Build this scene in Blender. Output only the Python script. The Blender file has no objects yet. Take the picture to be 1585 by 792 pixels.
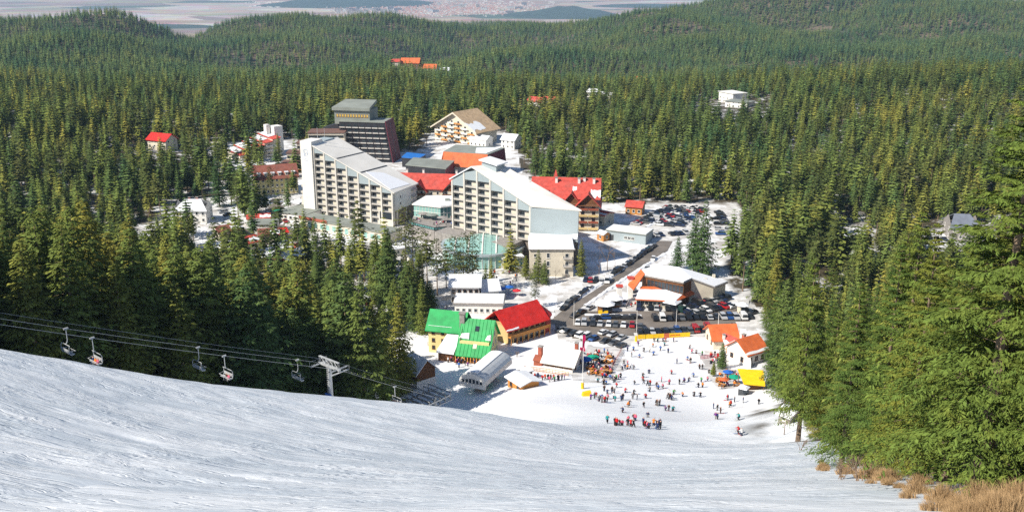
import bpy, math, random
import numpy as np
from mathutils import Vector, Matrix
SC = bpy.context.scene
COL = SC.collection
R = math.radians

# ---------------------------------------------------------------- camera, sky, sun, exposure
CAM_H, FPX, PITCH = 115.0, 1500.0, R(17.0)          # metres above the village, focal length in px of a 1585 px wide frame
cam_d = bpy.data.cameras.new('camera'); cam = bpy.data.objects.new('camera', cam_d); COL.objects.link(cam)
cam.location = (0, 0, CAM_H); cam.rotation_euler = (R(90) - PITCH, 0, 0)
cam_d.sensor_width = 36.0; cam_d.lens = 36.0 * FPX / 1585.0
cam_d.clip_start = 0.5; cam_d.clip_end = 60000.0
SC.camera = cam

SUN_EL, SUN_AZ = R(41.0), (-0.86, -0.51)             # direction towards the sun on the ground (from the left, behind the camera)
world = bpy.data.worlds.new('World'); SC.world = world; world.use_nodes = True
wn = world.node_tree; bg = wn.nodes['Background']
sky = wn.nodes.new('ShaderNodeTexSky'); sky.sky_type = 'NISHITA'; sky.sun_disc = False
sky.sun_elevation = SUN_EL; sky.sun_rotation = math.atan2(SUN_AZ[0], SUN_AZ[1]); sky.altitude = 1300; sky.air_density = 1.0; sky.dust_density = 0.6
wn.links.new(sky.outputs[0], bg.inputs[0]); bg.inputs[1].default_value = 0.09
sun_d = bpy.data.lights.new('sun', 'SUN'); sun = bpy.data.objects.new('sun', sun_d); COL.objects.link(sun)
sun_d.energy = 4.8; sun_d.angle = R(0.5); sun_d.color = (1.0, 0.93, 0.82)
_sv = Vector((SUN_AZ[0] * math.cos(SUN_EL), SUN_AZ[1] * math.cos(SUN_EL), math.sin(SUN_EL)))
sun.rotation_euler = _sv.to_track_quat('Z', 'Y').to_euler(); sun.location = (-80, -60, 220)
SC.view_settings.view_transform = 'Standard'; SC.view_settings.look = 'None'
SC.view_settings.exposure = 0.52; SC.view_settings.gamma = 1.0; SC.view_settings.use_curve_mapping = False
SC.render.engine = 'CYCLES'
SC.cycles.max_bounces = 5; SC.cycles.diffuse_bounces = 3; SC.cycles.glossy_bounces = 2; SC.cycles.transmission_bounces = 3
SC.cycles.volume_bounces = 0; SC.cycles.transparent_max_bounces = 6; SC.cycles.use_denoising = False
SC.cycles.caustics_reflective = False; SC.cycles.caustics_refractive = False
SC.render.film_transparent = False
# ---------------------------------------------------------------- helpers
rnd = random.Random(7)
_cp, _sp = math.cos(PITCH), math.sin(PITCH)
def ray(px, py):
    a, b = (px - 792.5) / FPX, (396.0 - py) / FPX
    return np.array([a, _cp + b * _sp, -_sp + b * _cp])
def at_z(px, py, z):                                  # the point of height z seen at a pixel of the photograph
    d = ray(px, py); t = (z - CAM_H) / d[2]
    return np.array([d[0] * t, d[1] * t, z])
def at_y(px, py, y):
    d = ray(px, py); t = y / d[1]
    return np.array([d[0] * t, y, CAM_H + d[2] * t])
def pix(p):
    dy = p[1] * _cp - (p[2] - CAM_H) * _sp; up = p[1] * _sp + (p[2] - CAM_H) * _cp
    return 792.5 + FPX * p[0] / dy, 396.0 - FPX * up / dy

def tag(o, label=None, cat=None, group=None, kind=None):
    if label: o['label'] = label
    if cat: o['category'] = cat
    if group: o['group'] = group
    if kind: o['kind'] = kind
    return o
def thing(name, label, cat, loc=(0, 0, 0), rz=0.0, group=None):
    o = bpy.data.objects.new(name, None); COL.objects.link(o); o.empty_display_size = 0.5
    o.location = loc; o.rotation_euler = (0, 0, rz)
    return tag(o, label, cat, group)
def link(name, me, parent=None, loc=None, rz=0.0, scale=None):
    o = bpy.data.objects.new(name, me); COL.objects.link(o)
    if parent is not None: o.parent = parent
    if loc is not None: o.location = loc
    if rz: o.rotation_euler = (0, 0, rz)
    if scale is not None: o.scale = scale
    return o

class MB:
    def __init__(s): s.v = []; s.f = []; s.m = []
    def poly(s, pts, m=0):
        n = len(s.v); s.v += [tuple(map(float, p)) for p in pts]; s.f.append(tuple(range(n, n + len(pts)))); s.m.append(m)
    def box(s, x0, y0, z0, x1, y1, z1, m=0):
        n = len(s.v)
        s.v += [(x0,y0,z0),(x1,y0,z0),(x1,y1,z0),(x0,y1,z0),(x0,y0,z1),(x1,y0,z1),(x1,y1,z1),(x0,y1,z1)]
        for q in ((0,3,2,1),(4,5,6,7),(0,1,5,4),(1,2,6,5),(2,3,7,6),(3,0,4,7)):
            s.f.append(tuple(n + i for i in q)); s.m.append(m)
    def solid(s, a, b, m=0):                           # two matching rings of points (bottom, top)
        n, k = len(s.v), len(a); s.v += [tuple(map(float, p)) for p in a] + [tuple(map(float, p)) for p in b]
        s.f.append(tuple(n + i for i in reversed(range(k)))); s.f.append(tuple(n + k + i for i in range(k))); s.m += [m, m]
        for i in range(k):
            j = (i + 1) % k; s.f.append((n + i, n + j, n + k + j, n + k + i)); s.m.append(m)
    def prism(s, poly, z0, z1, m=0): s.solid([(x, y, z0) for x, y in poly], [(x, y, z1) for x, y in poly], m)
    def tube(s, p0, p1, r0, r1=None, k=6, m=0):
        r1 = r0 if r1 is None else r1; p0, p1 = Vector(p0), Vector(p1); d = (p1 - p0)
        if d.length < 1e-6: return
        q = d.to_track_quat('Z', 'Y'); n = len(s.v)
        ring = [q @ Vector((math.cos(2*math.pi*i/k), math.sin(2*math.pi*i/k), 0)) for i in range(k)]
        s.solid([p0 + r * r0 for r in ring], [p1 + r * r1 for r in ring], m)
    def path(s, pts, r, k=5, m=0):
        for a, b in zip(pts[:-1], pts[1:]): s.tube(a, b, r, r, k, m)
    def slab(s, top, th, m=0):                         # thin plate under a planar polygon
        s.solid([(p[0], p[1], p[2] - th) for p in top], top, m)
    def mesh(s, name, mats, smooth=False):
        me = bpy.data.meshes.new(name); me.from_pydata(s.v, [], s.f)
        for x in (mats if isinstance(mats, (list, tuple)) else [mats]): me.materials.append(x)
        if any(s.m): me.polygons.foreach_set('material_index', s.m)
        if smooth: me.polygons.foreach_set('use_smooth', [True] * len(s.f))
        me.update(); return me
    def build(s, name, mats, parent=None, loc=None, rz=0.0, smooth=False):
        return link(name, s.mesh(name, mats, smooth), parent, loc, rz)

def mesh_np(name, V, F, mats, MI=None):
    me = bpy.data.meshes.new(name); nv, nf, k = len(V), len(F), F.shape[1]
    me.vertices.add(nv); me.vertices.foreach_set('co', np.asarray(V, np.float32).ravel())
    me.loops.add(nf * k); me.loops.foreach_set('vertex_index', np.asarray(F, np.int32).ravel())
    me.polygons.add(nf); me.polygons.foreach_set('loop_start', np.arange(0, nf * k, k, dtype=np.int32))
    if MI is not None: me.polygons.foreach_set('material_index', np.asarray(MI, np.int32))
    for m in mats: me.materials.append(m)
    me.update(calc_edges=True); return me

def crown_mesh(name, V, needle):
    """leaf quads turned outwards, with rounded shading normals so that a crown has a sunlit and a shaded side"""
    Q = np.asarray(V, float).reshape(-1, 4, 3); c = Q.mean(1); g = np.cross(Q[:, 2] - Q[:, 0], Q[:, 3] - Q[:, 1]); g /= np.maximum(np.linalg.norm(g, axis=1, keepdims=True), 1e-9)
    o = c.copy(); o[:, 2] = 0; o /= np.maximum(np.linalg.norm(o, axis=1, keepdims=True), 1e-6); o[:, 2] = 0.45
    fl = (g * o).sum(1) < 0; Q[fl] = Q[fl][:, ::-1]; g[fl] *= -1
    n = 0.62 * o + 0.88 * g; n /= np.linalg.norm(n, axis=1, keepdims=True)
    F = np.arange(len(Q) * 4).reshape(-1, 4); me = mesh_np(name, Q.reshape(-1, 3), F, [needle]); me.polygons.foreach_set('use_smooth', np.ones(len(F), bool))
    me.normals_split_custom_set_from_vertices(np.repeat(n, 4, 0).tolist()); return me, Q.reshape(-1, 3), np.repeat(n, 4, 0)

# ---------------------------------------------------------------- materials
def newmat(name):
    m = bpy.data.materials.new(name); m.use_nodes = True
    return m, m.node_tree, m.node_tree.nodes['Principled BSDF']
def nd(t, kind, **kw):
    n = t.nodes.new(kind)
    for k, v in kw.items(): setattr(n, k, v)
    return n
MATS = {}
def mat(name, col, rough=0.75, var=0.12, scale=0.6, metal=0.0, spec=0.3, bump=0.0, bscale=6.0, dirt=0.0):
    """plain surface: base colour with uneven tone (noise), optional dirt in broad patches and fine relief"""
    if name in MATS: return MATS[name]
    m, t, b = newmat(name); L = t.links
    tc = nd(t, 'ShaderNodeTexCoord'); nz = nd(t, 'ShaderNodeTexNoise'); nz.inputs['Scale'].default_value = scale; nz.inputs['Detail'].default_value = 5
    L.new(tc.outputs['Object'], nz.inputs['Vector'])
    mr = nd(t, 'ShaderNodeMapRange'); mr.inputs[1].default_value = 0.3; mr.inputs[2].default_value = 0.7
    mr.inputs[3].default_value = 1 - var; mr.inputs[4].default_value = 1 + var
    L.new(nz.outputs['Fac'], mr.inputs[0])
    mx = nd(t, 'ShaderNodeVectorMath', operation='SCALE'); mx.inputs[0].default_value = col[:3]; L.new(mr.outputs[0], mx.inputs['Scale'])
    out = mx.outputs[0]
    if dirt:
        n2 = nd(t, 'ShaderNodeTexNoise'); n2.inputs['Scale'].default_value = scale * 0.37; n2.inputs['Detail'].default_value = 6
        L.new(tc.outputs['Object'], n2.inputs['Vector'])
        m2 = nd(t, 'ShaderNodeMapRange'); m2.inputs[1].default_value = 0.5; m2.inputs[2].default_value = 0.72; m2.inputs[3].default_value = 0; m2.inputs[4].default_value = dirt
        L.new(n2.outputs['Fac'], m2.inputs[0])
        mm = nd(t, 'ShaderNodeMix', data_type='RGBA'); L.new(m2.outputs[0], mm.inputs[0]); L.new(out, mm.inputs[6]); mm.inputs[7].default_value = (0.13, 0.12, 0.105, 1)
        out = mm.outputs[2]
    L.new(out, b.inputs['Base Color'])
    b.inputs['Roughness'].default_value = rough; b.inputs['Metallic'].default_value = metal; b.inputs['Specular IOR Level'].default_value = spec
    if bump:
        bn = nd(t, 'ShaderNodeTexNoise'); bn.inputs['Scale'].default_value = bscale; bn.inputs['Detail'].default_value = 4
        L.new(tc.outputs['Object'], bn.inputs['Vector'])
        bp = nd(t, 'ShaderNodeBump'); bp.inputs['Strength'].default_value = bump; bp.inputs['Distance'].default_value = 0.1
        L.new(bn.outputs['Fac'], bp.inputs['Height']); L.new(bp.outputs[0], b.inputs['Normal'])
    MATS[name] = m; return m
def objmat(name, rough=0.4, spec=0.5, coat=0.0, pal=None):
    """colour of the single object: its viewport colour, or a pick from a palette by the object's random number"""
    m, t, b = newmat(name); oi = nd(t, 'ShaderNodeObjectInfo')
    if pal is None: t.links.new(oi.outputs['Color'], b.inputs['Base Color'])
    else:
        cr = nd(t, 'ShaderNodeValToRGB'); cr.color_ramp.interpolation = 'CONSTANT'
        e = cr.color_ramp.elements; e[0].color = (*pal[0], 1); e[0].position = 0; e[1].color = (*pal[1], 1); e[1].position = 1 / len(pal)
        for i in range(2, len(pal)):
            q = e.new(i / len(pal)); q.color = (*pal[i], 1)
        t.links.new(oi.outputs['Random'], cr.inputs[0]); t.links.new(cr.outputs[0], b.inputs['Base Color'])
    b.inputs['Roughness'].default_value = rough; b.inputs['Specular IOR Level'].default_value = spec; b.inputs['Coat Weight'].default_value = coat
    MATS[name] = m; return m
def glassmat(name, col, rough=0.08):
    m, t, b = newmat(name); b.inputs['Base Color'].default_value = (*col, 1); b.inputs['Roughness'].default_value = rough
    b.inputs['Specular IOR Level'].default_value = 0.6; MATS[name] = m; return m
def foliage(name, c0, c1, c2, trans=0.22):
    m, t, b = newmat(name); L = t.links; t.nodes.remove(b); out = t.nodes['Material Output']
    oi = nd(t, 'ShaderNodeObjectInfo'); geo = nd(t, 'ShaderNodeNewGeometry')
    nz = nd(t, 'ShaderNodeTexNoise'); nz.inputs['Scale'].default_value = 0.9; nz.inputs['Detail'].default_value = 3
    tc = nd(t, 'ShaderNodeTexCoord'); L.new(tc.outputs['Object'], nz.inputs['Vector'])
    cr = nd(t, 'ShaderNodeValToRGB'); e = cr.color_ramp.elements
    e[0].color = (*c0, 1); e[0].position = 0.15; e[1].color = (*c2, 1); e[1].position = 0.95; q = e.new(0.55); q.color = (*c1, 1)
    ad = nd(t, 'ShaderNodeMath', operation='MULTIPLY_ADD'); ad.inputs[1].default_value = 0.42; L.new(oi.outputs['Random'], ad.inputs[0])
    ml = nd(t, 'ShaderNodeMath', operation='MULTIPLY'); ml.inputs[1].default_value = 0.42; L.new(nz.outputs['Fac'], ml.inputs[0]); L.new(ml.outputs[0], ad.inputs[2])
    lz = nd(t, 'ShaderNodeTexNoise'); lz.inputs['Scale'].default_value = 0.011; lz.inputs['Detail'].default_value = 3; L.new(oi.outputs['Location'], lz.inputs['Vector'])   # stands of lighter and darker trees
    lr = nd(t, 'ShaderNodeMapRange'); lr.inputs[1].default_value = 0.32; lr.inputs[2].default_value = 0.68; lr.inputs[3].default_value = -0.16; lr.inputs[4].default_value = 0.34; L.new(lz.outputs['Fac'], lr.inputs[0])
    a2 = nd(t, 'ShaderNodeMath', operation='ADD'); L.new(ad.outputs[0], a2.inputs[0]); L.new(lr.outputs[0], a2.inputs[1]); L.new(a2.outputs[0], cr.inputs[0])
    rp = nd(t, 'ShaderNodeMapRange'); rp.inputs[3].default_value = 0.6; rp.inputs[4].default_value = 1.5; L.new(geo.outputs['Random Per Island'], rp.inputs[0])
    sc = nd(t, 'ShaderNodeVectorMath', operation='SCALE'); L.new(cr.outputs[0], sc.inputs[0]); L.new(rp.outputs[0], sc.inputs['Scale'])
    d = nd(t, 'ShaderNodeBsdfDiffuse'); tr = nd(t, 'ShaderNodeBsdfTranslucent'); mx = nd(t, 'ShaderNodeMixShader'); mx.inputs[0].default_value = trans
    L.new(sc.outputs[0], d.inputs[0]); L.new(sc.outputs[0], tr.inputs[0]); L.new(d.outputs[0], mx.inputs[1]); L.new(tr.outputs[0], mx.inputs[2])
    L.new(mx.outputs[0], out.inputs[0]); MATS[name] = m; return m

M_SNOW = mat('snow', (0.80, 0.82, 0.85), 0.6, 0.05, 1.5, bump=0.25, bscale=3)
M_ROOFSNOW = mat('roof_snow', (0.78, 0.80, 0.82), 0.6, 0.06, 0.8, bump=0.3, bscale=2, dirt=0.10)
M_DIRTSNOW = mat('trodden_snow', (0.60, 0.59, 0.57), 0.7, 0.25, 0.4, bump=0.4, bscale=2, dirt=0.5)
M_ASPH = mat('asphalt_wet', (0.185, 0.16, 0.135), 0.55, 0.3, 0.15, spec=0.35, dirt=0.25)
M_WHITE = mat('white_plaster', (0.78, 0.76, 0.71), 0.8, 0.06, 0.5, dirt=0.12)
M_CREAM = mat('cream_plaster', (0.66, 0.60, 0.48), 0.8, 0.08, 0.5, dirt=0.12)
M_PIER = mat('concrete_cream', (0.62, 0.59, 0.53), 0.8, 0.08, 0.4, dirt=0.18)
M_PANEL = mat('balcony_panel', (0.52, 0.49, 0.44), 0.8, 0.12, 0.8, dirt=0.2)
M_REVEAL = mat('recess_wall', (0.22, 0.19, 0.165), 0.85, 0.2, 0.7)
M_YELLOW = mat('yellow_plaster', (0.72, 0.62, 0.28), 0.8, 0.08, 0.5, dirt=0.1)
M_OCHRE = mat('ochre_plaster', (0.60, 0.44, 0.20), 0.8, 0.1, 0.5, dirt=0.1)
M_GREEN = mat('green_metal_roof', (0.014, 0.33, 0.085), 0.5, 0.2, 0.5, spec=0.35, dirt=0.12)
M_RED = mat('red_metal_roof', (0.56, 0.026, 0.02), 0.55, 0.2, 0.5, spec=0.3, dirt=0.12)
M_REDTILE = mat('red_tile_roof', (0.50, 0.075, 0.055), 0.75, 0.25, 0.6, dirt=0.25)
M_ORANGE = mat('orange_metal', (0.62, 0.145, 0.045), 0.6, 0.2, 0.5, dirt=0.2)
M_BROWNTILE = mat('brown_tile_roof', (0.24, 0.085, 0.06), 0.75, 0.2, 0.5, dirt=0.15)
M_BROWNROOF = mat('brown_flat_roof', (0.17, 0.095, 0.075), 0.8, 0.15, 0.3)
M_GREYROOF = mat('grey_green_roof', (0.24, 0.26, 0.23), 0.75, 0.15, 0.15, dirt=0.35)
M_GREYCLAD = mat('grey_blue_cladding', (0.34, 0.40, 0.42), 0.55, 0.06, 0.2, metal=0.0)
M_BLACK = mat('black_facade', (0.028, 0.028, 0.034), 0.6, 0.2, 0.4)
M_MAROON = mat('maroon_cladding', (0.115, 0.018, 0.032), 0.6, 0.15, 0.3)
M_WOOD = mat('brown_timber', (0.17, 0.075, 0.032), 0.75, 0.25, 1.2)
M_WOODLT = mat('honey_timber', (0.50, 0.22, 0.055), 0.7, 0.2, 1.2)
M_WOODRED = mat('red_brown_timber', (0.28, 0.075, 0.04), 0.7, 0.2, 1.2)
M_BRICK = mat('brick_red', (0.36, 0.10, 0.06), 0.85, 0.2, 1.5)
M_STONE = mat('grey_stone', (0.28, 0.26, 0.24), 0.9, 0.25, 1.2)
M_STEEL = mat('galvanised_steel', (0.55, 0.57, 0.58), 0.45, 0.12, 1.0, metal=0.35, spec=0.5)
M_DARKST = mat('dark_steel', (0.06, 0.065, 0.07), 0.5, 0.1, 1.0)
M_BLUE = mat('blue_sheet_roof', (0.02, 0.16, 0.52), 0.5, 0.1, 0.4)
M_YELLOWPL = mat('yellow_padding', (0.80, 0.50, 0.01), 0.6, 0.1, 1.0)
M_PINK = mat('pink_flag_cloth', (0.72, 0.02, 0.14), 0.7, 0.15, 1.0)
M_TEALCLOTH = mat('green_awning_cloth', (0.01, 0.30, 0.18), 0.7, 0.1, 1.0)
M_BLUECLOTH = mat('blue_awning_cloth', (0.02, 0.12, 0.45), 0.7, 0.1, 1.0)
M_REDCLOTH = mat('red_cloth', (0.60, 0.03, 0.04), 0.7, 0.1, 1.0)
M_GLASS = glassmat('window_glass', (0.03, 0.04, 0.05))
M_TEAL = glassmat('teal_glazing', (0.26, 0.46, 0.42), 0.15)
M_TEALDK = glassmat('dark_teal_glazing', (0.10, 0.26, 0.25), 0.1)
M_WARM = mat('yellow_lit_glass', (0.62, 0.42, 0.10), 0.4, 0.3, 0.5)  # yellow light in the windows, put into the pane colour
M_BARK = mat('bark', (0.20, 0.145, 0.10), 0.9, 0.3, 3.0)
M_BARE = mat('bare_twigs', (0.24, 0.17, 0.12), 0.9, 0.3, 2.0)
M_DRY = mat('dry_straw', (0.40, 0.265, 0.135), 0.85, 0.3, 2.0)
M_NEEDLE = foliage('spruce_needles', (0.058, 0.112, 0.044), (0.142, 0.180, 0.044), (0.29, 0.25, 0.05), 0.18)
M_NEEDLE2 = foliage('bright_spruce_needles', (0.036, 0.086, 0.028), (0.108, 0.150, 0.032), (0.24, 0.215, 0.038), 0.10)
M_NEEDLE3 = foliage('far_spruce_needles', (0.046, 0.104, 0.054), (0.104, 0.158, 0.056), (0.19, 0.205, 0.06), 0.18)
M_PINE = foliage('pine_needles', (0.05, 0.075, 0.026), (0.08, 0.10, 0.032), (0.13, 0.13, 0.045))
M_ROOFGREY = mat('weathered_pale_roof', (0.72, 0.70, 0.65), 0.75, 0.08, 0.12, dirt=0.25)
# ---------------------------------------------------------------- terrain: one height field, from the slope under the camera to the hills
CP = []
def cpx(px, py, y): CP.append(at_y(px, py, y))
def cpw(x, y, z): CP.append(np.array([x, y, z], float))
# foreground piste
for px, y in ((0, 43), (400, 43), (800, 42), (1200, 41), (1585, 40)): cpx(px, 792, y)
for a in ((0,540,105),(150,565,110),(300,590,115),(500,614,125),(650,632,135),(760,648,145),(850,655,153),(1000,662,163),(1150,678,152),(1220,692,142),(1000,645,188),(1150,655,184),(880,640,192),
          (400,700,70),(100,650,72),(800,720,75),(1100,730,78),(1000,690,104),(600,670,92),(200,610,92),(1300,738,60),
          (790,630,205),(800,600,232),(1000,600,232),(1150,600,232),(1000,630,208),(1150,640,208),(800,562,262),(1000,562,262),(1180,562,262),(900,615,220)): cpx(*a)
# ground hidden behind the crest, and the wooded sides
for a in ((-45,150,36),(-30,167,27),(-20,186,15),(-15,205,8),(-15,228,4),(-41,198,15),(-81,150,46),(-60,175,30),(-100,190,40),(-115,150,60),(-125,230,30),(-80,230,13),
          (-60,262,3),(-120,300,5),(-135,120,76),(-100,80,90),(-65,60,89),(-120,40,102),(-200,200,60),(-200,100,95),(-200,300,15),
          (0,0,105),(-60,0,110),(60,0,103),(0,-60,128),(-150,-60,135),(150,-60,125),
          (62,100,68),(72,150,45),(84,200,25),(95,250,10),(110,290,2),(52,170,33),(120,100,76),(150,200,34),(160,290,6),(120,30,95),(220,200,45),(220,90,85)): cpw(*a)
for x in (-160, -100, -50, 0, 50, 100, 160):
    for y in (330, 420, 520, 640): cpw(x, y, 0)
for x in (-330, 330):
    for y in (300, 450, 640): cpw(x, y, 8)
# hills: ridge points are tree tops seen in the photograph, the ground lies 20 m lower
for px, py, y in ((-250,0,2000),(0,0,2000),(100,4,2000),(180,16,2050),(260,52,2200),(330,40,2500),(450,23,2700),(560,29,2700),(650,56,2500),(720,74,2400),(800,52,2400),(870,34,2500),
                  (960,22,2500),(1060,10,2500),(1200,3,2500),(1340,-4,2600),(1480,-3,2600),(1585,0,2600),(1850,0,2600),(690,31,3900),(790,30,3900)):
    p = at_y(px, py, y); cpw(p[0], p[1], p[2] - 20)
    if y < 3000: cpw(p[0] * 1.3, p[1] * 1.3, p[2] - (100 if 600 > px or px > 820 else 60)); cpw(p[0] * 2.0, p[1] * 2.0, -430)
for px, py, y in ((230,62,2000),(270,76,2000),(300,68,2250),(270,76,2600),(262,100,1600),(300,100,1700),(400,58,2100),(480,60,2000),(120,66,1600),(40,58,1600),(700,86,2000),(730,92,1800),(1000,62,1900),(1300,52,1900),(1500,50,1900),(850,70,1900)):
    p = at_y(px, py, y); cpw(p[0], p[1], p[2] - 24)
for px, z in ((-200,-15),(0,-26),(300,-44),(600,-34),(900,-46),(1200,-52),(1500,-40),(1800,-10)):
    p = at_y(px, 90, 1300); cpw(p[0], 1300, z)
for px, z in ((-200,0),(100,-4),(400,-8),(700,-6),(1000,-8),(1300,6),(1600,10)):
    p = at_y(px, 150, 880); cpw(p[0], 880, z)
CP = np.array(CP); _cx = CP[:, :2] / 100.0
def _k(d2): return np.where(d2 > 1e-12, d2 * np.log(np.maximum(d2, 1e-12)) * 0.5, 0.0)
_n = len(CP); _K = _k(((_cx[:, None] - _cx[None]) ** 2).sum(2)) + np.eye(_n) * 2e-3
_P = np.c_[np.ones(_n), _cx]; _A = np.block([[_K, _P], [_P.T, np.zeros((3, 3))]])
_W = np.linalg.solve(_A, np.r_[CP[:, 2], np.zeros(3)])
def noise2(x, y, seed=0, octv=3):
    rs = np.random.RandomState(seed); out = np.zeros_like(x); a = 1.0; f = 1.0
    for o in range(octv):
        g = rs.rand(64, 64); X, Y = x * f, y * f; xi, yi = np.floor(X).astype(int), np.floor(Y).astype(int); u, v = X - xi, Y - yi
        u, v = u*u*(3-2*u), v*v*(3-2*v); q = lambda i, j: g[(xi + i) % 64, (yi + j) % 64]
        out += a * ((q(0,0)*(1-u) + q(1,0)*u)*(1-v) + (q(0,1)*(1-u) + q(1,1)*u)*v - 0.5); a *= 0.5; f *= 2.03
    return out

def sstep(a, b, x): t = np.clip((x - a) / (b - a), 0, 1); return t * t * (3 - 2 * t)
def height(x, y):
    x = np.atleast_1d(np.asarray(x, float)); y = np.atleast_1d(np.asarray(y, float)); out = np.empty(len(x))
    for i in range(0, len(x), 40000):
        q = np.c_[x[i:i+40000], y[i:i+40000]] / 100.0
        out[i:i+40000] = _k(((q[:, None] - _cx[None]) ** 2).sum(2)) @ _W[:_n] + _W[_n] + q @ _W[_n+1:]
    w = sstep(278, 292, y) * (1 - sstep(560, 680, y)) * (1 - sstep(150, 260, np.abs(x)))      # the village stands on level ground
    und = noise2(x / 330, y / 330, 51, 2) * 70 * sstep(1000, 1500, y) * (1 - sstep(2900, 3600, y))
    und = und + 13 * np.exp(-((x + 125) ** 2 + (y - 1330) ** 2) / 75.0 ** 2)             # the knoll under the mansion in the far forest
    return np.maximum(out * (1 - w) + und, -440)
def hz(x, y): return float(height([x], [y])[0])
_YS = np.concatenate([np.arange(30, 300, 0.5), np.arange(300, 700, 2.0), np.arange(700, 3500, 10.0)])
def G(px, py):                                          # first ground point seen at a pixel
    d = ray(px, py); t = _YS / d[1]; zz = CAM_H + d[2] * t - height(d[0] * t, _YS)
    i = int(np.argmax(zz < 0))
    if i == 0: return at_z(px, py, 0)
    a = zz[i-1] / (zz[i-1] - zz[i]); y = _YS[i-1] + a * (_YS[i] - _YS[i-1]); t = y / d[1]
    return np.array([d[0] * t, y, CAM_H + d[2] * t])

def inside(x, y, poly):
    x = np.asarray(x); y = np.asarray(y); r = np.zeros(x.shape, bool); n = len(poly)
    for i in range(n):
        x0, y0 = poly[i][:2]; x1, y1 = poly[(i + 1) % n][:2]
        if y0 == y1: continue
        c = ((y0 > y) != (y1 > y)) & (x < (x1 - x0) * (y - y0) / (y1 - y0) + x0); r ^= c
    return r
def zp(*pts): return [tuple(at_z(px, py, 0)[:2]) for px, py in pts]
CLEAR = [
    # village and piste (pixels on the level ground, then the slope in metres)
    zp((225,362),(262,318),(345,300),(322,240),(350,222),(440,218),(520,230),(630,236),(700,220),(800,226),(806,262),(835,292),(950,318),(1000,313),(1145,316),(1150,385),(1120,400),(1125,440),(1172,478),(1182,520))
    + [(76, 270), (68, 230), (63, 205), (55, 172), (50.5, 150), (43, 120), (32, 85), (26.5, 60), (27, 40), (26, 0), (20, -70), (-60, -70), (-62, 10), (-98, 60), (-112, 100), (-112, 140), (-94, 152), (-70, 181), (-52, 203), (-46, 222), (-52, 262)]
    + zp((560,522),(545,470),(470,432),(340,402)),
    zp((655,226),(668,204),(780,204),(800,226)),
    zp((1268,402),(1285,345),(1350,345),(1352,395)), zp((1420,385),(1440,352),(1520,352),(1530,385)),
    zp((150,372),(160,348),(215,345),(230,368)),
]
def cleared(x, y):
    r = np.zeros(np.shape(x), bool)
    for p in CLEAR: r |= inside(x, y, p)
    return r

def axis(parts):
    out = []
    for a, b, s in parts: out += list(np.arange(a, b, s))
    return np.array(sorted(set(np.round(out, 3))))
gx = axis([(-6000,-1000,160),(-1000,-420,40),(-420,-140,9),(-140,-62,3),(-62,52,0.55),(52,130,3),(130,420,9),(420,1000,40),(1000,6001,160)])
gy = axis([(-160,30,10),(30,112,0.5),(112,240,1.1),(240,300,2.5),(300,700,8),(700,1400,22),(1400,5601,60)])
X, Y = np.meshgrid(gx, gy); X, Y = X.ravel(), Y.ravel(); Z = height(X, Y)
# relief of the skied snow: ridges and ruts drawn out along the descent, crumbled lumps; none on the level ground
_w = (1 - sstep(235, 285, Y)) * sstep(-70, -58, X) * (1 - sstep(48, 60, X)) * sstep(20, 32, Y)
S_DIR = np.array([0.94, -0.342]); sa, sb = X * S_DIR[0] + Y * S_DIR[1], -X * S_DIR[1] + Y * S_DIR[0]
sb = sb + 1.2 * noise2(sa / 9, sb / 9, 31, 2)
_r = 0.52 * (0.42 * noise2(sa / 26, sb / 9, 1, 3) + 0.34 * noise2(sa / 8, sb / 3.6, 2, 3) + 0.16 * noise2(sa / 2.4, sb / 1.7, 3, 2) + 0.5 * np.clip(noise2(X / 2.2, Y / 2.8, 4, 3) - 0.14, 0, 1) * sstep(0.0, 0.2, noise2(X / 14, Y / 20, 5, 2)) - 0.30 * np.clip(1 - np.abs(noise2(sa / 30, sb / 5, 61, 2)) / 0.035, 0, 1) * sstep(-.1, .15, noise2(X / 18, Y / 18, 62, 2)))
Z = Z + _w * _r * (1.0 - 0.75 * sstep(120, 200, Y))
Z = Z + 0.25 * noise2(X / 7, Y / 7, 6, 3) * (1 - _w) * np.where((Y < 285) | (Y > 640) | (np.abs(X) > 170), 1.0, 0.0)
nx, ny = len(gx), len(gy); idx = np.arange(nx * ny).reshape(ny, nx)
F = np.c_[idx[:-1, :-1].ravel(), idx[:-1, 1:].ravel(), idx[1:, 1:].ravel(), idx[1:, :-1].ravel()]
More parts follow.
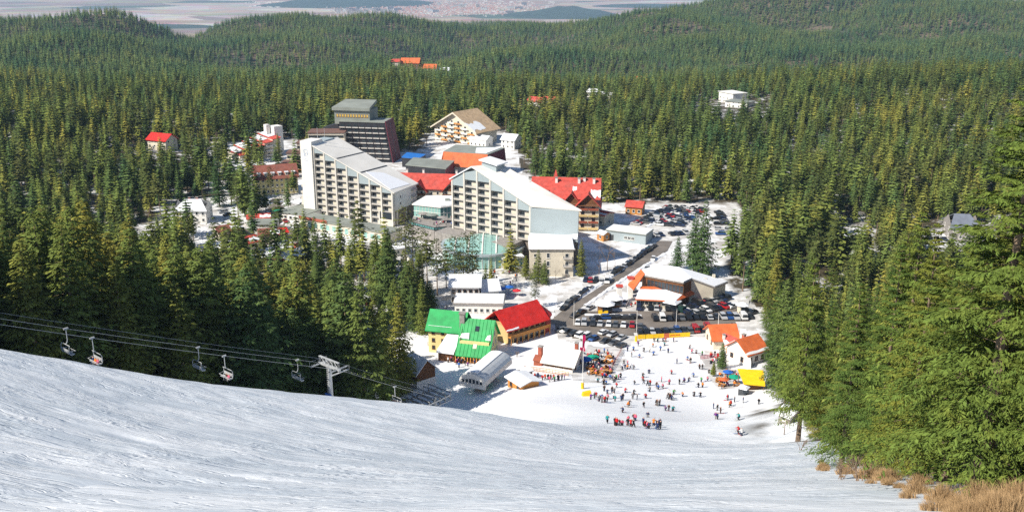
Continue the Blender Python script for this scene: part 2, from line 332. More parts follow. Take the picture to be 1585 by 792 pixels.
def ground_mat():
    m, t, b = newmat('snow_and_forest_floor'); L = t.links
    at = nd(t, 'ShaderNodeAttribute', attribute_name='cover'); tc = nd(t, 'ShaderNodeTexCoord')
    rot = nd(t, 'ShaderNodeMapping'); rot.inputs['Rotation'].default_value = (0, 0, -math.atan2(S_DIR[1], S_DIR[0])); L.new(tc.outputs['Object'], rot.inputs[0])
    st = nd(t, 'ShaderNodeMapping'); st.inputs['Scale'].default_value = (0.07, 0.22, 0.3); L.new(rot.outputs[0], st.inputs[0])
    n1 = nd(t, 'ShaderNodeTexNoise'); n1.inputs['Scale'].default_value = 1.0; n1.inputs['Detail'].default_value = 7; n1.inputs['Roughness'].default_value = 0.62; n1.inputs['Distortion'].default_value = 0.6; L.new(st.outputs[0], n1.inputs['Vector'])
    c1 = nd(t, 'ShaderNodeValToRGB'); e = c1.color_ramp.elements; e[0].position = 0.40; e[0].color = (0.56, 0.61, 0.66, 1); e[1].position = 0.62; e[1].color = (0.76, 0.785, 0.81, 1); L.new(n1.outputs['Fac'], c1.inputs[0])
    # groomed, whiter snow of the lower piste
    at2 = nd(t, 'ShaderNodeAttribute', attribute_name='groomed')
    mg = nd(t, 'ShaderNodeMix', data_type='RGBA'); L.new(at2.outputs['Fac'], mg.inputs[0]); L.new(c1.outputs[0], mg.inputs[6]); mg.inputs[7].default_value = (0.79, 0.80, 0.815, 1)
    # slush and trodden dirt between the houses
    at3 = nd(t, 'ShaderNodeAttribute', attribute_name='village'); n7 = nd(t, 'ShaderNodeTexNoise'); n7.inputs['Scale'].default_value = 0.11; n7.inputs['Detail'].default_value = 7; n7.inputs['Roughness'].default_value = 0.68; L.new(tc.outputs['Object'], n7.inputs['Vector'])
    r7 = nd(t, 'ShaderNodeMapRange'); r7.inputs[1].default_value = 0.45; r7.inputs[2].default_value = 0.60; L.new(n7.outputs['Fac'], r7.inputs[0]); m7 = nd(t, 'ShaderNodeMath', operation='MULTIPLY'); L.new(r7.outputs[0], m7.inputs[0]); L.new(at3.outputs['Fac'], m7.inputs[1])
    ms = nd(t, 'ShaderNodeMix', data_type='RGBA'); L.new(m7.outputs[0], ms.inputs[0]); L.new(mg.outputs[2], ms.inputs[6]); ms.inputs[7].default_value = (0.36, 0.33, 0.29, 1)
    # forest floor: litter with patches of old snow
    n2 = nd(t, 'ShaderNodeTexNoise'); n2.inputs['Scale'].default_value = 0.09; n2.inputs['Detail'].default_value = 6; n2.inputs['Roughness'].default_value = 0.65; L.new(tc.outputs['Object'], n2.inputs['Vector'])
    c2 = nd(t, 'ShaderNodeValToRGB'); e = c2.color_ramp.elements; e[0].position = 0.50; e[0].color = (0.075, 0.062, 0.040, 1); e[1].position = 0.60; e[1].color = (0.62, 0.62, 0.62, 1); L.new(n2.outputs['Fac'], c2.inputs[0])
    n4 = nd(t, 'ShaderNodeTexNoise'); n4.inputs['Scale'].default_value = 0.02; n4.inputs['Detail'].default_value = 4; L.new(tc.outputs['Object'], n4.inputs['Vector'])
    far = nd(t, 'ShaderNodeAttribute', attribute_name='far'); mf = nd(t, 'ShaderNodeMix', data_type='RGBA'); L.new(far.outputs['Fac'], mf.inputs[0]); L.new(c2.outputs[0], mf.inputs[6])
    c4 = nd(t, 'ShaderNodeValToRGB'); e = c4.color_ramp.elements; e[0].position = 0.35; e[0].color = (0.05, 0.06, 0.03, 1); e[1].position = 0.7; e[1].color = (0.20, 0.145, 0.105, 1); L.new(n4.outputs['Fac'], c4.inputs[0]); L.new(c4.outputs[0], mf.inputs[7])
    mx = nd(t, 'ShaderNodeMix', data_type='RGBA'); L.new(at.outputs['Fac'], mx.inputs[0]); L.new(ms.outputs[2], mx.inputs[6]); L.new(mf.outputs[2], mx.inputs[7])
    L.new(mx.outputs[2], b.inputs['Base Color']); b.inputs['Roughness'].default_value = 0.55; b.inputs['Specular IOR Level'].default_value = 0.25
    # fine relief: crusty grain and short ruts
    s2 = nd(t, 'ShaderNodeMapping'); s2.inputs['Scale'].default_value = (0.5, 1.1, 1.0); L.new(rot.outputs[0], s2.inputs[0])
    n3 = nd(t, 'ShaderNodeTexNoise'); n3.inputs['Scale'].default_value = 1.0; n3.inputs['Detail'].default_value = 4; n3.inputs['Roughness'].default_value = 0.6; L.new(s2.outputs[0], n3.inputs['Vector'])
    s3 = nd(t, 'ShaderNodeMapping'); s3.inputs['Scale'].default_value = (0.03, 0.7, 1.0); L.new(rot.outputs[0], s3.inputs[0])       # ski tracks: long thin grooves
    n5 = nd(t, 'ShaderNodeTexNoise'); n5.inputs['Scale'].default_value = 1.0; n5.inputs['Detail'].default_value = 3; n5.inputs['Distortion'].default_value = 1.2; L.new(s3.outputs[0], n5.inputs['Vector'])
    g5 = nd(t, 'ShaderNodeValToRGB'); e = g5.color_ramp.elements; e[0].position = 0.46; e[0].color = (1, 1, 1, 1); e[1].position = 0.54; e[1].color = (1, 1, 1, 1); q = e.new(0.5); q.color = (0, 0, 0, 1); L.new(n5.outputs['Fac'], g5.inputs[0])
    n6 = nd(t, 'ShaderNodeTexNoise'); n6.inputs['Scale'].default_value = 0.13; n6.inputs['Detail'].default_value = 4; L.new(tc.outputs['Object'], n6.inputs['Vector'])
    pm_ = nd(t, 'ShaderNodeMapRange'); pm_.inputs[1].default_value = 0.42; pm_.inputs[2].default_value = 0.62; pm_.inputs[3].default_value = 0.25; pm_.inputs[4].default_value = 1.0; L.new(n6.outputs['Fac'], pm_.inputs[0])
    mb = nd(t, 'ShaderNodeMath', operation='MULTIPLY'); L.new(n3.outputs['Fac'], mb.inputs[0]); L.new(pm_.outputs[0], mb.inputs[1])
    vo = nd(t, 'ShaderNodeTexVoronoi'); vo.inputs['Scale'].default_value = 1.1; L.new(tc.outputs['Object'], vo.inputs['Vector'])               # crumbs of snow
    vr = nd(t, 'ShaderNodeMapRange'); vr.inputs[1].default_value = 0.0; vr.inputs[2].default_value = 0.35; vr.inputs[3].default_value = 0.5; vr.inputs[4].default_value = 0.0; L.new(vo.outputs['Distance'], vr.inputs[0])
    vm = nd(t, 'ShaderNodeMath', operation='MULTIPLY'); L.new(vr.outputs[0], vm.inputs[0]); mm6 = nd(t, 'ShaderNodeMapRange'); mm6.inputs[1].default_value = 0.55; mm6.inputs[2].default_value = 0.66; L.new(n6.outputs['Fac'], mm6.inputs[0]); L.new(mm6.outputs[0], vm.inputs[1])
    a1 = nd(t, 'ShaderNodeMath', operation='MULTIPLY_ADD'); L.new(g5.outputs[0], a1.inputs[0]); a1.inputs[1].default_value = 0.22; L.new(mb.outputs[0], a1.inputs[2])
    a2 = nd(t, 'ShaderNodeMath', operation='ADD'); L.new(a1.outputs[0], a2.inputs[0]); L.new(vm.outputs[0], a2.inputs[1])
    gs = nd(t, 'ShaderNodeMapRange'); gs.inputs[3].default_value = 0.8; gs.inputs[4].default_value = 0.2; L.new(at2.outputs['Fac'], gs.inputs[0])
    bp = nd(t, 'ShaderNodeBump'); L.new(gs.outputs[0], bp.inputs['Strength']); bp.inputs['Distance'].default_value = 0.34; L.new(a2.outputs[0], bp.inputs['Height']); L.new(bp.outputs[0], b.inputs['Normal'])
    return m
M_GROUND = ground_mat()
print('ground z', Z.min(), Z.max())
Z = np.minimum(Z, 190.0)
me = mesh_np('ground', np.c_[X, Y, Z], F, [M_GROUND])
me.polygons.foreach_set('use_smooth', np.ones(len(F), bool))
_cov = np.where(cleared(X, Y), 0.0, 1.0); _cov = np.where((Y < 290) & (X > -70) & (X < 45), _cov, _cov)
_nz = noise2(X / 10, Y / 10, 8, 3)
_br = np.where((X > 24) & (X < 60) & (Y < 215) & (_cov == 0), np.clip(sstep(-0.1, 0.25, _nz) * sstep(-9, -1, X - np.interp(Y, [40, 60, 85, 120, 150, 205], [27, 26.5, 31, 40, 46, 55])), 0, 1), 0)
for nm, val in (('cover', np.maximum(_cov, _br)), ('groomed', sstep(135, 215, Y + 0.35 * X)), ('far', sstep(700, 1300, Y)), ('village', sstep(292, 312, Y) * 0.85)):
    a = me.attributes.new(nm, 'FLOAT', 'POINT'); a.data.foreach_set('value', val.astype(np.float32))
ground = link('ground', me); tag(ground, kind='structure')
# the plain far below the hills
pm, pt, pb = newmat('plain_fields')
_tc = nd(pt, 'ShaderNodeTexCoord'); _mp = nd(pt, 'ShaderNodeMapping'); _mp.inputs['Scale'].default_value = (0.0011, 0.0016, 1); _mp.inputs['Rotation'].default_value = (0, 0, 0.4); pt.links.new(_tc.outputs['Object'], _mp.inputs[0])
_vo = nd(pt, 'ShaderNodeTexVoronoi'); _vo.inputs['Scale'].default_value = 1.0; pt.links.new(_mp.outputs[0], _vo.inputs['Vector'])
_cr = nd(pt, 'ShaderNodeValToRGB'); _cr.color_ramp.interpolation = 'CONSTANT'; _e = _cr.color_ramp.elements; _e[0].color = (0.34, 0.24, 0.18, 1); _e[1].color = (0.42, 0.33, 0.25, 1); _e[1].position = 0.22
for _p, _c in ((0.4, (0.24, 0.18, 0.14)), (0.55, (0.45, 0.36, 0.30)), (0.7, (0.30, 0.26, 0.15)), (0.82, (0.50, 0.44, 0.38)), (0.93, (0.07, 0.10, 0.055))):
    _q = _e.new(_p); _q.color = (*_c, 1)
_sp2 = nd(pt, 'ShaderNodeSeparateColor'); pt.links.new(_vo.outputs['Color'], _sp2.inputs[0]); pt.links.new(_sp2.outputs[0], _cr.inputs[0])
_n2 = nd(pt, 'ShaderNodeTexNoise'); _n2.inputs['Scale'].default_value = 0.004; _n2.inputs['Detail'].default_value = 6; pt.links.new(_tc.outputs['Object'], _n2.inputs['Vector'])
_mx = nd(pt, 'ShaderNodeMix', data_type='RGBA'); _mx.blend_type = 'OVERLAY'; _mx.inputs[0].default_value = 0.6; pt.links.new(_cr.outputs[0], _mx.inputs[6]); pt.links.new(_n2.outputs['Color'], _mx.inputs[7])
pt.links.new(_mx.outputs[2], pb.inputs['Base Color']); pb.inputs['Roughness'].default_value = 0.9
b = MB(); PLAIN_Z = -420.0; b.poly([(-12000, 3600, PLAIN_Z), (12000, 3600, PLAIN_Z), (12000, 22000, PLAIN_Z), (-12000, 22000, PLAIN_Z)])
tag(b.build('plain', pm), kind='structure')
# ---------------------------------------------------------------- conifers
def spruce_crown(seed, H, Rb, cb, nwh, nbr, ntw, fat=1.0, pw=0.78, droop=0.35, gap=0.0):
    r = np.random.RandomState(seed); V = []; 
    for i in range(nwh):
        t = cb + (1 - cb) * ((i + r.rand() * 0.7) / nwh) ** 0.92; q = (1 - t) / (1 - cb)
        rad = Rb * (q ** pw) * (0.72 + 0.5 * r.rand()) * (0.75 + 0.25 * min(1, (t - cb) / 0.12)) + 0.12
        nb = max(3, int(round(nbr * (0.55 + 0.45 * q)))); a0 = r.rand() * 6.28
        for k in range(nb):
            if gap and r.rand() < gap: continue
            az = a0 + 6.2832 * (k + 0.6 * r.rand()) / nb; Lb = rad * (0.7 + 0.5 * r.rand()); pitch = -0.18 + 0.75 * (1 - q) ** 1.5 + 0.12 * r.randn()
            d = np.array([math.cos(az), math.sin(az)]); nrm = np.array([-d[1], d[0]]); n = max(2, int(ntw * (0.5 + 0.5 * q)))
            s = 0.12 + 0.88 * (np.arange(n) + r.rand(n)) / n; side = np.where(r.rand(n) < 0.5, -1.0, 1.0); side[-1] = 0.0
            bx = Lb * s; bz = t * H + pitch * bx - droop * Lb * s * s + 0.18 * Lb * s ** 3
            tl = (0.34 * (1 - s) + 0.24) * Lb * (0.75 + 0.5 * r.rand(n)) + 0.18; an = side * (0.5 + 0.5 * r.rand(n)); ca, sn = np.cos(an), np.sin(an)
            dx = d[0] * ca + nrm[0] * sn; dy = d[1] * ca + nrm[1] * sn; dz = -0.12 - 0.5 * r.rand(n) + (0.35 * (1 - q))
            px, py, pz = d[0] * bx, d[1] * bx, bz
            wx, wy = -dy, dx; w = tl * (0.17 + 0.10 * r.rand(n)) * fat; tw = (r.rand(n) - 0.5) * 1.3; hang = -0.10 * tl
            A = np.c_[px, py, pz]; T = np.c_[px + dx * tl, py + dy * tl, pz + dz * tl]
            mx_, my_, mz_ = px + dx * tl * 0.5, py + dy * tl * 0.5, pz + dz * tl * 0.5
            Lf = np.c_[mx_ + wx * w, my_ + wy * w, mz_ + tw * w + hang]; Rt = np.c_[mx_ - wx * w, my_ - wy * w, mz_ - tw * w + hang]
            V.append(np.stack([A, Rt, T, Lf], 1).reshape(-1, 3))
    V = np.concatenate(V); return V, np.arange(len(V)).reshape(-1, 4)
def skirts(seed, H, Rb, cb, n, k, pw=0.8, jag=0.5, drop=0.42):
    r = np.random.RandomState(seed + 900); V = []
    for i in range(n):
        t = cb + (1 - cb) * (i / n) ** 0.95; q = (1 - t) / (1 - cb); rad = Rb * q ** pw * (0.8 + 0.35 * r.rand()) + 0.15; zc = t * H + rad * 0.35 + 0.04 * H * (i == n - 1) ; a0 = r.rand() * 6.28
        kk = max(4, int(k * (0.6 + 0.4 * q)))
        for j in range(kk):
            a = a0 + 6.2832 * (j + 0.25 * r.rand()) / kk; da = 3.1416 / kk * 1.05; rp = rad * (0.75 + 0.5 * r.rand()); rv = rad * jag * (0.7 + 0.5 * r.rand()); zp_ = zc - rp * drop * (0.7 + 0.6 * r.rand()); zv = zc - rv * (drop + 0.35)
            V.append([(0, 0, zc + 0.1), (rv * math.cos(a - da), rv * math.sin(a - da), zv), (rp * math.cos(a), rp * math.sin(a), zp_), (rv * math.cos(a + da), rv * math.sin(a + da), zv)])
    return np.array(V, float).reshape(-1, 3)
def fine_crown(seed, H, Rb, cb, nwh, nbr, nbl, ntw, tlen=0.30, pw=0.72, droop=0.34, gap=0.06, wd=0.2):
    """near crowns: boughs with drooping branchlets, each feathered with short twigs"""
    r = np.random.RandomState(seed); V = []
    for i in range(nwh):
        t = cb + (1 - cb) * ((i + r.rand() * 0.7) / nwh) ** 0.92; q = (1 - t) / (1 - cb)
        rad = Rb * (q ** pw) * (0.62 + 0.68 * r.rand()) * (0.78 + 0.22 * min(1, (t - cb) / 0.12)) + 0.15; nb = max(3, int(round(nbr * (0.5 + 0.5 * q)))); a0 = r.rand() * 6.28
        for k in range(nb):
            if r.rand() < gap: continue
            az = a0 + 6.2832 * (k + 0.6 * r.rand()) / nb; Lb = rad * (0.7 + 0.5 * r.rand()); pitch = -0.12 + 0.75 * (1 - q) ** 1.5 + 0.14 * r.randn()
            d = np.array([math.cos(az), math.sin(az)]); nrm = np.array([-d[1], d[0]]); n = max(3, int(nbl * (0.4 + 0.6 * q)))
            s = 0.22 + 0.78 * (np.arange(n) + r.rand(n)) / n; side = np.where(np.arange(n) % 2 == 0, -1.0, 1.0); side[-1] = 0.0
            bx = Lb * s; bz = t * H + pitch * bx - droop * Lb * s * s + 0.24 * Lb * s ** 3
            bl = (0.40 * (1 - s) + 0.16) * Lb * (0.8 + 0.4 * r.rand(n)) + 0.14; an = side * (0.65 + 0.4 * r.rand(n)); dx = d[0] * np.cos(an) + nrm[0] * np.sin(an); dy = d[1] * np.cos(an) + nrm[1] * np.sin(an); dzz = -0.10 - 0.45 * r.rand(n) + 0.3 * (1 - q)
            m = ntw; u = (np.arange(m)[None] + r.rand(n, m)) / m
            X0 = (d[0] * bx)[:, None] + dx[:, None] * bl[:, None] * u; Y0 = (d[1] * bx)[:, None] + dy[:, None] * bl[:, None] * u; Z0 = bz[:, None] + dzz[:, None] * bl[:, None] * u * (0.5 + 0.5 * u)
            ta = np.where(r.rand(n, m) < .5, -1, 1) * (0.35 + 0.7 * r.rand(n, m)); ba = np.arctan2(dy, dx)[:, None] + ta; tl = tlen * (0.6 + 0.8 * r.rand(n, m)) * (1.15 - 0.4 * u) * (0.55 + 0.45 * min(1, rad / 1.5))
            ex, ey, ez = np.cos(ba), np.sin(ba), -0.25 - 0.55 * r.rand(n, m); w = tl * (wd + 0.6 * wd * r.rand(n, m)); tw = (r.rand(n, m) - .5) * 1.6
            A = np.stack([X0, Y0, Z0], -1); T_ = np.stack([X0 + ex * tl, Y0 + ey * tl, Z0 + ez * tl], -1); M_ = A * .5 + T_ * .5; Wv = np.stack([-ey * w, ex * w, tw * w], -1)
            V.append(np.stack([A, M_ + Wv, T_, M_ - Wv], -2).reshape(-1, 3))
    return np.concatenate(V)
def trunk_geo(H, r0, k=6, seed=0, limbs=0, cb=0.2, Rb=2.0):
    b = MB(); r = random.Random(seed); pts = [(0.0, 0.0, -0.8)]
    for i in range(1, 7): pts.append((r.uniform(-.06, .06) * i / 3, r.uniform(-.06, .06) * i / 3, H * 0.97 * i / 6))
    n = len(b.v)
    for i, p in enumerate(pts):
        rr = r0 * (1 - i / 6.3) * (1.25 if i == 0 else 1)
        b.v += [(p[0] + rr * math.cos(6.2832 * j / k), p[1] + rr * math.sin(6.2832 * j / k), p[2]) for j in range(k)]
    for i in range(6):
        for j in range(k): b.f.append((n + i*k + j, n + i*k + (j+1) % k, n + (i+1)*k + (j+1) % k, n + (i+1)*k + j)); b.m.append(0)
    for i in range(limbs):
        t = cb * 0.5 + (0.9 - cb * 0.5) * i / limbs; a = r.uniform(0, 6.28); L = Rb * (1 - t) * r.uniform(.4, .8) + .25
        b.tube((0, 0, t * H), (math.cos(a) * L, math.sin(a) * L, t * H - 0.1 * L), 0.035, 0.012, 3)
    return b
class Proto: pass
def proto(name, needle, H, r0, seed, limbs=0, tk=6, fine=None, sk=None, **kw):
    p = Proto(); p.H = H
    if fine: V = fine_crown(seed, H, **kw, **fine)
    else: V, _ = spruce_crown(seed, H, **kw)
    if sk: V = np.r_[V, skirts(seed, H, kw['Rb'] * sk.pop('rf', 0.9), kw['cb'], **sk)]
    F = np.arange(len(V)).reshape(-1, 4); p.crown, V, p.N = crown_mesh(name + '_crown', V, needle)
    tb = trunk_geo(H, r0, tk, seed, limbs, kw['cb'], kw['Rb']); p.trunk = tb.mesh(name + '_trunk', M_BARK); p.V, p.F, p.tb, p.needle = V, F, tb, needle; return p
NEAR_G = [proto('spruce', M_NEEDLE, 20, 0.27, 11 + i, 30, 8, Rb=3.3 + 0.35 * (i % 3), cb=(0.05, 0.10, 0.16, 0.07)[i], nwh=34, nbr=8, fine=dict(nbl=8, ntw=5, tlen=0.52, wd=0.17, pw=0.88, droop=0.30 + 0.08 * (i % 2)), sk=dict(n=17, k=9, rf=0.66, jag=0.4)) for i in range(4)]
NEAR_C = [proto('closest_spruce', M_NEEDLE2, 20, 0.32, 61 + i, 60, 9, Rb=3.7 + 0.4 * i, cb=(0.14, 0.10)[i], nwh=34, nbr=9, fine=dict(nbl=18, ntw=19, tlen=0.21, wd=0.12, pw=0.95, droop=0.26 + 0.1 * i, gap=0.15), sk=dict(n=16, k=9, rf=0.25, jag=0.4)) for i in range(2)]
NEAR_B = [proto('bright_spruce', M_NEEDLE2, 20, 0.30, 41 + i, 40, 8, Rb=3.6 + 0.4 * (i % 3), cb=(0.16, 0.12, 0.20, 0.14)[i], nwh=31, nbr=9, fine=dict(nbl=14, ntw=10, tlen=0.34, wd=0.10, pw=0.95, droop=0.26 + 0.08 * (i % 2), gap=0.2), sk=dict(n=16, k=9, rf=0.25, jag=0.4)) for i in range(4)]
PINES = [proto('pine', M_PINE, 20, 0.24, 71 + i, 24, 7, Rb=2.9 + 0.3 * i, cb=(0.42, 0.52, 0.36)[i], nwh=20, nbr=7, fine=dict(nbl=6, ntw=5, tlen=0.5, pw=0.45, droop=0.15, gap=0.25)) for i in range(3)]
MID = [proto('mid_spruce', M_NEEDLE, 20, 0.24, 101 + i, 0, 4, Rb=3.5 + 0.4 * (i % 3), cb=(0.08, 0.18, 0.13, 0.26)[i], nwh=16, nbr=7, ntw=4, fat=1.3, sk=dict(n=13, k=8, rf=0.85)) for i in range(4)]
FAR = [proto('far_spruce', M_NEEDLE3, 20, 0.3, 201 + i, 0, 3, Rb=3.9 + 0.5 * i, cb=0.1 + 0.05 * i, nwh=6, nbr=5, ntw=2, fat=1.7, sk=dict(n=8, k=7, rf=0.95)) for i in range(3)]
MIDPINE = [proto('mid_pine', M_PINE, 20, 0.2, 301 + i, 0, 4, Rb=2.9, cb=0.42 + 0.1 * i, nwh=10, nbr=7, ntw=5, fat=1.4, pw=0.5, gap=0.15, sk=dict(n=6, k=7, rf=0.8, pw=0.5)) for i in range(2)]

def tree(P, x, y, z, h, label, name='spruce_tree', group=None, wide=1.0, rz=None):
    t = thing(name, label, 'tree', (x, y, z), rnd.uniform(0, 6.28) if rz is None else rz, group); s = h / P.H
    link('trunk', P.trunk, t, scale=(s * wide, s * wide, s)); link('crown', P.crown, t, scale=(s * wide, s * wide, s)); return t

# hand-placed trees: pixel of the base on the ground, pixel row of the top
HAND = [  # px, base py, top py, prototype, label
    (460,381,339,NEAR_G[1],'small dark spruce in front of the tall white hotel slab wall'),
    (491,421,334,NEAR_G[3],'tall slim spruce before the podium of the stepped white hotel'),
    (513,425,362,NEAR_G[0],'dark spruce standing close behind the tall slim one before the hotel podium'),
    (552,433,345,NEAR_G[2],'spruce with a thin top before the right half of the stepped hotel podium'),
    (584,470,362,NEAR_G[1],'narrow spruce before the open corner of the stepped hotel'),
    (603,486,352,NEAR_G[2],'tall broad spruce before the open corner of the stepped hotel'),
    (629,428,320,PINES[1],'pine with long bare trunk below the glass pavilion terrace'),
    (640,432,338,PINES[0],'second pine with bare trunk below the glass pavilion terrace'),
    (655,438,352,PINES[2],'short pine between the bare trunked pines and the oval glass hall'),
    (677,457,368,PINES[0],'leaning looking pine left of the cluster before the oval glass hall'),
    (704,456,366,PINES[1],'left pine of the cluster in front of the oval glass hall'),
    (718,458,360,PINES[2],'middle pine of the cluster in front of the oval glass hall'),
    (732,456,357,PINES[0],'right pine of the cluster in front of the oval glass hall'),
    (655,516,431,NEAR_G[0],'dark blue green spruce behind the tree left of the green roofed house'),
    (640,512,440,NEAR_G[3],'dark spruce close left of the yellow walls under the green roof'),
    (621,606,451,NEAR_G[0],'big spruce beside the brown chalet left of the green roofed house'),
    (598,600,470,NEAR_G[2],'slender spruce between the big spruce and the lift tower'),
    (833,437,386,NEAR_B[1],'bright green young spruce before the low white wing of the right hotel'),
    (843,440,402,NEAR_G[1],'small dark spruce before the low white wing of the right hotel'),
    (814,432,395,NEAR_G[2],'slim spruce beside the oval glass hall entrance'),
    (828,476,432,PINES[0],'snow dusted spruce beside the red roofed long house'),
    (899,427,370,NEAR_G[0],'dark spruce at the right corner of the low white hotel wing'),
    (1087,428,308,NEAR_G[3],'very tall brownish spruce behind the restaurant with orange eaves'),
    (1073,424,330,NEAR_G[2],'spruce leaning on the very tall one behind the restaurant'),
    (1048,418,365,NEAR_G[0],'dark spruce left of the very tall one behind the restaurant'),
    (1117,570,530,NEAR_G[1],'small spruce on the terrace below the orange roofed chalet'),
    (1104,582,560,NEAR_G[2],'tiny snowy spruce at the edge of the terrace crowd'),
    (420,305,258,PINES[0],'spruce in front of the yellow lodge with brown tiled roof'),
    (386,318,262,NEAR_G[0],'dark spruce left of the yellow lodge with brown tiled roof'),
    (395,250,205,NEAR_G[1],'spruce in front of the terraced red roofed hotel'),
    (432,248,206,NEAR_G[3],'spruce beside the pale tower of the terraced red roofed hotel'),
    (370,345,275,PINES[1],'pine with bare trunk beside the white house with red chimney'),
    (340,320,240,NEAR_G[1],'tall spruce beyond the white house with red chimney'),
    (505,300,248,NEAR_G[0],'spruce peeping over the stepped hotel roof') if False else None,
    (1210,560,430,NEAR_G[1],'spruce beside the yellow awning at the foot of the piste'),
    (1195,600,505,NEAR_G[3],'grey green spruce beside the yellow awning, partly bare'),
]
near_pts = []
for hnd in HAND:
    if hnd is None: continue
    px, pb_, pt_, P, lab = hnd; g = G(px, pb_); d = ray(px, pt_); h = CAM_H + d[2] * g[1] / d[1] - g[2]
    tree(P, g[0], g[1], g[2] - 0.1, max(h, 4), lab, 'pine_tree' if P in PINES else 'spruce_tree', 'single conifers among the village houses', 1.0 if h > 14 else 1.25); near_pts.append(g[:2])

for px, yy, top, P, lab in ((1572,50,72,NEAR_C[1],'tallest bright spruce at the right border of the photo'),(1512,57,322,NEAR_C[0],'bright spruce left of the tallest one at the right border'),(1446,60,338,NEAR_C[1],'broad spruce above the pale trunks at the slope edge'),(1395,66,372,NEAR_C[0],'bright spruce with bare lower trunk at the slope edge'),(1338,74,432,NEAR_C[1],'bright spruce at the bend of the slope edge'),(1262,118,398,NEAR_B[2],'tall pointed spruce rising beside the lower piste'),
                              (530,216,418,NEAR_G[1],'large sunlit spruce just left of the lift tower top'),(553,212,440,NEAR_G[0],'large yellow green spruce behind the lift tower'),(512,222,432,NEAR_G[2],'dark spruce left of the large sunlit one by the lift tower'),(575,222,462,NEAR_G[3],'spruce filling the gap right of the lift tower'),(457,226,396,NEAR_G[3],'bright topped spruce before the podium of the stepped hotel'),(138,188,308,NEAR_G[1],'tall sunlit spruce high in the wood at the left'),(205,186,352,NEAR_G[2],'yellow topped spruce right of the tall sunlit one at the left'),(60,176,318,NEAR_G[0],'tall spruce near the left border of the photo')):
    d = ray(px, 400); q_ = at_y(px, 400, yy); z_ = hz(q_[0], yy); tp = at_y(px, top, yy)[2]; tree(P, q_[0], yy, z_ - .2, tp - z_, lab, 'spruce_tree', 'tall single spruces at the slope edges', 1.2 if top < 130 else .8 if px > 1200 else 1.25); near_pts.append((q_[0], yy))
# the woods: one jittered grid for every tree
rs = np.random.RandomState(5); T = []
def scatter(y0, y1, sp, xl, xr, prob=1.0):
    for y in np.arange(y0, y1, sp):
        xs = np.arange(xl(y), xr(y), sp); n = len(xs)
        if n == 0: continue
        x = xs + (rs.rand(n) - 0.5) * sp * 0.95; yy = y + (rs.rand(n) - 0.5) * sp * 0.95; k = rs.rand(n) < prob
        T.append(np.c_[x[k], yy[k], np.full(k.sum(), sp)])
fr = lambda y: 0.57 * y + 22
scatter(24, 300, 8.6, lambda y: -max(170, fr(y)), lambda y: 0, 0.97)
scatter(24, 135, 7.6, lambda y: 0, lambda y: max(150, fr(y)), 0.95)
scatter(135, 300, 6.6, lambda y: 0, lambda y: max(150, fr(y)), 0.95)
scatter(300, 520, 6.8, lambda y: -fr(y) - 30, lambda y: fr(y) + 10, 0.92)
scatter(520, 1000, 7.7, lambda y: -fr(y), fr, 0.95)
scatter(1000, 1800, 7.6, lambda y: -fr(y), fr)
scatter(1800, 2900, 8.8, lambda y: -fr(y), fr)
scatter(2900, 4100, 15, lambda y: -0.10 * y, lambda y: 0.06 * y)
T = np.concatenate(T); T = T[~cleared(T[:, 0], T[:, 1])]
VT = [(345,262),(352,285),(362,300),(350,330),(378,335),(395,345),(410,330),(330,300),(405,282),(380,290),(368,270),(352,250),(455,300),(335,345),(325,355),(312,352),(290,362),(262,365),(355,352),(392,372),(425,395),(440,385),(415,392),(370,402),(350,412),(380,412),(400,420),(430,415),(475,402),(500,428),(520,432),(540,424),(565,436),(590,436),(610,446),(575,456),(625,462),(540,450),(480,430),(560,470),(600,470),(655,472),(668,484),(690,446),(750,442),(762,436),(590,500),(610,508),(632,492),(575,492),(648,455),(664,446),(600,420),(585,410),(560,412),(530,408),(505,398),(640,470),(618,430),(790,420),(358,318),(372,312),(340,282),(338,330),(404,300),(448,330),(465,392),(445,405)]
_ex = [(at_z(px, py, 0)[:2], r_) for px, py, r_ in ((297,340,13),(297,352,9),(430,295,13),(420,308,10),(450,290,12),(400,240,13),(425,236,13),(358,364,8),(388,385,8),(405,358,9),(418,372,8),(435,370,7),(460,408,8),(400,346,8),(440,392,7),(348,392,7),(418,406,6),(452,320,14),(440,335,10))]
_vp = zp((240,352),(330,300),(328,244),(360,236),(470,256),(455,285),(445,312),(440,350),(470,372),(620,408),(640,440),(600,490),(470,440),(340,405))
for y in np.arange(330, 640, 8.5):
    for x in np.arange(-190, -20, 8.5):
        p = np.array([x + rs.uniform(-4, 4), y + rs.uniform(-4, 4)])
        if rs.rand() < 0.27 and inside(p[:1], p[1:], _vp)[0] and all(np.hypot(*(p - c_)) > r_ for c_, r_ in _ex): T = np.r_[T, [[p[0], p[1], 6.0]]]
VT = np.array([[*at_z(px + rs.uniform(-3, 3), py, 0)[:2], 6.0] for px, py in VT]); T = np.r_[T, VT]
# clearings round the houses in the woods (px, py on the ground, radius m, metres cleared towards the viewer)
for px, py, rr, fwd in ((246,234,15,44),(648,'y',34,60),(612,'y',18,50),(1134,162,30,90),(835,164,22,75),(925,152,20,70),(686,'y',16,50),(988,126,8,40),(1495,368,22,40),(300,345,18,22),(795,240,10,20),(700,118,10,30),(1185,50,14,30)):
    g = G(px, py) if py != 'y' else np.array([(px - 792.5) / FPX * 1310, 1335.0, 0.0]); dx, dy = T[:, 0] - g[0], T[:, 1] - g[1]; u = g[:2] / np.linalg.norm(g[:2]); al = dx * u[0] + dy * u[1]; pe = np.abs(-dx * u[1] + dy * u[0])
    T = T[~((pe < rr) & (al > -fwd) & (al < rr))]
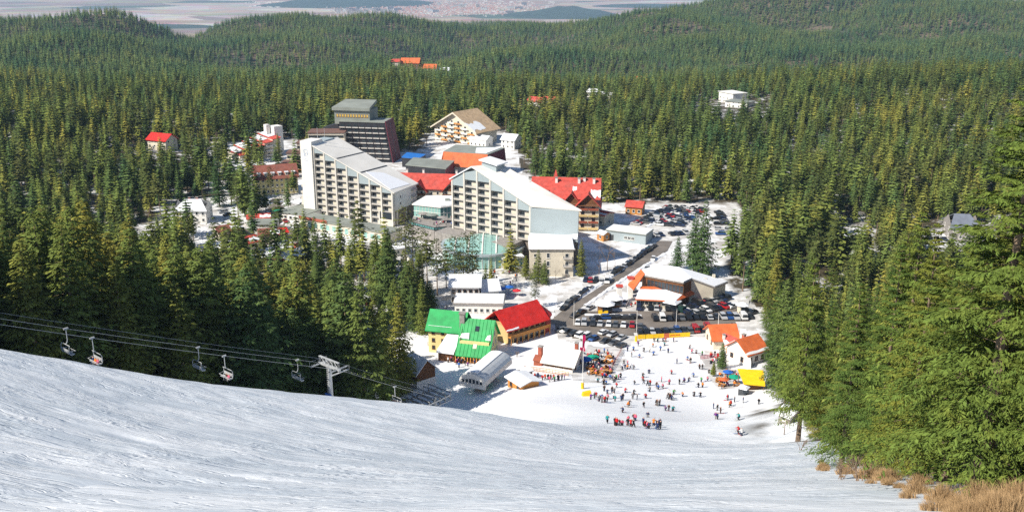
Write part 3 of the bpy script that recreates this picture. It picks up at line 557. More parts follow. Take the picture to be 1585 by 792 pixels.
# thin or bare patches on the far hills
bare = (T[:, 1] > 1300) & (noise2(T[:, 0] / 120, T[:, 1] / 260, 12, 4) + 0.35 * (rs.rand(len(T)) - .5) > 0.46); T = T[~bare]
for g in near_pts: T = T[(T[:, 0] - g[0]) ** 2 + (T[:, 1] - g[1]) ** 2 > 9]
tx, ty = T[:, 0], T[:, 1]; tz = height(tx, ty); n = len(T)
th = 18.5 * (0.50 + 0.85 * rs.rand(n) ** 1.2) + 6 * noise2(tx / 60, ty / 60, 9, 2)
left = (ty < 300) & (tx < -25); right = (ty < 300) & (tx > 20)
th = np.where(left, 25 + 11 * (rs.rand(n) - 0.5), th); th = np.where(right, 19 + 12 * (rs.rand(n) - 0.55), th)
th = np.where((ty < 105) & right, 20 + 9 * (rs.rand(n) - 0.5), th); th = np.where(ty > 1000, th * 0.84, th)
# the crowns of the small wood between village and lift stay low enough to see the houses behind
for i in np.where(left & (ty > 150))[0]:
    pxx, _ = pix((tx[i], ty[i], tz[i])); lim = np.interp(pxx, [-50, 0, 60, 130, 200, 290, 380, 470, 560, 640], [300, 300, 318, 306, 340, 318, 352, 385, 400, 440]) + rs.rand() * 70 * (1 if rs.rand() < .75 else .1)
    d = ray(pxx, lim); hm = CAM_H + d[2] * ty[i] / d[1] - tz[i]; th[i] = min(th[i], max(hm, 7)) if hm < th[i] else min(hm, th[i] + 4)
wide = np.where(ty < 320, np.where(tx < 0, 1.2 + 0.45 * rs.rand(n), 0.68 + 0.24 * rs.rand(n)), 0.95 + 0.6 * rs.rand(n) ** 1.5); rot = rs.rand(n) * 6.28
dep = ty * _cp + (CAM_H - tz) * _sp; app = th / np.maximum(dep, 5) * FPX
# which trees show most: paint silhouettes from near to far on a coarse grid
CELL = 6; gw, gh = 1585 // CELL + 1, 792 // CELL + 1; cov = np.zeros((gh, gw), np.uint8); vis = np.zeros(n)
snow = np.zeros((gh, gw), bool)
for c in range(gw):
    ln = np.interp(c * CELL, [0, 300, 500, 650, 760, 1000, 1220, 1290, 1430], [540, 590, 614, 632, 648, 662, 692, 735, 792]); snow[int(ln // CELL):, c] = True
order = np.argsort(dep)
for i in order[:9000]:
    if ty[i] < 24: continue
    pxx, pyb = pix((tx[i], ty[i], tz[i])); pt_ = pyb - app[i] * 0.95; wpx = 2.9 * th[i] / 20 * wide[i] / dep[i] * FPX; a = 0
    for rr in range(max(0, int(pt_ // CELL)), min(gh, int(pyb // CELL) + 1)):
        f = min(1, max(0.0, (rr * CELL + 3 - pt_) / max(app[i], 1))); hw = wpx * f; c0, c1 = max(0, int((pxx - hw) // CELL)), min(gw, int((pxx + hw) // CELL) + 1)
        if c1 <= c0: continue
        seg = cov[rr, c0:c1]; fre = (seg < 2); 
        if ty[i] > 118: fre &= ~snow[rr, c0:c1]
        a += int(fre.sum()); seg[fre] += 1
    vis[i] = a
pick = np.argsort(-vis)[:250]; ispick = np.zeros(n, bool); ispick[pick] = True
for i in pick:
    x, y = tx[i], ty[i]
    if y < 300 and x > 15:
        P = NEAR_C[rs.randint(2)] if y < 85 else NEAR_B[rs.randint(4)] if rs.rand() < 0.8 else NEAR_G[rs.randint(4)]
        lab = ('tall bright green spruce at the wooded right edge of the foreground slope' if y < 110 else 'green spruce in the wood beside the lower piste, below the tall foreground trees')
        grp = 'spruces of the wood right of the piste'
    elif y < 330:
        P = NEAR_G[rs.randint(4)]; grp = 'spruces of the wood behind the chairlift'
        lab = 'shaded dark spruce in the wood behind the chairlift' if vis[i] > 60 else 'sunlit topped spruce in the wood between the chairlift and the village'
    else:
        P = (MID + MIDPINE)[rs.randint(6)]; grp = 'conifers of the forest round the village'
        lab = 'conifer at the forest edge left of the village' if x < -60 else ('conifer at the forest edge beyond the car parks' if x > 40 else 'conifer of the forest behind the hotels')
    tree(P, x, y, tz[i] - 0.2, th[i], lab, 'spruce_tree', grp, wide[i], rot[i])
# every other tree of the forest: one mass
keep = ~ispick; X2, Y2, Z2 = tx[keep], ty[keep], tz[keep] - 0.2; a2 = app[keep]; m2 = len(X2)
kind = np.where(a2 > 160, rs.randint(0, 4, m2), np.where(a2 > 30, 4 + rs.randint(0, 6, m2), 10 + rs.randint(0, 3, m2)))
kind = np.where((kind < 4) & (X2 > 15), kind + 13, kind)
pc = bpy.data.collections.new('forest_tree_kinds')
for j, P in enumerate(NEAR_G + MID + MIDPINE + FAR + NEAR_B):
    o = bpy.data.objects.new('k%02d' % j, None); nb = len(P.V); tv = np.array(P.tb.v); tf = [tuple(a + nb for a in f) for f in P.tb.f if len(f) == 4]
    VV = np.r_[P.V, tv]; FF = np.r_[P.F, np.array(tf)]; MI = np.r_[np.zeros(len(P.F)), np.ones(len(tf))]
    bpy.data.objects.remove(o); km = mesh_np('forest_kind', VV, FF, [P.needle, M_BARK], MI); km.polygons.foreach_set('use_smooth', np.ones(len(FF), bool)); tn = tv.copy(); tn[:, 2] = 0; tn /= np.maximum(np.linalg.norm(tn, axis=1, keepdims=True), 1e-6)
    km.normals_split_custom_set_from_vertices(np.r_[P.N, tn].tolist()); o = bpy.data.objects.new('k%02d' % j, km); pc.objects.link(o)
fm = bpy.data.meshes.new('forest'); fm.vertices.add(m2); fm.vertices.foreach_set('co', np.c_[X2, Y2, Z2].astype(np.float32).ravel())
for nm, ty_, val in (('kind_index', 'INT', kind.astype(np.int32)), ('size', 'FLOAT', (th[keep] / 20).astype(np.float32)), ('girth', 'FLOAT', (wide[keep]).astype(np.float32)), ('turn', 'FLOAT', rot[keep].astype(np.float32))):
    a = fm.attributes.new(nm, ty_, 'POINT'); a.data.foreach_set('value', val)
fo = link('forest', fm); tag(fo, 'dense dark green conifer forest covering the hills around the village', 'forest', kind='stuff')
ng = bpy.data.node_groups.new('forest_trees', 'GeometryNodeTree')
ng.interface.new_socket('Geometry', in_out='INPUT', socket_type='NodeSocketGeometry'); ng.interface.new_socket('Geometry', in_out='OUTPUT', socket_type='NodeSocketGeometry')
gi, go = ng.nodes.new('NodeGroupInput'), ng.nodes.new('NodeGroupOutput'); iop = ng.nodes.new('GeometryNodeInstanceOnPoints'); ci = ng.nodes.new('GeometryNodeCollectionInfo')
ci.inputs[0].default_value = pc; ci.inputs['Separate Children'].default_value = True; ci.inputs['Reset Children'].default_value = True
def na(nm, dt):
    q = ng.nodes.new('GeometryNodeInputNamedAttribute'); q.data_type = dt; q.inputs[0].default_value = nm; return q.outputs[0]
iop.inputs['Pick Instance'].default_value = True; gl = ng.links.new
gl(gi.outputs[0], iop.inputs['Points']); gl(ci.outputs[0], iop.inputs['Instance']); gl(na('kind_index', 'INT'), iop.inputs['Instance Index'])
cx1 = ng.nodes.new('ShaderNodeCombineXYZ'); gl(na('turn', 'FLOAT'), cx1.inputs[2])
er = ng.nodes.new('FunctionNodeEulerToRotation'); gl(cx1.outputs[0], er.inputs[0]); gl(er.outputs[0], iop.inputs['Rotation'])
mu = ng.nodes.new('ShaderNodeMath'); mu.operation = 'MULTIPLY'; gl(na('size', 'FLOAT'), mu.inputs[0]); gl(na('girth', 'FLOAT'), mu.inputs[1])
cx2 = ng.nodes.new('ShaderNodeCombineXYZ'); gl(mu.outputs[0], cx2.inputs[0]); gl(mu.outputs[0], cx2.inputs[1]); gl(na('size', 'FLOAT'), cx2.inputs[2]); gl(cx2.outputs[0], iop.inputs['Scale'])
gl(iop.outputs[0], go.inputs[0]); md = fo.modifiers.new('trees', 'NODES'); md.node_group = ng
print('forest', m2, 'tri near', len(NEAR_G[0].F) * 2, len(NEAR_B[0].F) * 2, len(MID[0].F) * 2, len(FAR[0].F) * 2)
# ---------------------------------------------------------------- building kit
WIN = {}
def window_mesh(w, h, frame=M_WHITE, glass=M_GLASS, bars=0):
    k = (round(w, 2), round(h, 2), frame.name, glass.name, bars)
    if k not in WIN:
        b = MB(); t = 0.11; hw = w / 2
        b.box(-hw, -0.09, 0, hw, 0.0, t); b.box(-hw, -0.09, h - t, hw, 0.0, h); b.box(-hw, -0.09, t, -hw + t, 0.0, h - t); b.box(hw - t, -0.09, t, hw, 0.0, h - t)
        for i in range(bars): x = -hw + w * (i + 1) / (bars + 1); b.box(x - .04, -0.08, t, x + .04, 0.0, h - t)
        b.poly([(-hw + t, -0.03, t), (hw - t, -0.03, t), (hw - t, -0.03, h - t), (-hw + t, -0.03, h - t)], 1)
        b.box(-hw - .1, -0.18, -0.08, hw + .1, 0.0, 0)
        WIN[k] = b.mesh('window', [frame, glass])
    return WIN[k]
def windows(parent, face, L, D, rows, cols, fh, w=1.2, h=1.4, z0=1.0, frame=M_WHITE, glass=M_GLASS, x0=0.0, x1=None, skip=None, bars=0, out=0.005):
    """windows on one face of a box house: f front (towards the viewer), l left, r right"""
    me = window_mesh(w, h, frame, glass, bars); span = L if face == 'f' else D; x1 = span if x1 is None else x1
    for r in range(rows):
        for c in range(cols):
            if skip and skip(r, c): continue
            s = x0 + (x1 - x0) * (c + 0.5) / cols; z = z0 + r * fh
            if face == 'f': link('window', me, parent, (s, -out, z))
            elif face == 'r': link('window', me, parent, (L + out, s, z), R(90))
            elif face == 'l': link('window', me, parent, (-out, D - s, z), R(-90))
def frame_px(A, B, ground=True, z=None):
    if len(A) == 3: a = np.array([(A[0] - 792.5) / FPX * (A[2] * _cp + 35), A[2], 0.0]); b_ = np.array([(B[0] - 792.5) / FPX * (B[2] * _cp + 35), B[2], 0.0]); a[2] = hz(a[0], a[1]); b_[2] = hz(b_[0], b_[1])
    else: a = G(*A) if z is None else at_z(*A, z); b_ = G(*B) if z is None else at_z(*B, z)
    d = b_[:2] - a[:2]; L = float(np.hypot(*d)); return (a[0], a[1], min(a[2], b_[2])), math.atan2(d[1], d[0]), L
def lo(z=0, d=0.8): return -d
def gable_roof(parent, L, D, H, rise, ov, mat_, ridge='u', th=0.28, name='roof', x0=0.0, y0=0.0, snow=None, ends=0.0):
    b = MB(); o = ov
    if ridge == 'u':
        s = rise / (D / 2); e = H - s * o; a0, a1 = x0 - o, x0 + L + o
        for y_e, sg in ((y0 - o, 1), (y0 + D + o, -1)):
            b.slab([(a0, y_e, e + th), (a1, y_e, e + th), (a1 - ends, y0 + D / 2, H + rise + th), (a0 + ends, y0 + D / 2, H + rise + th)], th)
    else:
        s = rise / (L / 2); e = H - s * o; c0, c1 = y0 - o, y0 + D + o
        for x_e in (x0 - o, x0 + L + o):
            b.slab([(x_e, c0, e + th), (x_e, c1, e + th), (x0 + L / 2, c1 - ends, H + rise + th), (x0 + L / 2, c0 + ends, H + rise + th)], th)
    r = b.build(name, mat_, parent)
    if snow:                                              # patches of snow lying on the slopes: list of (slope -1/1, u0, u1, t0, t1)
        for sl, u0, u1, t0, t1 in snow:
            q = MB(); rr = random.Random(int(u0 * 97 + t0 * 31)); pts = []
            def pt(u, t):
                if ridge == 'u':
                    y = (y0 - o + (D / 2 + o) * t) if sl < 0 else (y0 + D + o - (D / 2 + o) * t); return (x0 - o + (L + 2*o) * u, y, e + (H + rise - e) * t + th + 0.12)
                x = (x0 - o + (L / 2 + o) * t) if sl < 0 else (x0 + L + o - (L / 2 + o) * t); return (x, y0 - o + (D + 2*o) * u, e + (H + rise - e) * t + th + 0.12)
            n = 7
            for i in range(n): pts.append(pt(u0 + (u1 - u0) * i / (n - 1), t0 + rr.uniform(0, .3) * (t1 - t0)))
            for i in range(n): pts.append(pt(u1 - (u1 - u0) * i / (n - 1), t1 - rr.uniform(0, .3) * (t1 - t0)))
            q.slab(pts, 0.14); q.build('snow_patch', M_ROOFSNOW, r)
    return r
def walls(parent, L, D, H, mat_, rise=0, ridge='u', base=-0.8, name='wall', base_mat=None, base_h=0):
    b = MB()
    if rise and ridge == 'u':
        b.solid([(0,0,base),(L,0,base),(L,D,base),(0,D,base)], [(0,0,H),(L,0,H),(L,D,H),(0,D,H)])
        for x in (0, L): b.poly([(x,0,H),(x,D,H),(x,D/2,H+rise)])
    elif rise:
        b.solid([(0,0,base),(L,0,base),(L,D,base),(0,D,base)], [(0,0,H),(L,0,H),(L,D,H),(0,D,H)])
        for y in (0, D): b.poly([(0,y,H),(L,y,H),(L/2,y,H+rise)])
    else: b.box(0, 0, base, L, D, H)
    w = b.build(name, mat_, parent)
    if base_mat: q = MB(); q.box(-.06, -.06, base, L + .06, D + .06, base_h); q.build('plinth', base_mat, parent)
    return w
def chimney(parent, x, y, z0, z1, w=0.9, m=M_BRICK, cap=M_STONE):
    b = MB(); b.box(x - w/2, y - w/2, z0, x + w/2, y + w/2, z1); c = b.build('chimney', m, parent); q = MB(); q.box(x - w*.65, y - w*.65, z1, x + w*.65, y + w*.65, z1 + .2); q.build('cap', cap, c); return c
def house(name, label, cat, A, B, D, H, rise, ridge='u', wall=M_WHITE, roof=M_REDTILE, ov=0.7, rows=2, cols=4, dcols=2, fh=2.9, frame=M_WHITE, snow=None, chim=None, group=None, z=None, base_mat=None, base_h=1.0, wins='flr', ww=1.2, wh=1.4, ends=0.0, L=None):
    loc, rz, LL = frame_px(A, B, z=z); L = L or LL
    t = thing(name, label, cat, loc, rz, group); walls(t, L, D, H, wall, rise, ridge, base_mat=base_mat, base_h=base_h)
    if rise: gable_roof(t, L, D, H, rise, ov, roof, ridge, snow=snow, ends=ends)
    else:
        b = MB(); b.box(-ov, -ov, H, L + ov, D + ov, H + .35); r = b.build('roof', roof, t)
        if snow: q = MB(); q.box(-ov + .3, -ov + .3, H + .35, L + ov - .3, D + ov - .3, H + .6); q.build('snow_layer', M_ROOFSNOW, r)
    if 'f' in wins: windows(t, 'f', L, D, rows, cols, fh, ww, wh, frame=frame)
    if 'l' in wins: windows(t, 'l', L, D, rows, dcols, fh, ww, wh, frame=frame)
    if 'r' in wins: windows(t, 'r', L, D, rows, dcols, fh, ww, wh, frame=frame)
    for c in (chim or []): chimney(t, *c)
    return t, L

# ---------------------------------------------------------------- the two stepped white hotels
def balcony_mesh(w, d=1.25, kind=0):
    b = MB(); hw = w / 2
    b.box(-hw, -d, -0.14, hw, 0, 0.0); b.box(-hw, -d, 0.0, hw, -d + 0.10, 0.55); b.box(-hw, -d + .02, 0.88, hw, -d + 0.09, 0.96, 1)
    n = int(w / 0.45)
    for i in range(n + 1): x = -hw + .03 + (w - .06) * i / n; b.box(x - .03, -d + .03, 0.55, x + .03, -d + .08, 0.88, 1)
    b.box(-hw, -d + .1, 0, -hw + .08, 0, 0.85); b.box(hw - .08, -d + .1, 0, hw, 0, 0.85)
    return b.mesh('balcony', [M_PANEL, M_STEEL])
def french_mesh(w, h):
    b = MB(); hw = w / 2; b.poly([(-hw, -.02, .05), (hw, -.02, .05), (hw, -.02, h), (-hw, -.02, h)], 1)
    for x in (-hw, -hw * .1, hw): b.box(x - .07, -.08, .05, x + .07, 0.0, h)
    b.box(-hw, -.08, h - .12, hw, 0.0, h); b.box(-hw * .1, -.05, .05, hw, -.03, h * .96, 2)
    return b.mesh('window', [M_WHITE, M_GLASS, M_CREAM])
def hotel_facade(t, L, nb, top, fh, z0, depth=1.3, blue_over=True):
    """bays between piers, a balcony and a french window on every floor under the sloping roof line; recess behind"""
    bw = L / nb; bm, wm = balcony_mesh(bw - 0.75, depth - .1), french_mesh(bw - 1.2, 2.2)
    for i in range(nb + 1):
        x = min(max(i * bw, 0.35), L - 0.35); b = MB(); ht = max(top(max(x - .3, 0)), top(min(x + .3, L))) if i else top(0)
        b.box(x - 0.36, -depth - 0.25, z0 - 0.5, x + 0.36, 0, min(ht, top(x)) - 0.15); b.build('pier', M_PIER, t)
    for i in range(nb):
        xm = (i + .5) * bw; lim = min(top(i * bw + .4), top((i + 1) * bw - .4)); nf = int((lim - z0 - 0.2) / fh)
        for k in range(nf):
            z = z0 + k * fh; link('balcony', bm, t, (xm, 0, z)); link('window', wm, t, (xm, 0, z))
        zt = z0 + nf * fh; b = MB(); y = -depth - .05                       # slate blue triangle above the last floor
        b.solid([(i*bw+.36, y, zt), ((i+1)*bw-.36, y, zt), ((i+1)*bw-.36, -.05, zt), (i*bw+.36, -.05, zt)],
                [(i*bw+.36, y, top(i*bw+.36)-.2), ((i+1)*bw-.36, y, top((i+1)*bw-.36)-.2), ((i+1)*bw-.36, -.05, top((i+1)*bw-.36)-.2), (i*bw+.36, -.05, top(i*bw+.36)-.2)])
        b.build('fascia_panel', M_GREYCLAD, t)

loc, rz, L = frame_px((493,335), (612,350), z=0.0); HW_D = 19.0
t = thing('stepped_hotel', 'tall cream hotel with a sloping white roof and a white slab wall', 'hotel', loc, rz)
topw = lambda u: 33.6 - (33.6 - 16.0) * u / L
b = MB(); prof = [(0, 0), (L, 0), (L, topw(L)), (0, topw(0))]
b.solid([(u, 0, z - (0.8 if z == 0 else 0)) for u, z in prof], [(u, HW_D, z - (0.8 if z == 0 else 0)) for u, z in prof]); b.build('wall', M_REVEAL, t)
b = MB(); b.box(L + .003, 0.0, 7.0, L + .4, HW_D, topw(L) - .05); b.build('end_wall', M_WHITE, t)
b = MB(); b.slab([(-.6, -2.0, topw(-.6) + .45), (L + 1.2, -2.0, topw(L + 1.2) + .45), (L + 1.2, HW_D + .6, topw(L + 1.2) + .45), (-.6, HW_D + .6, topw(-.6) + .45)], 0.5)
roof = b.build('roof', M_ROOFGREY, t)
for u0, u1 in ((0.30, 0.312), (0.60, 0.615)):
    q = MB(); q.slab([(L*u0, -1.2, topw(L*u0) + .62), (L*u1, -1.2, topw(L*u1) + .62), (L*(u1+.03), HW_D, topw(L*(u1+.03)) + .62), (L*(u0+.03), HW_D, topw(L*(u0+.03)) + .62)], 0.3); q.build('expansion_joint', M_DARKST, roof)
q = MB(); q.slab([(L*.62, 2, topw(L*.62) + .60), (L*.97, -1, topw(L*.97) + .60), (L*1.0, HW_D*.75, topw(L) + .60), (L*.72, HW_D*.55, topw(L*.72) + .60)], 0.18); q.build('snow_patch', M_SNOW, roof)
hotel_facade(t, L, 7, topw, 3.0, 0.3)
for k in range(2):
    for j in range(2): link('window', window_mesh(1.0, 1.3), t, (L + .41, 4.5 + 0 * j, 9 + 3.1 * k), R(90)) if j == 0 else None
bmE = balcony_mesh(3.6, 1.2)
for k in range(3): link('balcony', bmE, t, (L + .4, HW_D - 3, 7.4 + 3.0 * k), R(90))
# open corner on columns at the low end
b = MB(); b.box(L - 7.5, -1.8, -.5, L - 6.9, -1.2, 6.6); b.box(L - .6, -1.8, -.5, L, -1.2, 6.6); b.build('corner_column', M_PIER, t)
b = MB(); b.box(L - 6.9, -1.5, 3.2, L - .6, -1.4, 6.4); b.build('corner_glazing', M_GLASS, t)
b = MB(); b.box(L - 6.9, -1.62, 0.2, L - .6, -1.50, 3.2); b.build('corner_panel', M_CREAM, t)
b = MB()
for y in (1.0, 9.0, 17.5): b.box(L + .0, y, -.5, L + .55, y + .7, 7.0)
b.build('end_column', M_PIER, t)
# white slab wall with the emblem, and the raked terraces behind it
b = MB(); b.box(-6.3, -2.2, -.8, -.05, 6.5, 35.6); slab = b.build('slab_wall', M_WHITE, t)
M_EMB = mat('emblem_grey_blue', (0.30, 0.38, 0.52), 0.6, 0.05)
b = MB(); ex, ez, ey = -3.3, 30.0, -2.23
def arc(b, cx, cz, rx, rzz, a0, a1, w, n=14):
    P = [(cx + rx * math.cos(R(a0 + (a1 - a0) * i / n)), cz + rzz * math.sin(R(a0 + (a1 - a0) * i / n))) for i in range(n + 1)]
    Q = [(cx + (rx - w) * math.cos(R(a0 + (a1 - a0) * i / n)), cz + (rzz - w) * math.sin(R(a0 + (a1 - a0) * i / n))) for i in range(n + 1)]
    for i in range(n): b.solid([(P[i][0], ey, P[i][1]), (P[i+1][0], ey, P[i+1][1]), (Q[i+1][0], ey, Q[i+1][1]), (Q[i][0], ey, Q[i][1])], [(P[i][0], ey + .028, P[i][1]), (P[i+1][0], ey + .028, P[i+1][1]), (Q[i+1][0], ey + .028, Q[i+1][1]), (Q[i][0], ey + .028, Q[i][1])])
arc(b, ex - .2, ez + .4, 1.5, 1.5, -60, 200, .28); arc(b, ex + .4, ez - .6, 1.0, .9, 30, 300, .24); b.box(ex - .9, ey, ez - 1.5, ex - .62, ey + .028, ez + 1.1)
arc(b, ex, ez - 3.0, 1.0, .55, 0, 360, .2); b.build('emblem', M_EMB, slab)
b = MB(); b.solid([(-12.5, 3, -.8), (-6.3, 3, -.8), (-6.3, 3, 27), (-7.2, 3, 27)], [(-12.5, HW_D, -.8), (-6.3, HW_D, -.8), (-6.3, HW_D, 27), (-7.2, HW_D, 27)]); b.build('raked_wing', M_PIER, t)
for k in range(9):
    z = 0.5 + k * 3.0; x = -12.5 + 5.3 * z / 27; b = MB(); b.box(x - 1.0, 3.2, z, x + .1, HW_D, z + 1.0); b.build('terrace', M_PANEL, t)
b = MB(); b.box(-6, 8, 27, 0, HW_D - 3, 34.5); b.build('stair_tower', M_GREYCLAD, t)
for x in (-1.5, 2.5): b = MB(); b.tube((x, 5, 33), (x, 5, 41), .12, .07); b.build('antenna', M_STEEL, t)
# its podium with shop windows
loc2, rz2, L2 = frame_px((466,352), (602,378), z=0.0)
p = thing('hotel_podium', 'low shop podium with teal windows before the stepped hotel', 'building', loc2, rz2)
walls(p, L2, 9, 4.4, M_CREAM); b = MB(); b.box(-.3, -.5, 4.4, L2 + .3, 9, 4.9); b.build('roof', M_GREYROOF, p); b = MB(); b.box(-.3, -.62, 4.3, L2 * .32, -.5, 5.6); b.build('parapet', M_BRICK, p)
for i in range(14): link('window', window_mesh(2.2, 2.6, M_WHITE, M_TEAL), p, (L2 * (i + .5) / 14, -.01, .8))
loc2, rz2, L2 = frame_px((431,340), (470,346), z=0.0)
p = thing('flat_roofed_annex', 'low annex with grey flat roof left of the stepped hotel', 'building', loc2, rz2); walls(p, L2, 30, 3.6, M_WHITE); b = MB(); b.box(-.4, -.4, 3.6, L2 + .4, 30, 3.95); b.build('roof', M_GREYROOF, p)
for i in range(5): link('window', window_mesh(1.6, 1.5), p, (L2 * (i + .5) / 5, -.01, 1.2))

# right hotel: roof outline taken corner by corner, standing on a podium 8.5 m high
PZ = 8.5
loc, rz, L = frame_px((703,351), (824,372), z=PZ); t = thing('stepped_hotel', 'cream hotel with sloping white roof behind the oval glass hall', 'hotel', loc, rz)
ua = L * 0.27
topr = lambda u: (20.2 + (26.6 - 20.2) * u / ua) if u < ua else 26.6 - (26.6 - 14.0) * (u - ua) / (L - ua)
inv = Matrix.Rotation(-rz, 3, 'Z')
def loc_of(px, py, z): w = at_z(px, py, z); v = inv @ Vector((w[0] - loc[0], w[1] - loc[1], 0)); return v.x, v.y
C = loc_of(896, 327, PZ + 13.8); D1 = (ua + 6.5, 8.5); D0 = (2.5, 9.5)
plan = [(0, 0), (ua, 0), (L, 0), C, D1, D0]; tops = [topr(0), topr(ua), topr(L), 13.8, 26.6, 20.2]
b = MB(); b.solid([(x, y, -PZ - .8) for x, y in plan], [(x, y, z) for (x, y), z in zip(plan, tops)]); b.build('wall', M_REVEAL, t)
def up(i, dz, ox=0, oy=0): return (plan[i][0] + ox, plan[i][1] + oy, tops[i] + dz)
b = MB(); b.slab([up(1, .55, 0, -1.9), up(2, .55, .6, -1.9), up(3, .55, 1.0, .3), up(4, .55, .3, .8)], .5); roof = b.build('roof', M_ROOFGREY, t)
b = MB(); b.slab([up(0, .55, -.8, -1.9), up(1, .55, 0, -1.9), up(4, .55, .3, .8), up(5, .55, -.5, .8)], .5); b.build('roof', M_ROOFSNOW, t)
def onroof(s, w): # s along the slope, w across, on the main roof plane
    a = Vector(up(1, .72)) .lerp(Vector(up(2, .72)), s); c = Vector(up(4, .72)).lerp(Vector(up(3, .72)), s); return tuple(a.lerp(c, w))
for s in (.47, .58): q = MB(); q.slab([onroof(s, .18), onroof(s + .022, .2), onroof(s - .04, .98), onroof(s - .06, .98)], .2); q.build('expansion_joint', M_DARKST, roof)
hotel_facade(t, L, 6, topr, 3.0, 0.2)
e0, e1 = Vector((L, 0)), Vector(C); en = Vector((e1 - e0).to_tuple()).normalized(); eo = Vector((en.y, -en.x)) * 0.35
b = MB(); b.solid([(L + eo.x*2.2, eo.y*2.2 - 1.2, 1.5), (C[0] + eo.x*2.2, C[1] + eo.y*2.2, 1.5), (C[0], C[1], 1.5), (L, -1.2, 1.5)], [(L + eo.x, eo.y - 1.2, 14.0), (C[0] + eo.x, C[1] + eo.y, 13.8), (C[0], C[1], 13.8), (L, -1.2, 14.0)]); clad = b.build('clad_end', M_GREYCLAD, t)
q = MB(); q.slab([(L + eo.x*3, eo.y*3 - 1.4, 2.6), (C[0] + eo.x*3, C[1] + eo.y*3, 3.6), (C[0] + eo.x*1.4, C[1] + eo.y*1.4, 5.6), (L + (C[0]-L)*.55 + eo.x*1.6, C[1]*.55 + eo.y*1.6 - .4, 4.3), (L + eo.x*1.5, eo.y*1.5 - 1.3, 3.6)], 0.8); q.build('snow_bank', M_SNOW, clad)
pw = MB(); pw.box(ua + 2.5, 2.0, topr(ua) - 4, ua + 9.5, 8.0, topr(ua) + 1.6); pent = pw.build('lift_house', M_GREYCLAD, t); q = MB(); q.slab([(ua + 1.7, 1.0, topr(ua) + 3.0), (ua + 10.5, 1.0, topr(ua) + 1.6), (ua + 10.5, 9.2, topr(ua) + 1.6), (ua + 1.7, 9.2, topr(ua) + 3.0)], .45); q.build('roof', M_ROOFSNOW, pent)
b = MB(); b.box(-3, -9.5, -PZ - .8, L * 0.9, -.05, -.3); b.build('podium', M_STONE, t)
# its low wing
loc2, rz2, L2 = frame_px((820,428), (887,428), z=0.0)
t = thing('hotel_wing', 'low white hotel wing with snow on its flat roof', 'building', loc2, rz2); D2 = 15
walls(t, L2, D2, 10.6, M_CREAM); b = MB(); b.box(-.6, -.6, 10.6, L2 + .6, D2, 11.0); rf = b.build('roof', M_STONE, t); q = MB(); q.solid([(-.4,-.4,11.0),(L2+.4,-.4,11.0),(L2+.4,D2,11.0),(-.4,D2,11.0)],[(-.1,-.1,11.5),(L2+.1,-.1,11.5),(L2+.1,D2,12.2),(-.1,D2,12.2)]); q.build('snow_layer', M_SNOW, rf)
for k in range(3):
    link('window', window_mesh(1.2, 2.0), t, (L2*.42, -.01, 1.0 + 3.2*k)); link('window', window_mesh(1.4, 1.8), t, (L2*.85, -.01, 1.0 + 3.2*k)); link('window', window_mesh(1.0, 1.4), t, (L2*.12, -.01, 1.3 + 3.2*k))
    if k: link('balcony', balcony_mesh(3.4, 1.2), t, (L2*.86, 0, .9 + 3.2*k))

# ---------------------------------------------------------------- dark hotel behind
loc, rz, L = frame_px((528,249), (607,252), z=0.0)
t = thing('dark_hotel', 'black hotel with white balcony rows and a raked maroon end wall', 'hotel', loc, rz); HB, DB, LT = 23.5, 15.0, L - 3.5
b = MB(); b.solid([(0,0,-.8),(L + .6,0,-.8),(LT,0,HB),(0,0,HB)], [(0,DB,-.8),(L + .6,DB,-.8),(LT,DB,HB),(0,DB,HB)]); b.build('wall', M_BLACK, t)
b = MB(); b.solid([(L+.6+.02,-.5,-.8),(L+1.1,-.5,-.8),(L+1.1,DB+.2,-.8),(L+.62,DB+.2,-.8)], [(LT+.02,-.5,HB+.8),(LT+.5,-.5,HB+.8),(LT+.5,DB+.2,HB+.8),(LT+.02,DB+.2,HB+.8)]); en_ = b.build('end_wall', M_MAROON, t)
b = MB(); b.solid([(L+1.12,DB*.45,-.8),(L+1.2,DB*.45,-.8),(L+1.2,DB*.5,-.8),(L+1.12,DB*.5,-.8)], [(LT+.52,DB*.45,HB+.5),(LT+.6,DB*.45,HB+.5),(LT+.6,DB*.5,HB+.5),(LT+.52,DB*.5,HB+.5)]); b.build('seam', M_DARKST, en_)
b = MB(); b.box(-.4, -.4, HB, LT, DB + .3, HB + .5); b.build('roof', M_GREYROOF, t)
for k in range(7):
    z = 2.2 + 3.0 * k; xe = L - .6 - 3.5 * z / HB
    for i in range(7):
        xa, xb = xe * i / 7 + .3, xe * (i + 1) / 7 - .3; b = MB(); b.box(xa, -1.0, z - .1, xb, 0, z); b.box(xa, -1.0, z, xb, -.9, z + .5); b.build('balcony', M_PANEL, t)
        link('window', window_mesh(2.2, 1.7, M_DARKST, M_GLASS), t, ((xa + xb) / 2, -.01, z + .35))
b = MB(); b.box(-4, 3.5, HB - 2, L * .56, DB + 4, HB + 6.5); ph = b.build('penthouse', M_GREYROOF, t)
b = MB(); b.slab([(-5, 2.2, HB + 8.0), (L*.56 + .6, 2.2, HB + 8.0), (L*.56 - 1, DB + 6, HB + 10.4), (-3, DB + 6, HB + 10.4)], 1.8); b.build('penthouse_roof', M_GREYROOF, ph)
for i in range(12): link('window', window_mesh(1.15, 1.8, M_WOOD, M_WARM), t, (-3 + (L*.56 + 2.4) * (i + .5) / 12, 3.49, HB + 2.2))
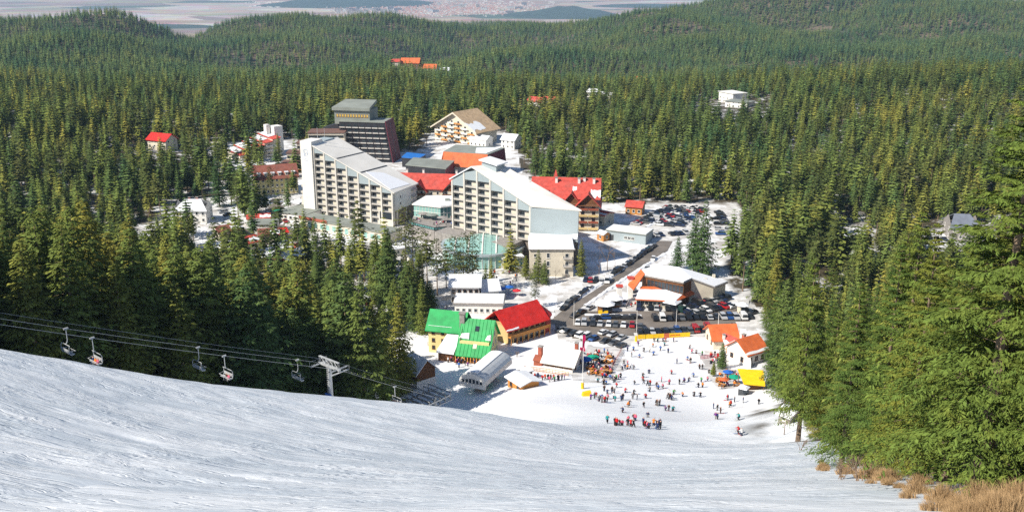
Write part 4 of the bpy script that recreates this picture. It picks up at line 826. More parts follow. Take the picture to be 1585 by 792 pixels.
b = MB(); b.solid([(-15, 4, -.8), (0, 4, -.8), (0, DB, -.8), (-15, DB, -.8)], [(-13, 6, HB - 5), (0, 6, HB - 1), (0, DB, HB - 1), (-13, DB, HB - 5)]); b.build('dark_wing', M_BLACK, t)
# stepped brown annex to its left
loc, rz, L = frame_px((440,268), (500,268), z=0.0)
t = thing('terraced_annex', 'four stepped blocks with brown flat roofs left of the black hotel', 'building', loc, rz)
for i, (x0, x1, y0, y1, h) in enumerate(((-1, 12, 0, 9, 5.5), (0, 15, 9, 18, 9.5), (4, 19, 18, 27, 13.5), (9, 30, 27, 40, 18.0))):
    b = MB(); b.box(x0, y0, -.8, x1, y1, h); w = b.build('block', M_CREAM, t); b = MB(); b.box(x0 - .5, y0 - .5, h, x1 + .5, y1 + .3, h + .5); b.build('roof', M_BROWNROOF, w); b = MB(); b.box(x0 + .2, y0 - .03, h - 2.9, x1 - .2, y0 + .01, h - 1.3); b.build('window_band', M_GLASS, w)
    b = MB(); b.box(x0 - .4, y0 - .9, h - 4.2, x1 + .4, y0 - .03, h - 3.2); b.build('balcony', M_WOODLT if i == 0 else M_CREAM, w)
# ---------------------------------------------------------------- halls behind the hotels
def poly_hall(name, label, cat, roofpx, z, wallm, roofm, base=-.8, th=.5, side=None, group=None):
    P = [at_z(px, py, z) for px, py in roofpx]; c = np.mean(P, 0); t = thing(name, label, cat, (c[0], c[1], 0), 0, group); q = [(p[0] - c[0], p[1] - c[1]) for p in P]
    for i in range(len(q)):
        j = (i + 1) % len(q); b = MB(); a, d = q[i], q[j]; n = Vector((d[1] - a[1], a[0] - d[0])).normalized() * .2
        b.solid([(a[0], a[1], base), (d[0], d[1], base), (d[0]-n.x, d[1]-n.y, base), (a[0]-n.x, a[1]-n.y, base)], [(a[0], a[1], z), (d[0], d[1], z), (d[0]-n.x, d[1]-n.y, z), (a[0]-n.x, a[1]-n.y, z)])
        b.build('wall', (side or {}).get(i, wallm), t)
    b = MB(); cen = [(x * 1.012, y * 1.012, z + th) for x, y in q]; b.slab(cen, th); return t, q, b.build('roof', roofm, t)
def awning_band(t, a, d, z0, z1, out, m, name='fascia', th=.25):
    n = Vector((d[1] - a[1], a[0] - d[0])).normalized() * out
    b = MB(); b.solid([(a[0]+n.x, a[1]+n.y, z0), (d[0]+n.x, d[1]+n.y, z0), (d[0]+n.x*.8, d[1]+n.y*.8, z0), (a[0]+n.x*.8, a[1]+n.y*.8, z0)], [(a[0]+n.x*.12, a[1]+n.y*.12, z1), (d[0]+n.x*.12, d[1]+n.y*.12, z1), (d[0], d[1], z1), (a[0], a[1], z1)]); return b.build(name, m, t)
t, q, rf = poly_hall('event_hall', 'wide hall with orange fascia and grey green flat roof', 'hall', ((687,235.5),(755,240),(781,230),(706,225)), 13.0, M_WHITE, M_GREYROOF, side={1: M_MAROON})
awning_band(t, q[0], q[1], 5.8, 13.3, 2.4, M_ORANGE); awning_band(t, q[1], q[2], 5.8, 13.3, 1.0, M_MAROON); awning_band(t, q[3], q[0], 5.8, 13.3, 2.4, M_ORANGE)
b = MB(); b.slab([(q[1][0]*.9, q[1][1]*.9, 13.75), (q[2][0]*.9, q[2][1]*.9, 13.75), (q[2][0]*.1, q[2][1]*.75, 13.75), (q[1][0]*.2, q[1][1]*.75, 13.75)], .2); b.build('snow_patch', M_ROOFSNOW, rf)
t, q, rf = poly_hall('flat_roofed_hall', 'dark hall with grey flat roof between black hotel and orange hall', 'hall', ((628,256),(690,262),(703,250),(640,245)), 9.0, M_BLACK, M_GREYROOF, side={1: M_MAROON})
t, q, rf = poly_hall('blue_roofed_shed', 'shed with bright blue roof beside the maroon end wall', 'shed', ((622,244),(648,246),(659,240),(630,237)), 5.5, M_BLACK, M_BLUE)

# red roofed lodge between the hotels, gables to the viewer
t, L = house('red_roofed_lodge', 'long lodge with bright red roof and timber gables between the two stepped hotels', 'hotel', (606,330), (722,334), 14, 13.0, 5.0, 'u', M_CREAM, M_REDTILE, 1.0, rows=4, cols=12, wins='f', z=0.0, L=None, chim=[(6, 9, 15, 19.5, .9, M_WHITE), (14, 9, 15, 19.5, .9, M_WHITE), (30, 9, 15, 19.5, .9, M_WHITE)])
for gx_, gw_ in ((L*.38, 7.0), (L*.80, 7.0)):
    b = MB(); b.box(gx_ - gw_/2, -2.2, -.5, gx_ + gw_/2, 2, 12.0); b.poly([(gx_ - gw_/2, -2.2, 12), (gx_ + gw_/2, -2.2, 12), (gx_, -2.2, 15.6)]); g = b.build('gable_bay', M_CREAM, t)
    b = MB(); b.slab([(gx_ - gw_/2 - .9, -3.2, 11.4), (gx_, -3.2, 16.2), (gx_, 6, 16.2), (gx_ - gw_/2 - .9, 6, 11.4)], .3); b.slab([(gx_, -3.2, 16.2), (gx_ + gw_/2 + .9, -3.2, 11.4), (gx_ + gw_/2 + .9, 6, 11.4), (gx_, 6, 16.2)], .3); b.build('gable_roof', M_REDTILE, g)
    b = MB(); b.poly([(gx_ - gw_/2 + .3, -2.25, 12), (gx_ + gw_/2 - .3, -2.25, 12), (gx_, -2.25, 15.2)]); b.build('timber_gable', M_WOOD, g)
    for k in range(4):
        bb = MB(); bb.box(gx_ - gw_/2, -3.2, 1.2 + 2.9*k, gx_ + gw_/2, -2.2, 1.35 + 2.9*k); bb.box(gx_ - gw_/2, -3.2, 1.35 + 2.9*k, gx_ + gw_/2, -3.1, 2.1 + 2.9*k); bb.build('balcony', M_WOOD, g)
        for s in (-1, 1): link('window', window_mesh(1.3, 1.8), g, (gx_ + s * 1.7, -2.22, 1.5 + 2.9*k))

# glass pavilion and its terrace
def mullioned(t, a, d, z0, z1, n, gm=M_TEAL, rows=1, name='glass_pane', fm=M_WHITE):
    d2 = Vector((d[0]-a[0], d[1]-a[1])); u = d2.normalized(); nn = Vector((u.y, -u.x)); w = d2.length / n
    for r in range(rows):
        za, zb = z0 + (z1 - z0) * r / rows, z0 + (z1 - z0) * (r + 1) / rows
        for i in range(n):
            p0, p1 = Vector(a[:2]) + u * (w * i + .06), Vector(a[:2]) + u * (w * (i + 1) - .06); b = MB()
            b.solid([(p0.x, p0.y, za + .1), (p1.x, p1.y, za + .1), (p1.x - nn.x*.06, p1.y - nn.y*.06, za + .1), (p0.x - nn.x*.06, p0.y - nn.y*.06, za + .1)], [(p0.x, p0.y, zb - .1), (p1.x, p1.y, zb - .1), (p1.x - nn.x*.06, p1.y - nn.y*.06, zb - .1), (p0.x - nn.x*.06, p0.y - nn.y*.06, zb - .1)]); b.build(name, gm, t)
    b = MB()
    for i in range(n + 1): p = Vector(a[:2]) + u * w * i; b.box(p.x - .08, p.y - .08, z0, p.x + .08, p.y + .08, z1)
    for r in range(rows + 1):
        z = z0 + (z1 - z0) * r / rows; p0, p1 = Vector(a[:2]), Vector(d[:2]); b.solid([(p0.x + nn.x*.1, p0.y + nn.y*.1, z - .1), (p1.x + nn.x*.1, p1.y + nn.y*.1, z - .1), (p1.x - nn.x*.1, p1.y - nn.y*.1, z - .1), (p0.x - nn.x*.1, p0.y - nn.y*.1, z - .1)], [(p0.x + nn.x*.1, p0.y + nn.y*.1, z + .1), (p1.x + nn.x*.1, p1.y + nn.y*.1, z + .1), (p1.x - nn.x*.1, p1.y - nn.y*.1, z + .1), (p0.x - nn.x*.1, p0.y - nn.y*.1, z + .1)])
    return b.build('mullions', fm, t)
TZ = 6.0
P = [at_z(px, py, TZ + 5.2) for px, py in ((640,317),(682,321.5),(721,317),(708,305),(660,305))]; c = np.mean(P, 0)
t = thing('glass_pavilion', 'teal glass pavilion with snowy flat roof between the two stepped hotels', 'pavilion', (c[0], c[1], 0)); q = [(p[0]-c[0], p[1]-c[1]) for p in P]
for i, n in ((0, 9), (1, 8), (2, 6), (4, 6)): mullioned(t, q[i], q[(i+1) % 5], TZ, TZ + 5.2, n, M_TEAL if i == 0 else M_TEALDK, 2)
b = MB(); b.prism(q, -.8, TZ); b.build('base', M_STONE, t)
b = MB(); b.prism([(x*.86, y*.86) for x, y in q], TZ, TZ + 5.0); b.build('core', M_CREAM, t)
b = MB(); b.slab([(x*1.06, y*1.06, TZ + 5.7) for x, y in q], .5); rf = b.build('roof', M_WHITE, t)
b = MB(); b.slab([(x*.98, y*.98, TZ + 6.0) for x, y in q], .25); b.build('snow_layer', M_ROOFSNOW, rf)
b = MB(); b.box(6, -2, TZ + 6.0, 9.5, 1.5, TZ + 7.2); b.box(2, -1, TZ + 6.0, 4, 1, TZ + 6.8); b.build('skylight', M_GREYROOF, rf)
PT = [at_z(px, py, TZ) for px, py in ((636,347),(672,356),(722,352),(722,334),(682,339),(640,333))]
b = MB(); b.prism([(p[0]-c[0], p[1]-c[1]) for p in PT], -.8, TZ - .02); b.build('terrace', M_STONE, t)
for i in (0, 1): mullioned(t, (PT[i][0]-c[0], PT[i][1]-c[1]), (PT[i+1][0]-c[0], PT[i+1][1]-c[1]), TZ, TZ + 1.1, 10, M_TEALDK, 1, 'parapet_pane', M_DARKST)
TERR = [(p[0], p[1]) for p in PT]
for i, (px, py) in enumerate(((668,340),(685,344),(655,338))):
    w = at_z(px, py, TZ); u = thing('parasol', ('pale grey parasol in the middle of the pavilion terrace', 'pale grey parasol at the right of the pavilion terrace', 'pale grey parasol at the left of the pavilion terrace')[i], 'parasol', (w[0], w[1], TZ), 0, 'parasols on the pavilion terrace')
    b = MB(); b.tube((0,0,0),(0,0,2.5),.05); b.build('pole', M_STEEL, u); b = MB(); k = 8; ring = [(2.6*math.cos(6.283*j/k), 2.6*math.sin(6.283*j/k), 2.25) for j in range(k)]
    for j in range(k): b.poly([ring[j], ring[(j+1) % k], (0, 0, 2.85)])
    b.build('canopy', M_STONE if i else M_GREYROOF, u)

# oval glass hall
cc = at_z(748, 376, 6.0); t = thing('glass_hall', 'round hall with low glass roof on white ribs before the right hotel', 'hall', (cc[0], cc[1], 0)); RO = 16.3; k = 40
ring = [(RO * math.cos(6.2832*j/k), RO * math.sin(6.2832*j/k)) for j in range(k)]
for j in range(k):
    a, d = ring[j], ring[(j+1) % k]
    if a[1] < 9: b = MB(); s = .985; b.solid([(a[0],a[1],.3),(d[0],d[1],.3),(d[0]*s,d[1]*s,.3),(a[0]*s,a[1]*s,.3)], [(a[0],a[1],5.2),(d[0],d[1],5.2),(d[0]*s,d[1]*s,5.2),(a[0]*s,a[1]*s,5.2)]); b.build('wall_pane', M_TEAL, t)
b = MB()
for j in range(k): a = ring[j]; b.box(a[0]*1.004 - .09, a[1]*1.004 - .09, -.5, a[0]*1.004 + .09, a[1]*1.004 + .09, 5.3)
b.build('wall_mullions', M_WHITE, t)
b = MB()
for j in range(k): a, d = ring[j], ring[(j+1) % k]; b.solid([(a[0]*1.05,a[1]*1.05,5.2),(d[0]*1.05,d[1]*1.05,5.2),(d[0]*.97,d[1]*.97,5.2),(a[0]*.97,a[1]*.97,5.2)], [(a[0]*1.05,a[1]*1.05,6.0),(d[0]*1.05,d[1]*1.05,6.0),(d[0]*.97,d[1]*.97,6.0),(a[0]*.97,a[1]*.97,6.0)])
b.build('ring_beam', M_GREYCLAD, t)
dz = lambda x, y: 6.05 + 2.6 * max(0.0, 1 - (x*x + y*y) / (RO * RO * .94))
NS = 13; 
for i in range(NS):
    for j in range(NS):
        x0, x1 = -RO*.96 + 1.92*RO*i/NS, -RO*.96 + 1.92*RO*(i+1)/NS; y0, y1 = -RO*.96 + 1.92*RO*j/NS, -RO*.96 + 1.92*RO*(j+1)/NS
        g = .05; cs = [(x0+g,y0+g),(x1-g,y0+g),(x1-g,y1-g),(x0+g,y1-g)]; lim = RO*.975
        if all(math.hypot(*p) > lim for p in cs): continue
        cs = [(x, y) if math.hypot(x, y) <= lim else (x*lim/math.hypot(x, y), y*lim/math.hypot(x, y)) for x, y in cs]
        if len({(round(x,2), round(y,2)) for x, y in cs}) < 3: continue
        b = MB(); b.slab([(x, y, dz(x, y)) for x, y in cs], .06); b.build('roof_pane', M_TEAL, t)
for i in range(1, 6):
    x = -RO + 2*RO*i/6; ym = math.sqrt(RO*RO - x*x) * .96; pts = [(x, -ym + 2*ym*j/10) for j in range(11)]
    b = MB(); b.path([(px_, py_, dz(px_, py_) + .08) for px_, py_ in pts], .28, 5); b.build('rib', M_WHITE, t)
loc2, rz2, L2 = frame_px((779,416), (809,413), z=0.0)
t = thing('entrance_annex', 'small glazed annex with white roof beside the round glass hall', 'annex', loc2, rz2); b = MB(); b.box(0, .1, -.5, L2, 7, 4.0); b.build('wall', M_CREAM, t); mullioned(t, (0, 0), (L2, 0), .2, 3.8, 7, M_TEALDK); b = MB(); b.box(-.5, -.6, 4.0, L2 + .5, 7.4, 4.6); b.build('roof', M_ROOFSNOW, t)

# ---------------------------------------------------------------- red lodge right of the hotels
loc, rz, L = frame_px((824,352), (924,355), z=0.0); D = 19.0; HW_ = 14.5
t = thing('red_roofed_lodge', 'big chalet hotel with red tiled roof, ochre balconies and a blue grey gable wall', 'hotel', loc, rz)
walls(t, L, D, HW_, M_CREAM); b = MB(); b.box(L + .003, 0, -.5, L + .3, 8, HW_ - .1); b.build('end_wall', M_GREYCLAD, t); b = MB(); b.box(L + .003, 8, -.5, L + .5, D, HW_); b.poly([(L + .2, 0, HW_), (L + .2, D, HW_), (L + .2, D/2, HW_ + 6)]); b.build('shade_coloured_end', M_MAROON, t)  # shade of the right end is put into its dark maroon colour
gable_roof(t, L, D, HW_, 6.5, 1.2, M_REDTILE, 'u', snow=[(-1, .86, 1.0, .05, .5), (-1, .60, .66, .35, .6)])
for gx_, gw_, gy in ((L*.60, 8.0, -1.2), (L*.86, 9.5, -3.0)):
    b = MB(); b.box(gx_ - gw_/2, gy, -.5, gx_ + gw_/2, 3, 11.8); b.poly([(gx_ - gw_/2, gy, 11.8), (gx_ + gw_/2, gy, 11.8), (gx_, gy, 16.4)]); g = b.build('gable_bay', M_CREAM, t)
    b = MB(); b.poly([(gx_ - gw_/2 + .2, gy - .05, 11.9), (gx_ + gw_/2 - .2, gy - .05, 11.9), (gx_, gy - .05, 16.2)]); b.box(gx_ - gw_/2 - .5, gy - 1.2, 11.4, gx_ + gw_/2 + .5, gy, 11.8); b.build('timber_gable', M_WOOD, g)
    b = MB()
    for s in (-1, 1): b.slab([(gx_ + s*(gw_/2 + 1.1), gy - 1.4, 11.1), (gx_, gy - 1.4, 17.0), (gx_, 8, 17.0), (gx_ + s*(gw_/2 + 1.1), 8, 11.1)], .3)
    b.build('gable_roof', M_REDTILE, g)
    for k in range(4):
        z = .9 + 2.9*k
        for s in (-1, 1):
            xa = gx_ + s*gw_/4; bb = MB(); bb.box(xa - gw_/4 + .15, gy - 1.2, z, xa + gw_/4 - .15, gy, z + .12); bb.box(xa - gw_/4 + .15, gy - 1.2, z + .12, xa + gw_/4 - .15, gy - 1.1, z + .95); bb.build('balcony', M_WOODRED if k % 2 else M_OCHRE, g)
            link('window', window_mesh(1.5, 1.9, M_WOODRED), g, (xa, gy - .01, z + .3))
windows(t, 'f', L, D, 4, 6, 2.9, frame=M_WOODRED, x1=L*.45)
for k in range(4):
    for j in range(2):
        b = MB(); b.box(L + .5, 9 + 5*j, 1 + 3.0*k, L + 1.6, 13 + 5*j, 2.0 + 3.0*k); b.build('balcony', M_WOODRED if k % 2 else M_WHITE, t)
for x, y in ((L*.78, 8), (L*.93, 7), (L*.70, 7), (L*.35, 7)): chimney(t, x, y, HW_ + 2, HW_ + 7.0, 1.1, M_WHITE)
for x in (L*.12, L*.22): b = MB(); b.box(x - .9, .6, HW_ + .6, x + .9, 4.5, HW_ + 2.2); b.build('dormer', M_WOODRED, t)
b = MB(); b.solid([(L*.33-2, 8, HW_+3), (L*.33+2, 8, HW_+3), (L*.33+2, 12, HW_+3), (L*.33-2, 12, HW_+3)], [(L*.33-.1, 9.9, HW_+10), (L*.33+.1, 9.9, HW_+10), (L*.33+.1, 10.1, HW_+10), (L*.33-.1, 10.1, HW_+10)]); b.build('turret', M_REDTILE, t)
house('gatehouse', 'small cream outbuilding with red and snowy roof right of the big chalet hotel', 'building', (935,351), (950,346), 11, 5, .9, 'v', M_CREAM, M_REDTILE, .4, 1, 1, 3, snow=[(-1, 0, 1, 0.1, .6), (1, .1, 1, 0, .6)], z=0.0)
house('orange_shed', 'small orange timber shed with red roof at the far car park', 'shed', (968,331), (993,333), 8, 3.6, 2.0, 'u', M_WOODLT, M_REDTILE, .5, 1, 3, 2, z=0.0)
t, L = house('service_building', 'long blue grey flat building at the junction of road and car park', 'building', (938,371), (999,379), 9, 4.2, 0, 'u', M_GREYCLAD, M_GREYROOF, .4, 0, 0, 0, snow=True, wins='', z=0.0)
for i in range(3): link('window', window_mesh(1.4, 1.3, M_WHITE, M_GLASS, 1), t, (L*(.5 + .09*i), -.01, 1.4))
b = MB(); b.box(1.0, -.06, .1, 3.4, -.005, 2.6); b.build('door', M_DARKST, t)
house('yellow_kiosk', 'tiny ochre kiosk left of the blue grey flat building', 'kiosk', (924,371), (934,374), 4, 3, .9, 'u', M_WOODLT, M_ROOFSNOW, .4, 1, 1, 1, z=0.0)

# ---------------------------------------------------------------- restaurant with orange eaves
RZ = 8.2
RV = ((998,428,8.2),(1058,439,8.2),(1071,433,8.2),(1107,446,5.0),(1127,438,5.0),(1051,416,8.2),(1019,413,8.2),(992,420,8.2))
RP = [at_z(*v) for v in RV]; c = np.mean(RP, 0); c[2] = 0
t = thing('restaurant', 'restaurant with snowy roof and orange eaves beside the road junction', 'restaurant', (c[0], c[1], 0)); q = [(p[0]-c[0], p[1]-c[1]) for p in RP]; qz = [(x, y, v[2]) for (x, y), v in zip(q, RV)]
b = MB(); main = [0, 1, 2, 5, 6, 7]; b.solid([(q[i][0]*.96, q[i][1]*.96, -.5) for i in main], [(q[i][0]*.96, q[i][1]*.96, RZ) for i in main]); b.build('wall', M_WOOD, t)
wing = [2, 3, 4, 5]; b = MB(); b.solid([(q[i][0]*.95, q[i][1]*.95, -.5) for i in wing], [(q[i][0]*.95, q[i][1]*.95, qz[i][2]) for i in wing]); b.build('wing_wall', M_CREAM, t)
b = MB(); b.slab([(*qz[i][:2], RZ + .45) for i in main], .5); b.slab([(qz[i][0], qz[i][1], qz[i][2] + .44) for i in wing], .5); rf = b.build('roof', M_STONE, t)
b = MB(); b.slab([(q[i][0]*.985, q[i][1]*.985, RZ + .8) for i in main], .33); b.slab([(q[i][0]*.985, q[i][1]*.985, qz[i][2] + .78) for i in wing], .33); b.build('snow_layer', M_SNOW, rf)
mullioned(t, (q[0][0]*.93, q[0][1]*.99 - .3), (q[1][0]*.93, q[1][1]*.99 - .3), 4.6, 7.4, 10, M_GLASS, 1, 'window_pane', M_WOOD)
a = at_z(992, 420, RZ)[:2] - c[:2]; d = at_z(972, 441, 5.0)[:2] - c[:2]; e = at_z(981, 449, 5.0)[:2] - c[:2]; f = at_z(998, 427, RZ)[:2] - c[:2]
b = MB(); b.slab([(a[0], a[1], RZ + .9), (d[0], d[1], 5.4), (e[0], e[1], 5.4), (f[0], f[1], RZ + .9)], .5); b.build('orange_verge', M_ORANGE, t)
lp = [at_z(px, py, z)[:2] - c[:2] for px, py, z in ((983,463,3.2),(1047,466,3.2),(1086,449,3.2),(1070,443,5.2),(992,443,5.2))]
b = MB(); b.slab([(*lp[0], 3.2), (*lp[1], 3.2), (*lp[3], 5.2), (*lp[4], 5.2)], .3); b.slab([(*lp[1], 3.2), (*lp[2], 3.2), (*lp[3], 5.2)], .3); lr = b.build('lean_to_roof', M_ORANGE, t)
L0, L1, L4, L3 = (Vector((*lp[0], 3.2)), Vector((*lp[1], 3.2)), Vector((*lp[4], 5.2)), Vector((*lp[3], 5.2)))
mid0, mid1 = L0.lerp(L4, .72), L1.lerp(L3, .72); pts = [L0 + Vector((.2, .2, .25)), L1 + Vector((-.2, .2, .25))] + [mid1.lerp(mid0, i/8) + Vector((0, .25*(i % 2), .25)) for i in range(9)]
b = MB(); b.slab([tuple(p) for p in pts], .2); b.build('snow_layer', M_SNOW, lr)
fa, fb = Vector(tuple(lp[0])), Vector(tuple(lp[1])); fa += Vector((.6, .9)); fb += Vector((-.8, .9))
b = MB(); b.solid([(fa.x, fa.y, -.5), (fb.x, fb.y, -.5), (lp[2][0] - .9, lp[2][1] + .3, -.5), (lp[4][0], lp[4][1] + 1, -.5)], [(fa.x, fa.y, 3.0), (fb.x, fb.y, 3.0), (lp[2][0] - .9, lp[2][1] + .3, 3.0), (lp[4][0], lp[4][1] + 1, 3.0)]); b.build('lower_wall', M_CREAM, t)
mullioned(t, (fa.x, fa.y - .05), (fb.x, fb.y - .05), 1.0, 2.5, 9, M_GLASS, 1, 'window_pane', M_CREAM)
for px, py, hh in ((975,459,7.0),(958,468,6.0)):
    w = at_z(px, py, 0)[:2] - c[:2]; b = MB(); b.box(w[0]-.9, w[1]-.9, -.5, w[0]+.9, w[1]+.9, hh); p_ = b.build('white_pillar', M_WHITE, t); b = MB(); b.box(w[0]-1.2, w[1]-1.2, hh, w[0]+1.2, w[1]+1.2, hh+.4); b.build('cap', M_REDTILE, p_)
for px, py in ((1090,463),(1103,457)):
    w = at_z(px, py, 0)[:2] - c[:2]; b = MB(); b.box(w[0]-.5, w[1]-.2, -.5, w[0]+.5, w[1]+.4, RZ - .3); b.build('pillar', M_CREAM, t)
def kiosk(name, label, px, py, r, h, wallm, group=None, roofm=M_SNOW, k=8, sq=1.0, cat='kiosk'):
    w = G(px, py); t = thing(name, label, cat, (w[0], w[1], w[2]), 0.2, group)
    b = MB(); b.prism([(r*.72*math.cos(6.283*j/k), r*sq*.72*math.sin(6.283*j/k)) for j in range(k)], -.4, h); b.build('wall', wallm, t)
    b = MB(); b.solid([(r*math.cos(6.283*j/k), r*sq*math.sin(6.283*j/k), h) for j in range(k)], [(r*.55*math.cos(6.283*j/k), r*sq*.55*math.sin(6.283*j/k), h + r*.22) for j in range(k)]); b.build('roof', roofm, t)
    b = MB(); b.box(-r*.45, -r*sq*.72 - .12, 1.0, r*.45, -r*sq*.66, h - .3); b.build('counter_opening', M_GLASS, t); return t
kiosk('round_kiosk', 'round snow roofed kiosk with yellow front between the road and the car park', 936, 482, 3.6, 2.9, M_WOOD)
kiosk('round_kiosk', 'snow roofed kiosk just behind the round kiosk with yellow front', 950, 473, 3.4, 2.9, M_WOOD)
kiosk('terrace_canopy', 'white tilted canopy before the right half of the restaurant', 1040, 478, 3.6, 2.6, M_DARKST, k=4)
kiosk('round_kiosk', 'small pale kiosk at the far right end of the car park', 1148, 482, 2.4, 2.5, M_CREAM)
w = G(934, 484); b = MB(); b.box(-1.6, -.4, .1, 1.6, .4, 1.3); tag(b.build('yellow_counter', M_YELLOWPL, None, (w[0] - .2, w[1] - 1.2, w[2])), 'yellow counter box before the round kiosk', 'counter')

# ---------------------------------------------------------------- green house, red house and neighbours
loc, rz, L = frame_px((712,557), (755,558)); rz = R(-14); D = 10.0
t = thing('green_roofed_house', 'yellow house with two steep bright green roofs beside the lift station', 'house', loc, rz); L = 9.0
walls(t, L, D, 6.2, M_YELLOW, 5.2, 'u', base=-2.5)
b = MB()
for y0_, z0_, y1_, z1_ in ((-2.6, 2.6, 1.1, 6.6), (1.1, 6.6, 5.0, 11.7)): b.slab([(-.8, y0_, z0_), (L + .8, y0_, z0_), (L + .8, y1_, z1_), (-.8, y1_, z1_)], .25)
b.slab([(-.8, 5.0, 11.7), (L + .8, 5.0, 11.7), (L + .8, D + .9, 5.2), (-.8, D + .9, 5.2)], .25); rf = b.build('roof', M_GREEN, t)
for i in range(10): b = MB(); x = -.6 + (L + 1.2) * i / 9; b.path([(x, -2.6, 2.68), (x, 1.1, 6.68), (x, 5.0, 11.78)], .05, 4); b.build('standing_seam', M_GREEN, rf)
for x0_, x1_, y_ in ((-.4, 2.6, 1.0), (L - 1.4, L + .3, 1.0)):
    z_ = 6.85; b = MB(); b.slab([(x0_, y_, z_), (x1_, y_ - .1, z_ - .1), (x1_ - .2, y_ + 1.0, z_ + 1.3), (x0_ + .5, y_ + .8, z_ + 1.05)], .12); b.build('snow_patch', M_SNOW, rf)
b = MB(); b.slab([(L*.45, 2.6, 8.75), (L*.58, 2.6, 8.75), (L*.58, 3.5, 9.95), (L*.45, 3.5, 9.95)], .12); b.build('skylight', M_GLASS, rf)
b = MB(); b.slab([(L*.47, -.9, 4.62), (L*.6, -.9, 4.62), (L*.6, .2, 5.85), (L*.47, .2, 5.85)], .12); b.build('skylight', M_CREAM, rf)
for k in range(3): windows(t, 'r', L, D, 1, (4, 3, 2)[k], 2.7, 1.0, 1.4, z0=.8 + 2.8*k, x0=(0, 1.3, 2.6)[k], x1=D - (0, 1.3, 2.6)[k])
b = MB(); b.box(-1.2, -2.4, -2.4, L + .6, 0, .6); b.build('porch', M_WOOD, t)
for i in range(12): b = MB(); x = -.8 + (L + 1.2) * i / 11; b.box(x, -2.46, .6, x + .3, -2.38, 2.4); b.build('plank', M_WOODLT, t)
chimney(t, -.4, 4.6, 4, 13.2, 1.5, M_STONE, M_STONE)
# left wing, set back
b = MB(); wx, wy = -11.5, 5.0; b.solid([(wx, wy, -2), (0, wy, -2), (0, wy + 9, -2), (wx, wy + 9, -2)], [(wx, wy, 7.5), (0, wy, 7.5), (0, wy + 9, 7.5), (wx, wy + 9, 7.5)]); b.poly([(wx, wy, 7.5), (wx, wy + 9, 7.5), (wx, wy + 4.5, 11.5)]); wg = b.build('left_wing', M_YELLOW, t)
b = MB(); b.slab([(wx - .8, wy - .9, 6.8), (.0, wy - .9, 6.8), (.0, wy + 4.5, 11.9), (wx - .8, wy + 4.5, 11.9)], .25); b.slab([(wx - .8, wy + 4.5, 11.9), (0, wy + 4.5, 11.9), (0, wy + 9.9, 6.8), (wx - .8, wy + 9.9, 6.8)], .25); r2 = b.build('wing_roof', M_GREEN, wg)
b = MB(); b.slab([(wx*.45, wy + 4.3, 12.05), (0, wy + 4.3, 12.05), (0, wy + 7, 9.7), (wx*.4, wy + 6.6, 10.0)], .15); b.build('snow_patch', M_SNOW, r2)
b = MB(); b.path([(wx, wy + .3, 8.1), (wx*.35, wy + .2, 8.05)], .07, 4); b.build('snow_guard', M_SNOW, r2)
for k in range(3):
    for i in range(3): link('window', window_mesh(1.0, 1.2, M_WOOD), wg, (wx + 1.6 + 3.0*i, wy - .01, .6 + 2.4*k))
b = MB(); b.slab([(-6.8, -1.8, 3.0), (-1.2, -2.2, 3.0), (-.9, 4.9, 6.4), (-5.2, 4.9, 6.4)], .5); b.build('snowy_porch_roof', M_SNOW, t); b = MB(); b.box(-6.4, -1.2, -2.4, -1.6, 4.6, 2.9); b.build('porch_room', M_WOOD, t)

loc, rz, L = frame_px((786,533), (841,517)); D = 10.5; L = 15.5
t = thing('red_roofed_house', 'long ochre house with vivid red roof and a rounded end', 'house', loc, rz)
walls(t, L, D, 5.6, M_OCHRE, 0); rf = gable_roof(t, L, D, 5.6, 4.2, 1.1, M_RED, 'u', snow=[(-1, 0.0, .28, 0.0, .09)])
b = MB(); k = 8; arcp = [(L + D/2*math.sin(math.pi*j/k), D/2 - D/2*math.cos(math.pi*j/k)) for j in range(k + 1)]
for j in range(k): b.slab([(arcp[j][0]*1.0 + .6, arcp[j][1], 5.2), (arcp[j+1][0] + .6, arcp[j+1][1], 5.2), (L, D/2, 10.05)], .25)
b.build('rounded_roof', M_RED, rf); b = MB(); b.prism([(L, .05)] + arcp[1:-1] + [(L, D - .05)], -.8, 5.1); b.build('rounded_end', M_REDTILE, t)
windows(t, 'f', L, D, 1, 7, 2.8, 1.2, 1.4, z0=3.7, frame=M_WOOD); windows(t, 'f', L, D, 1, 7, 2.8, 1.6, 1.9, z0=.3, frame=M_WOOD)
b = MB(); b.box(0, -1.6, 2.6, L + 1, 0, 2.8); b.box(0, -1.6, 2.8, L + 1, -1.5, 3.6); b.build('gallery', M_WOODLT, t)
for i in range(8): b = MB(); x = .2 + (L + .4) * i / 7; b.box(x, -1.55, -.6, x + .22, -1.35, 2.6); b.build('post', M_WOODLT, t)
t, L = house('snow_roofed_hall', 'low white hall with flat snowy roof behind the green and red houses', 'hall', (704,487), (778,488), 9, 4.0, 0, 'u', M_WHITE, M_STONE, .6, 1, 8, 2, snow=True, z=0.0)
house('brown_chalet', 'brown timber chalet on a white base beside the big spruce', 'chalet', (646,603), (674,594), 12, 5.2, 3.0, 'v', M_WOOD, M_ROOFSNOW, .9, 1, 3, 3, fh=3, base_mat=M_WHITE, base_h=2.4, wins='fr')
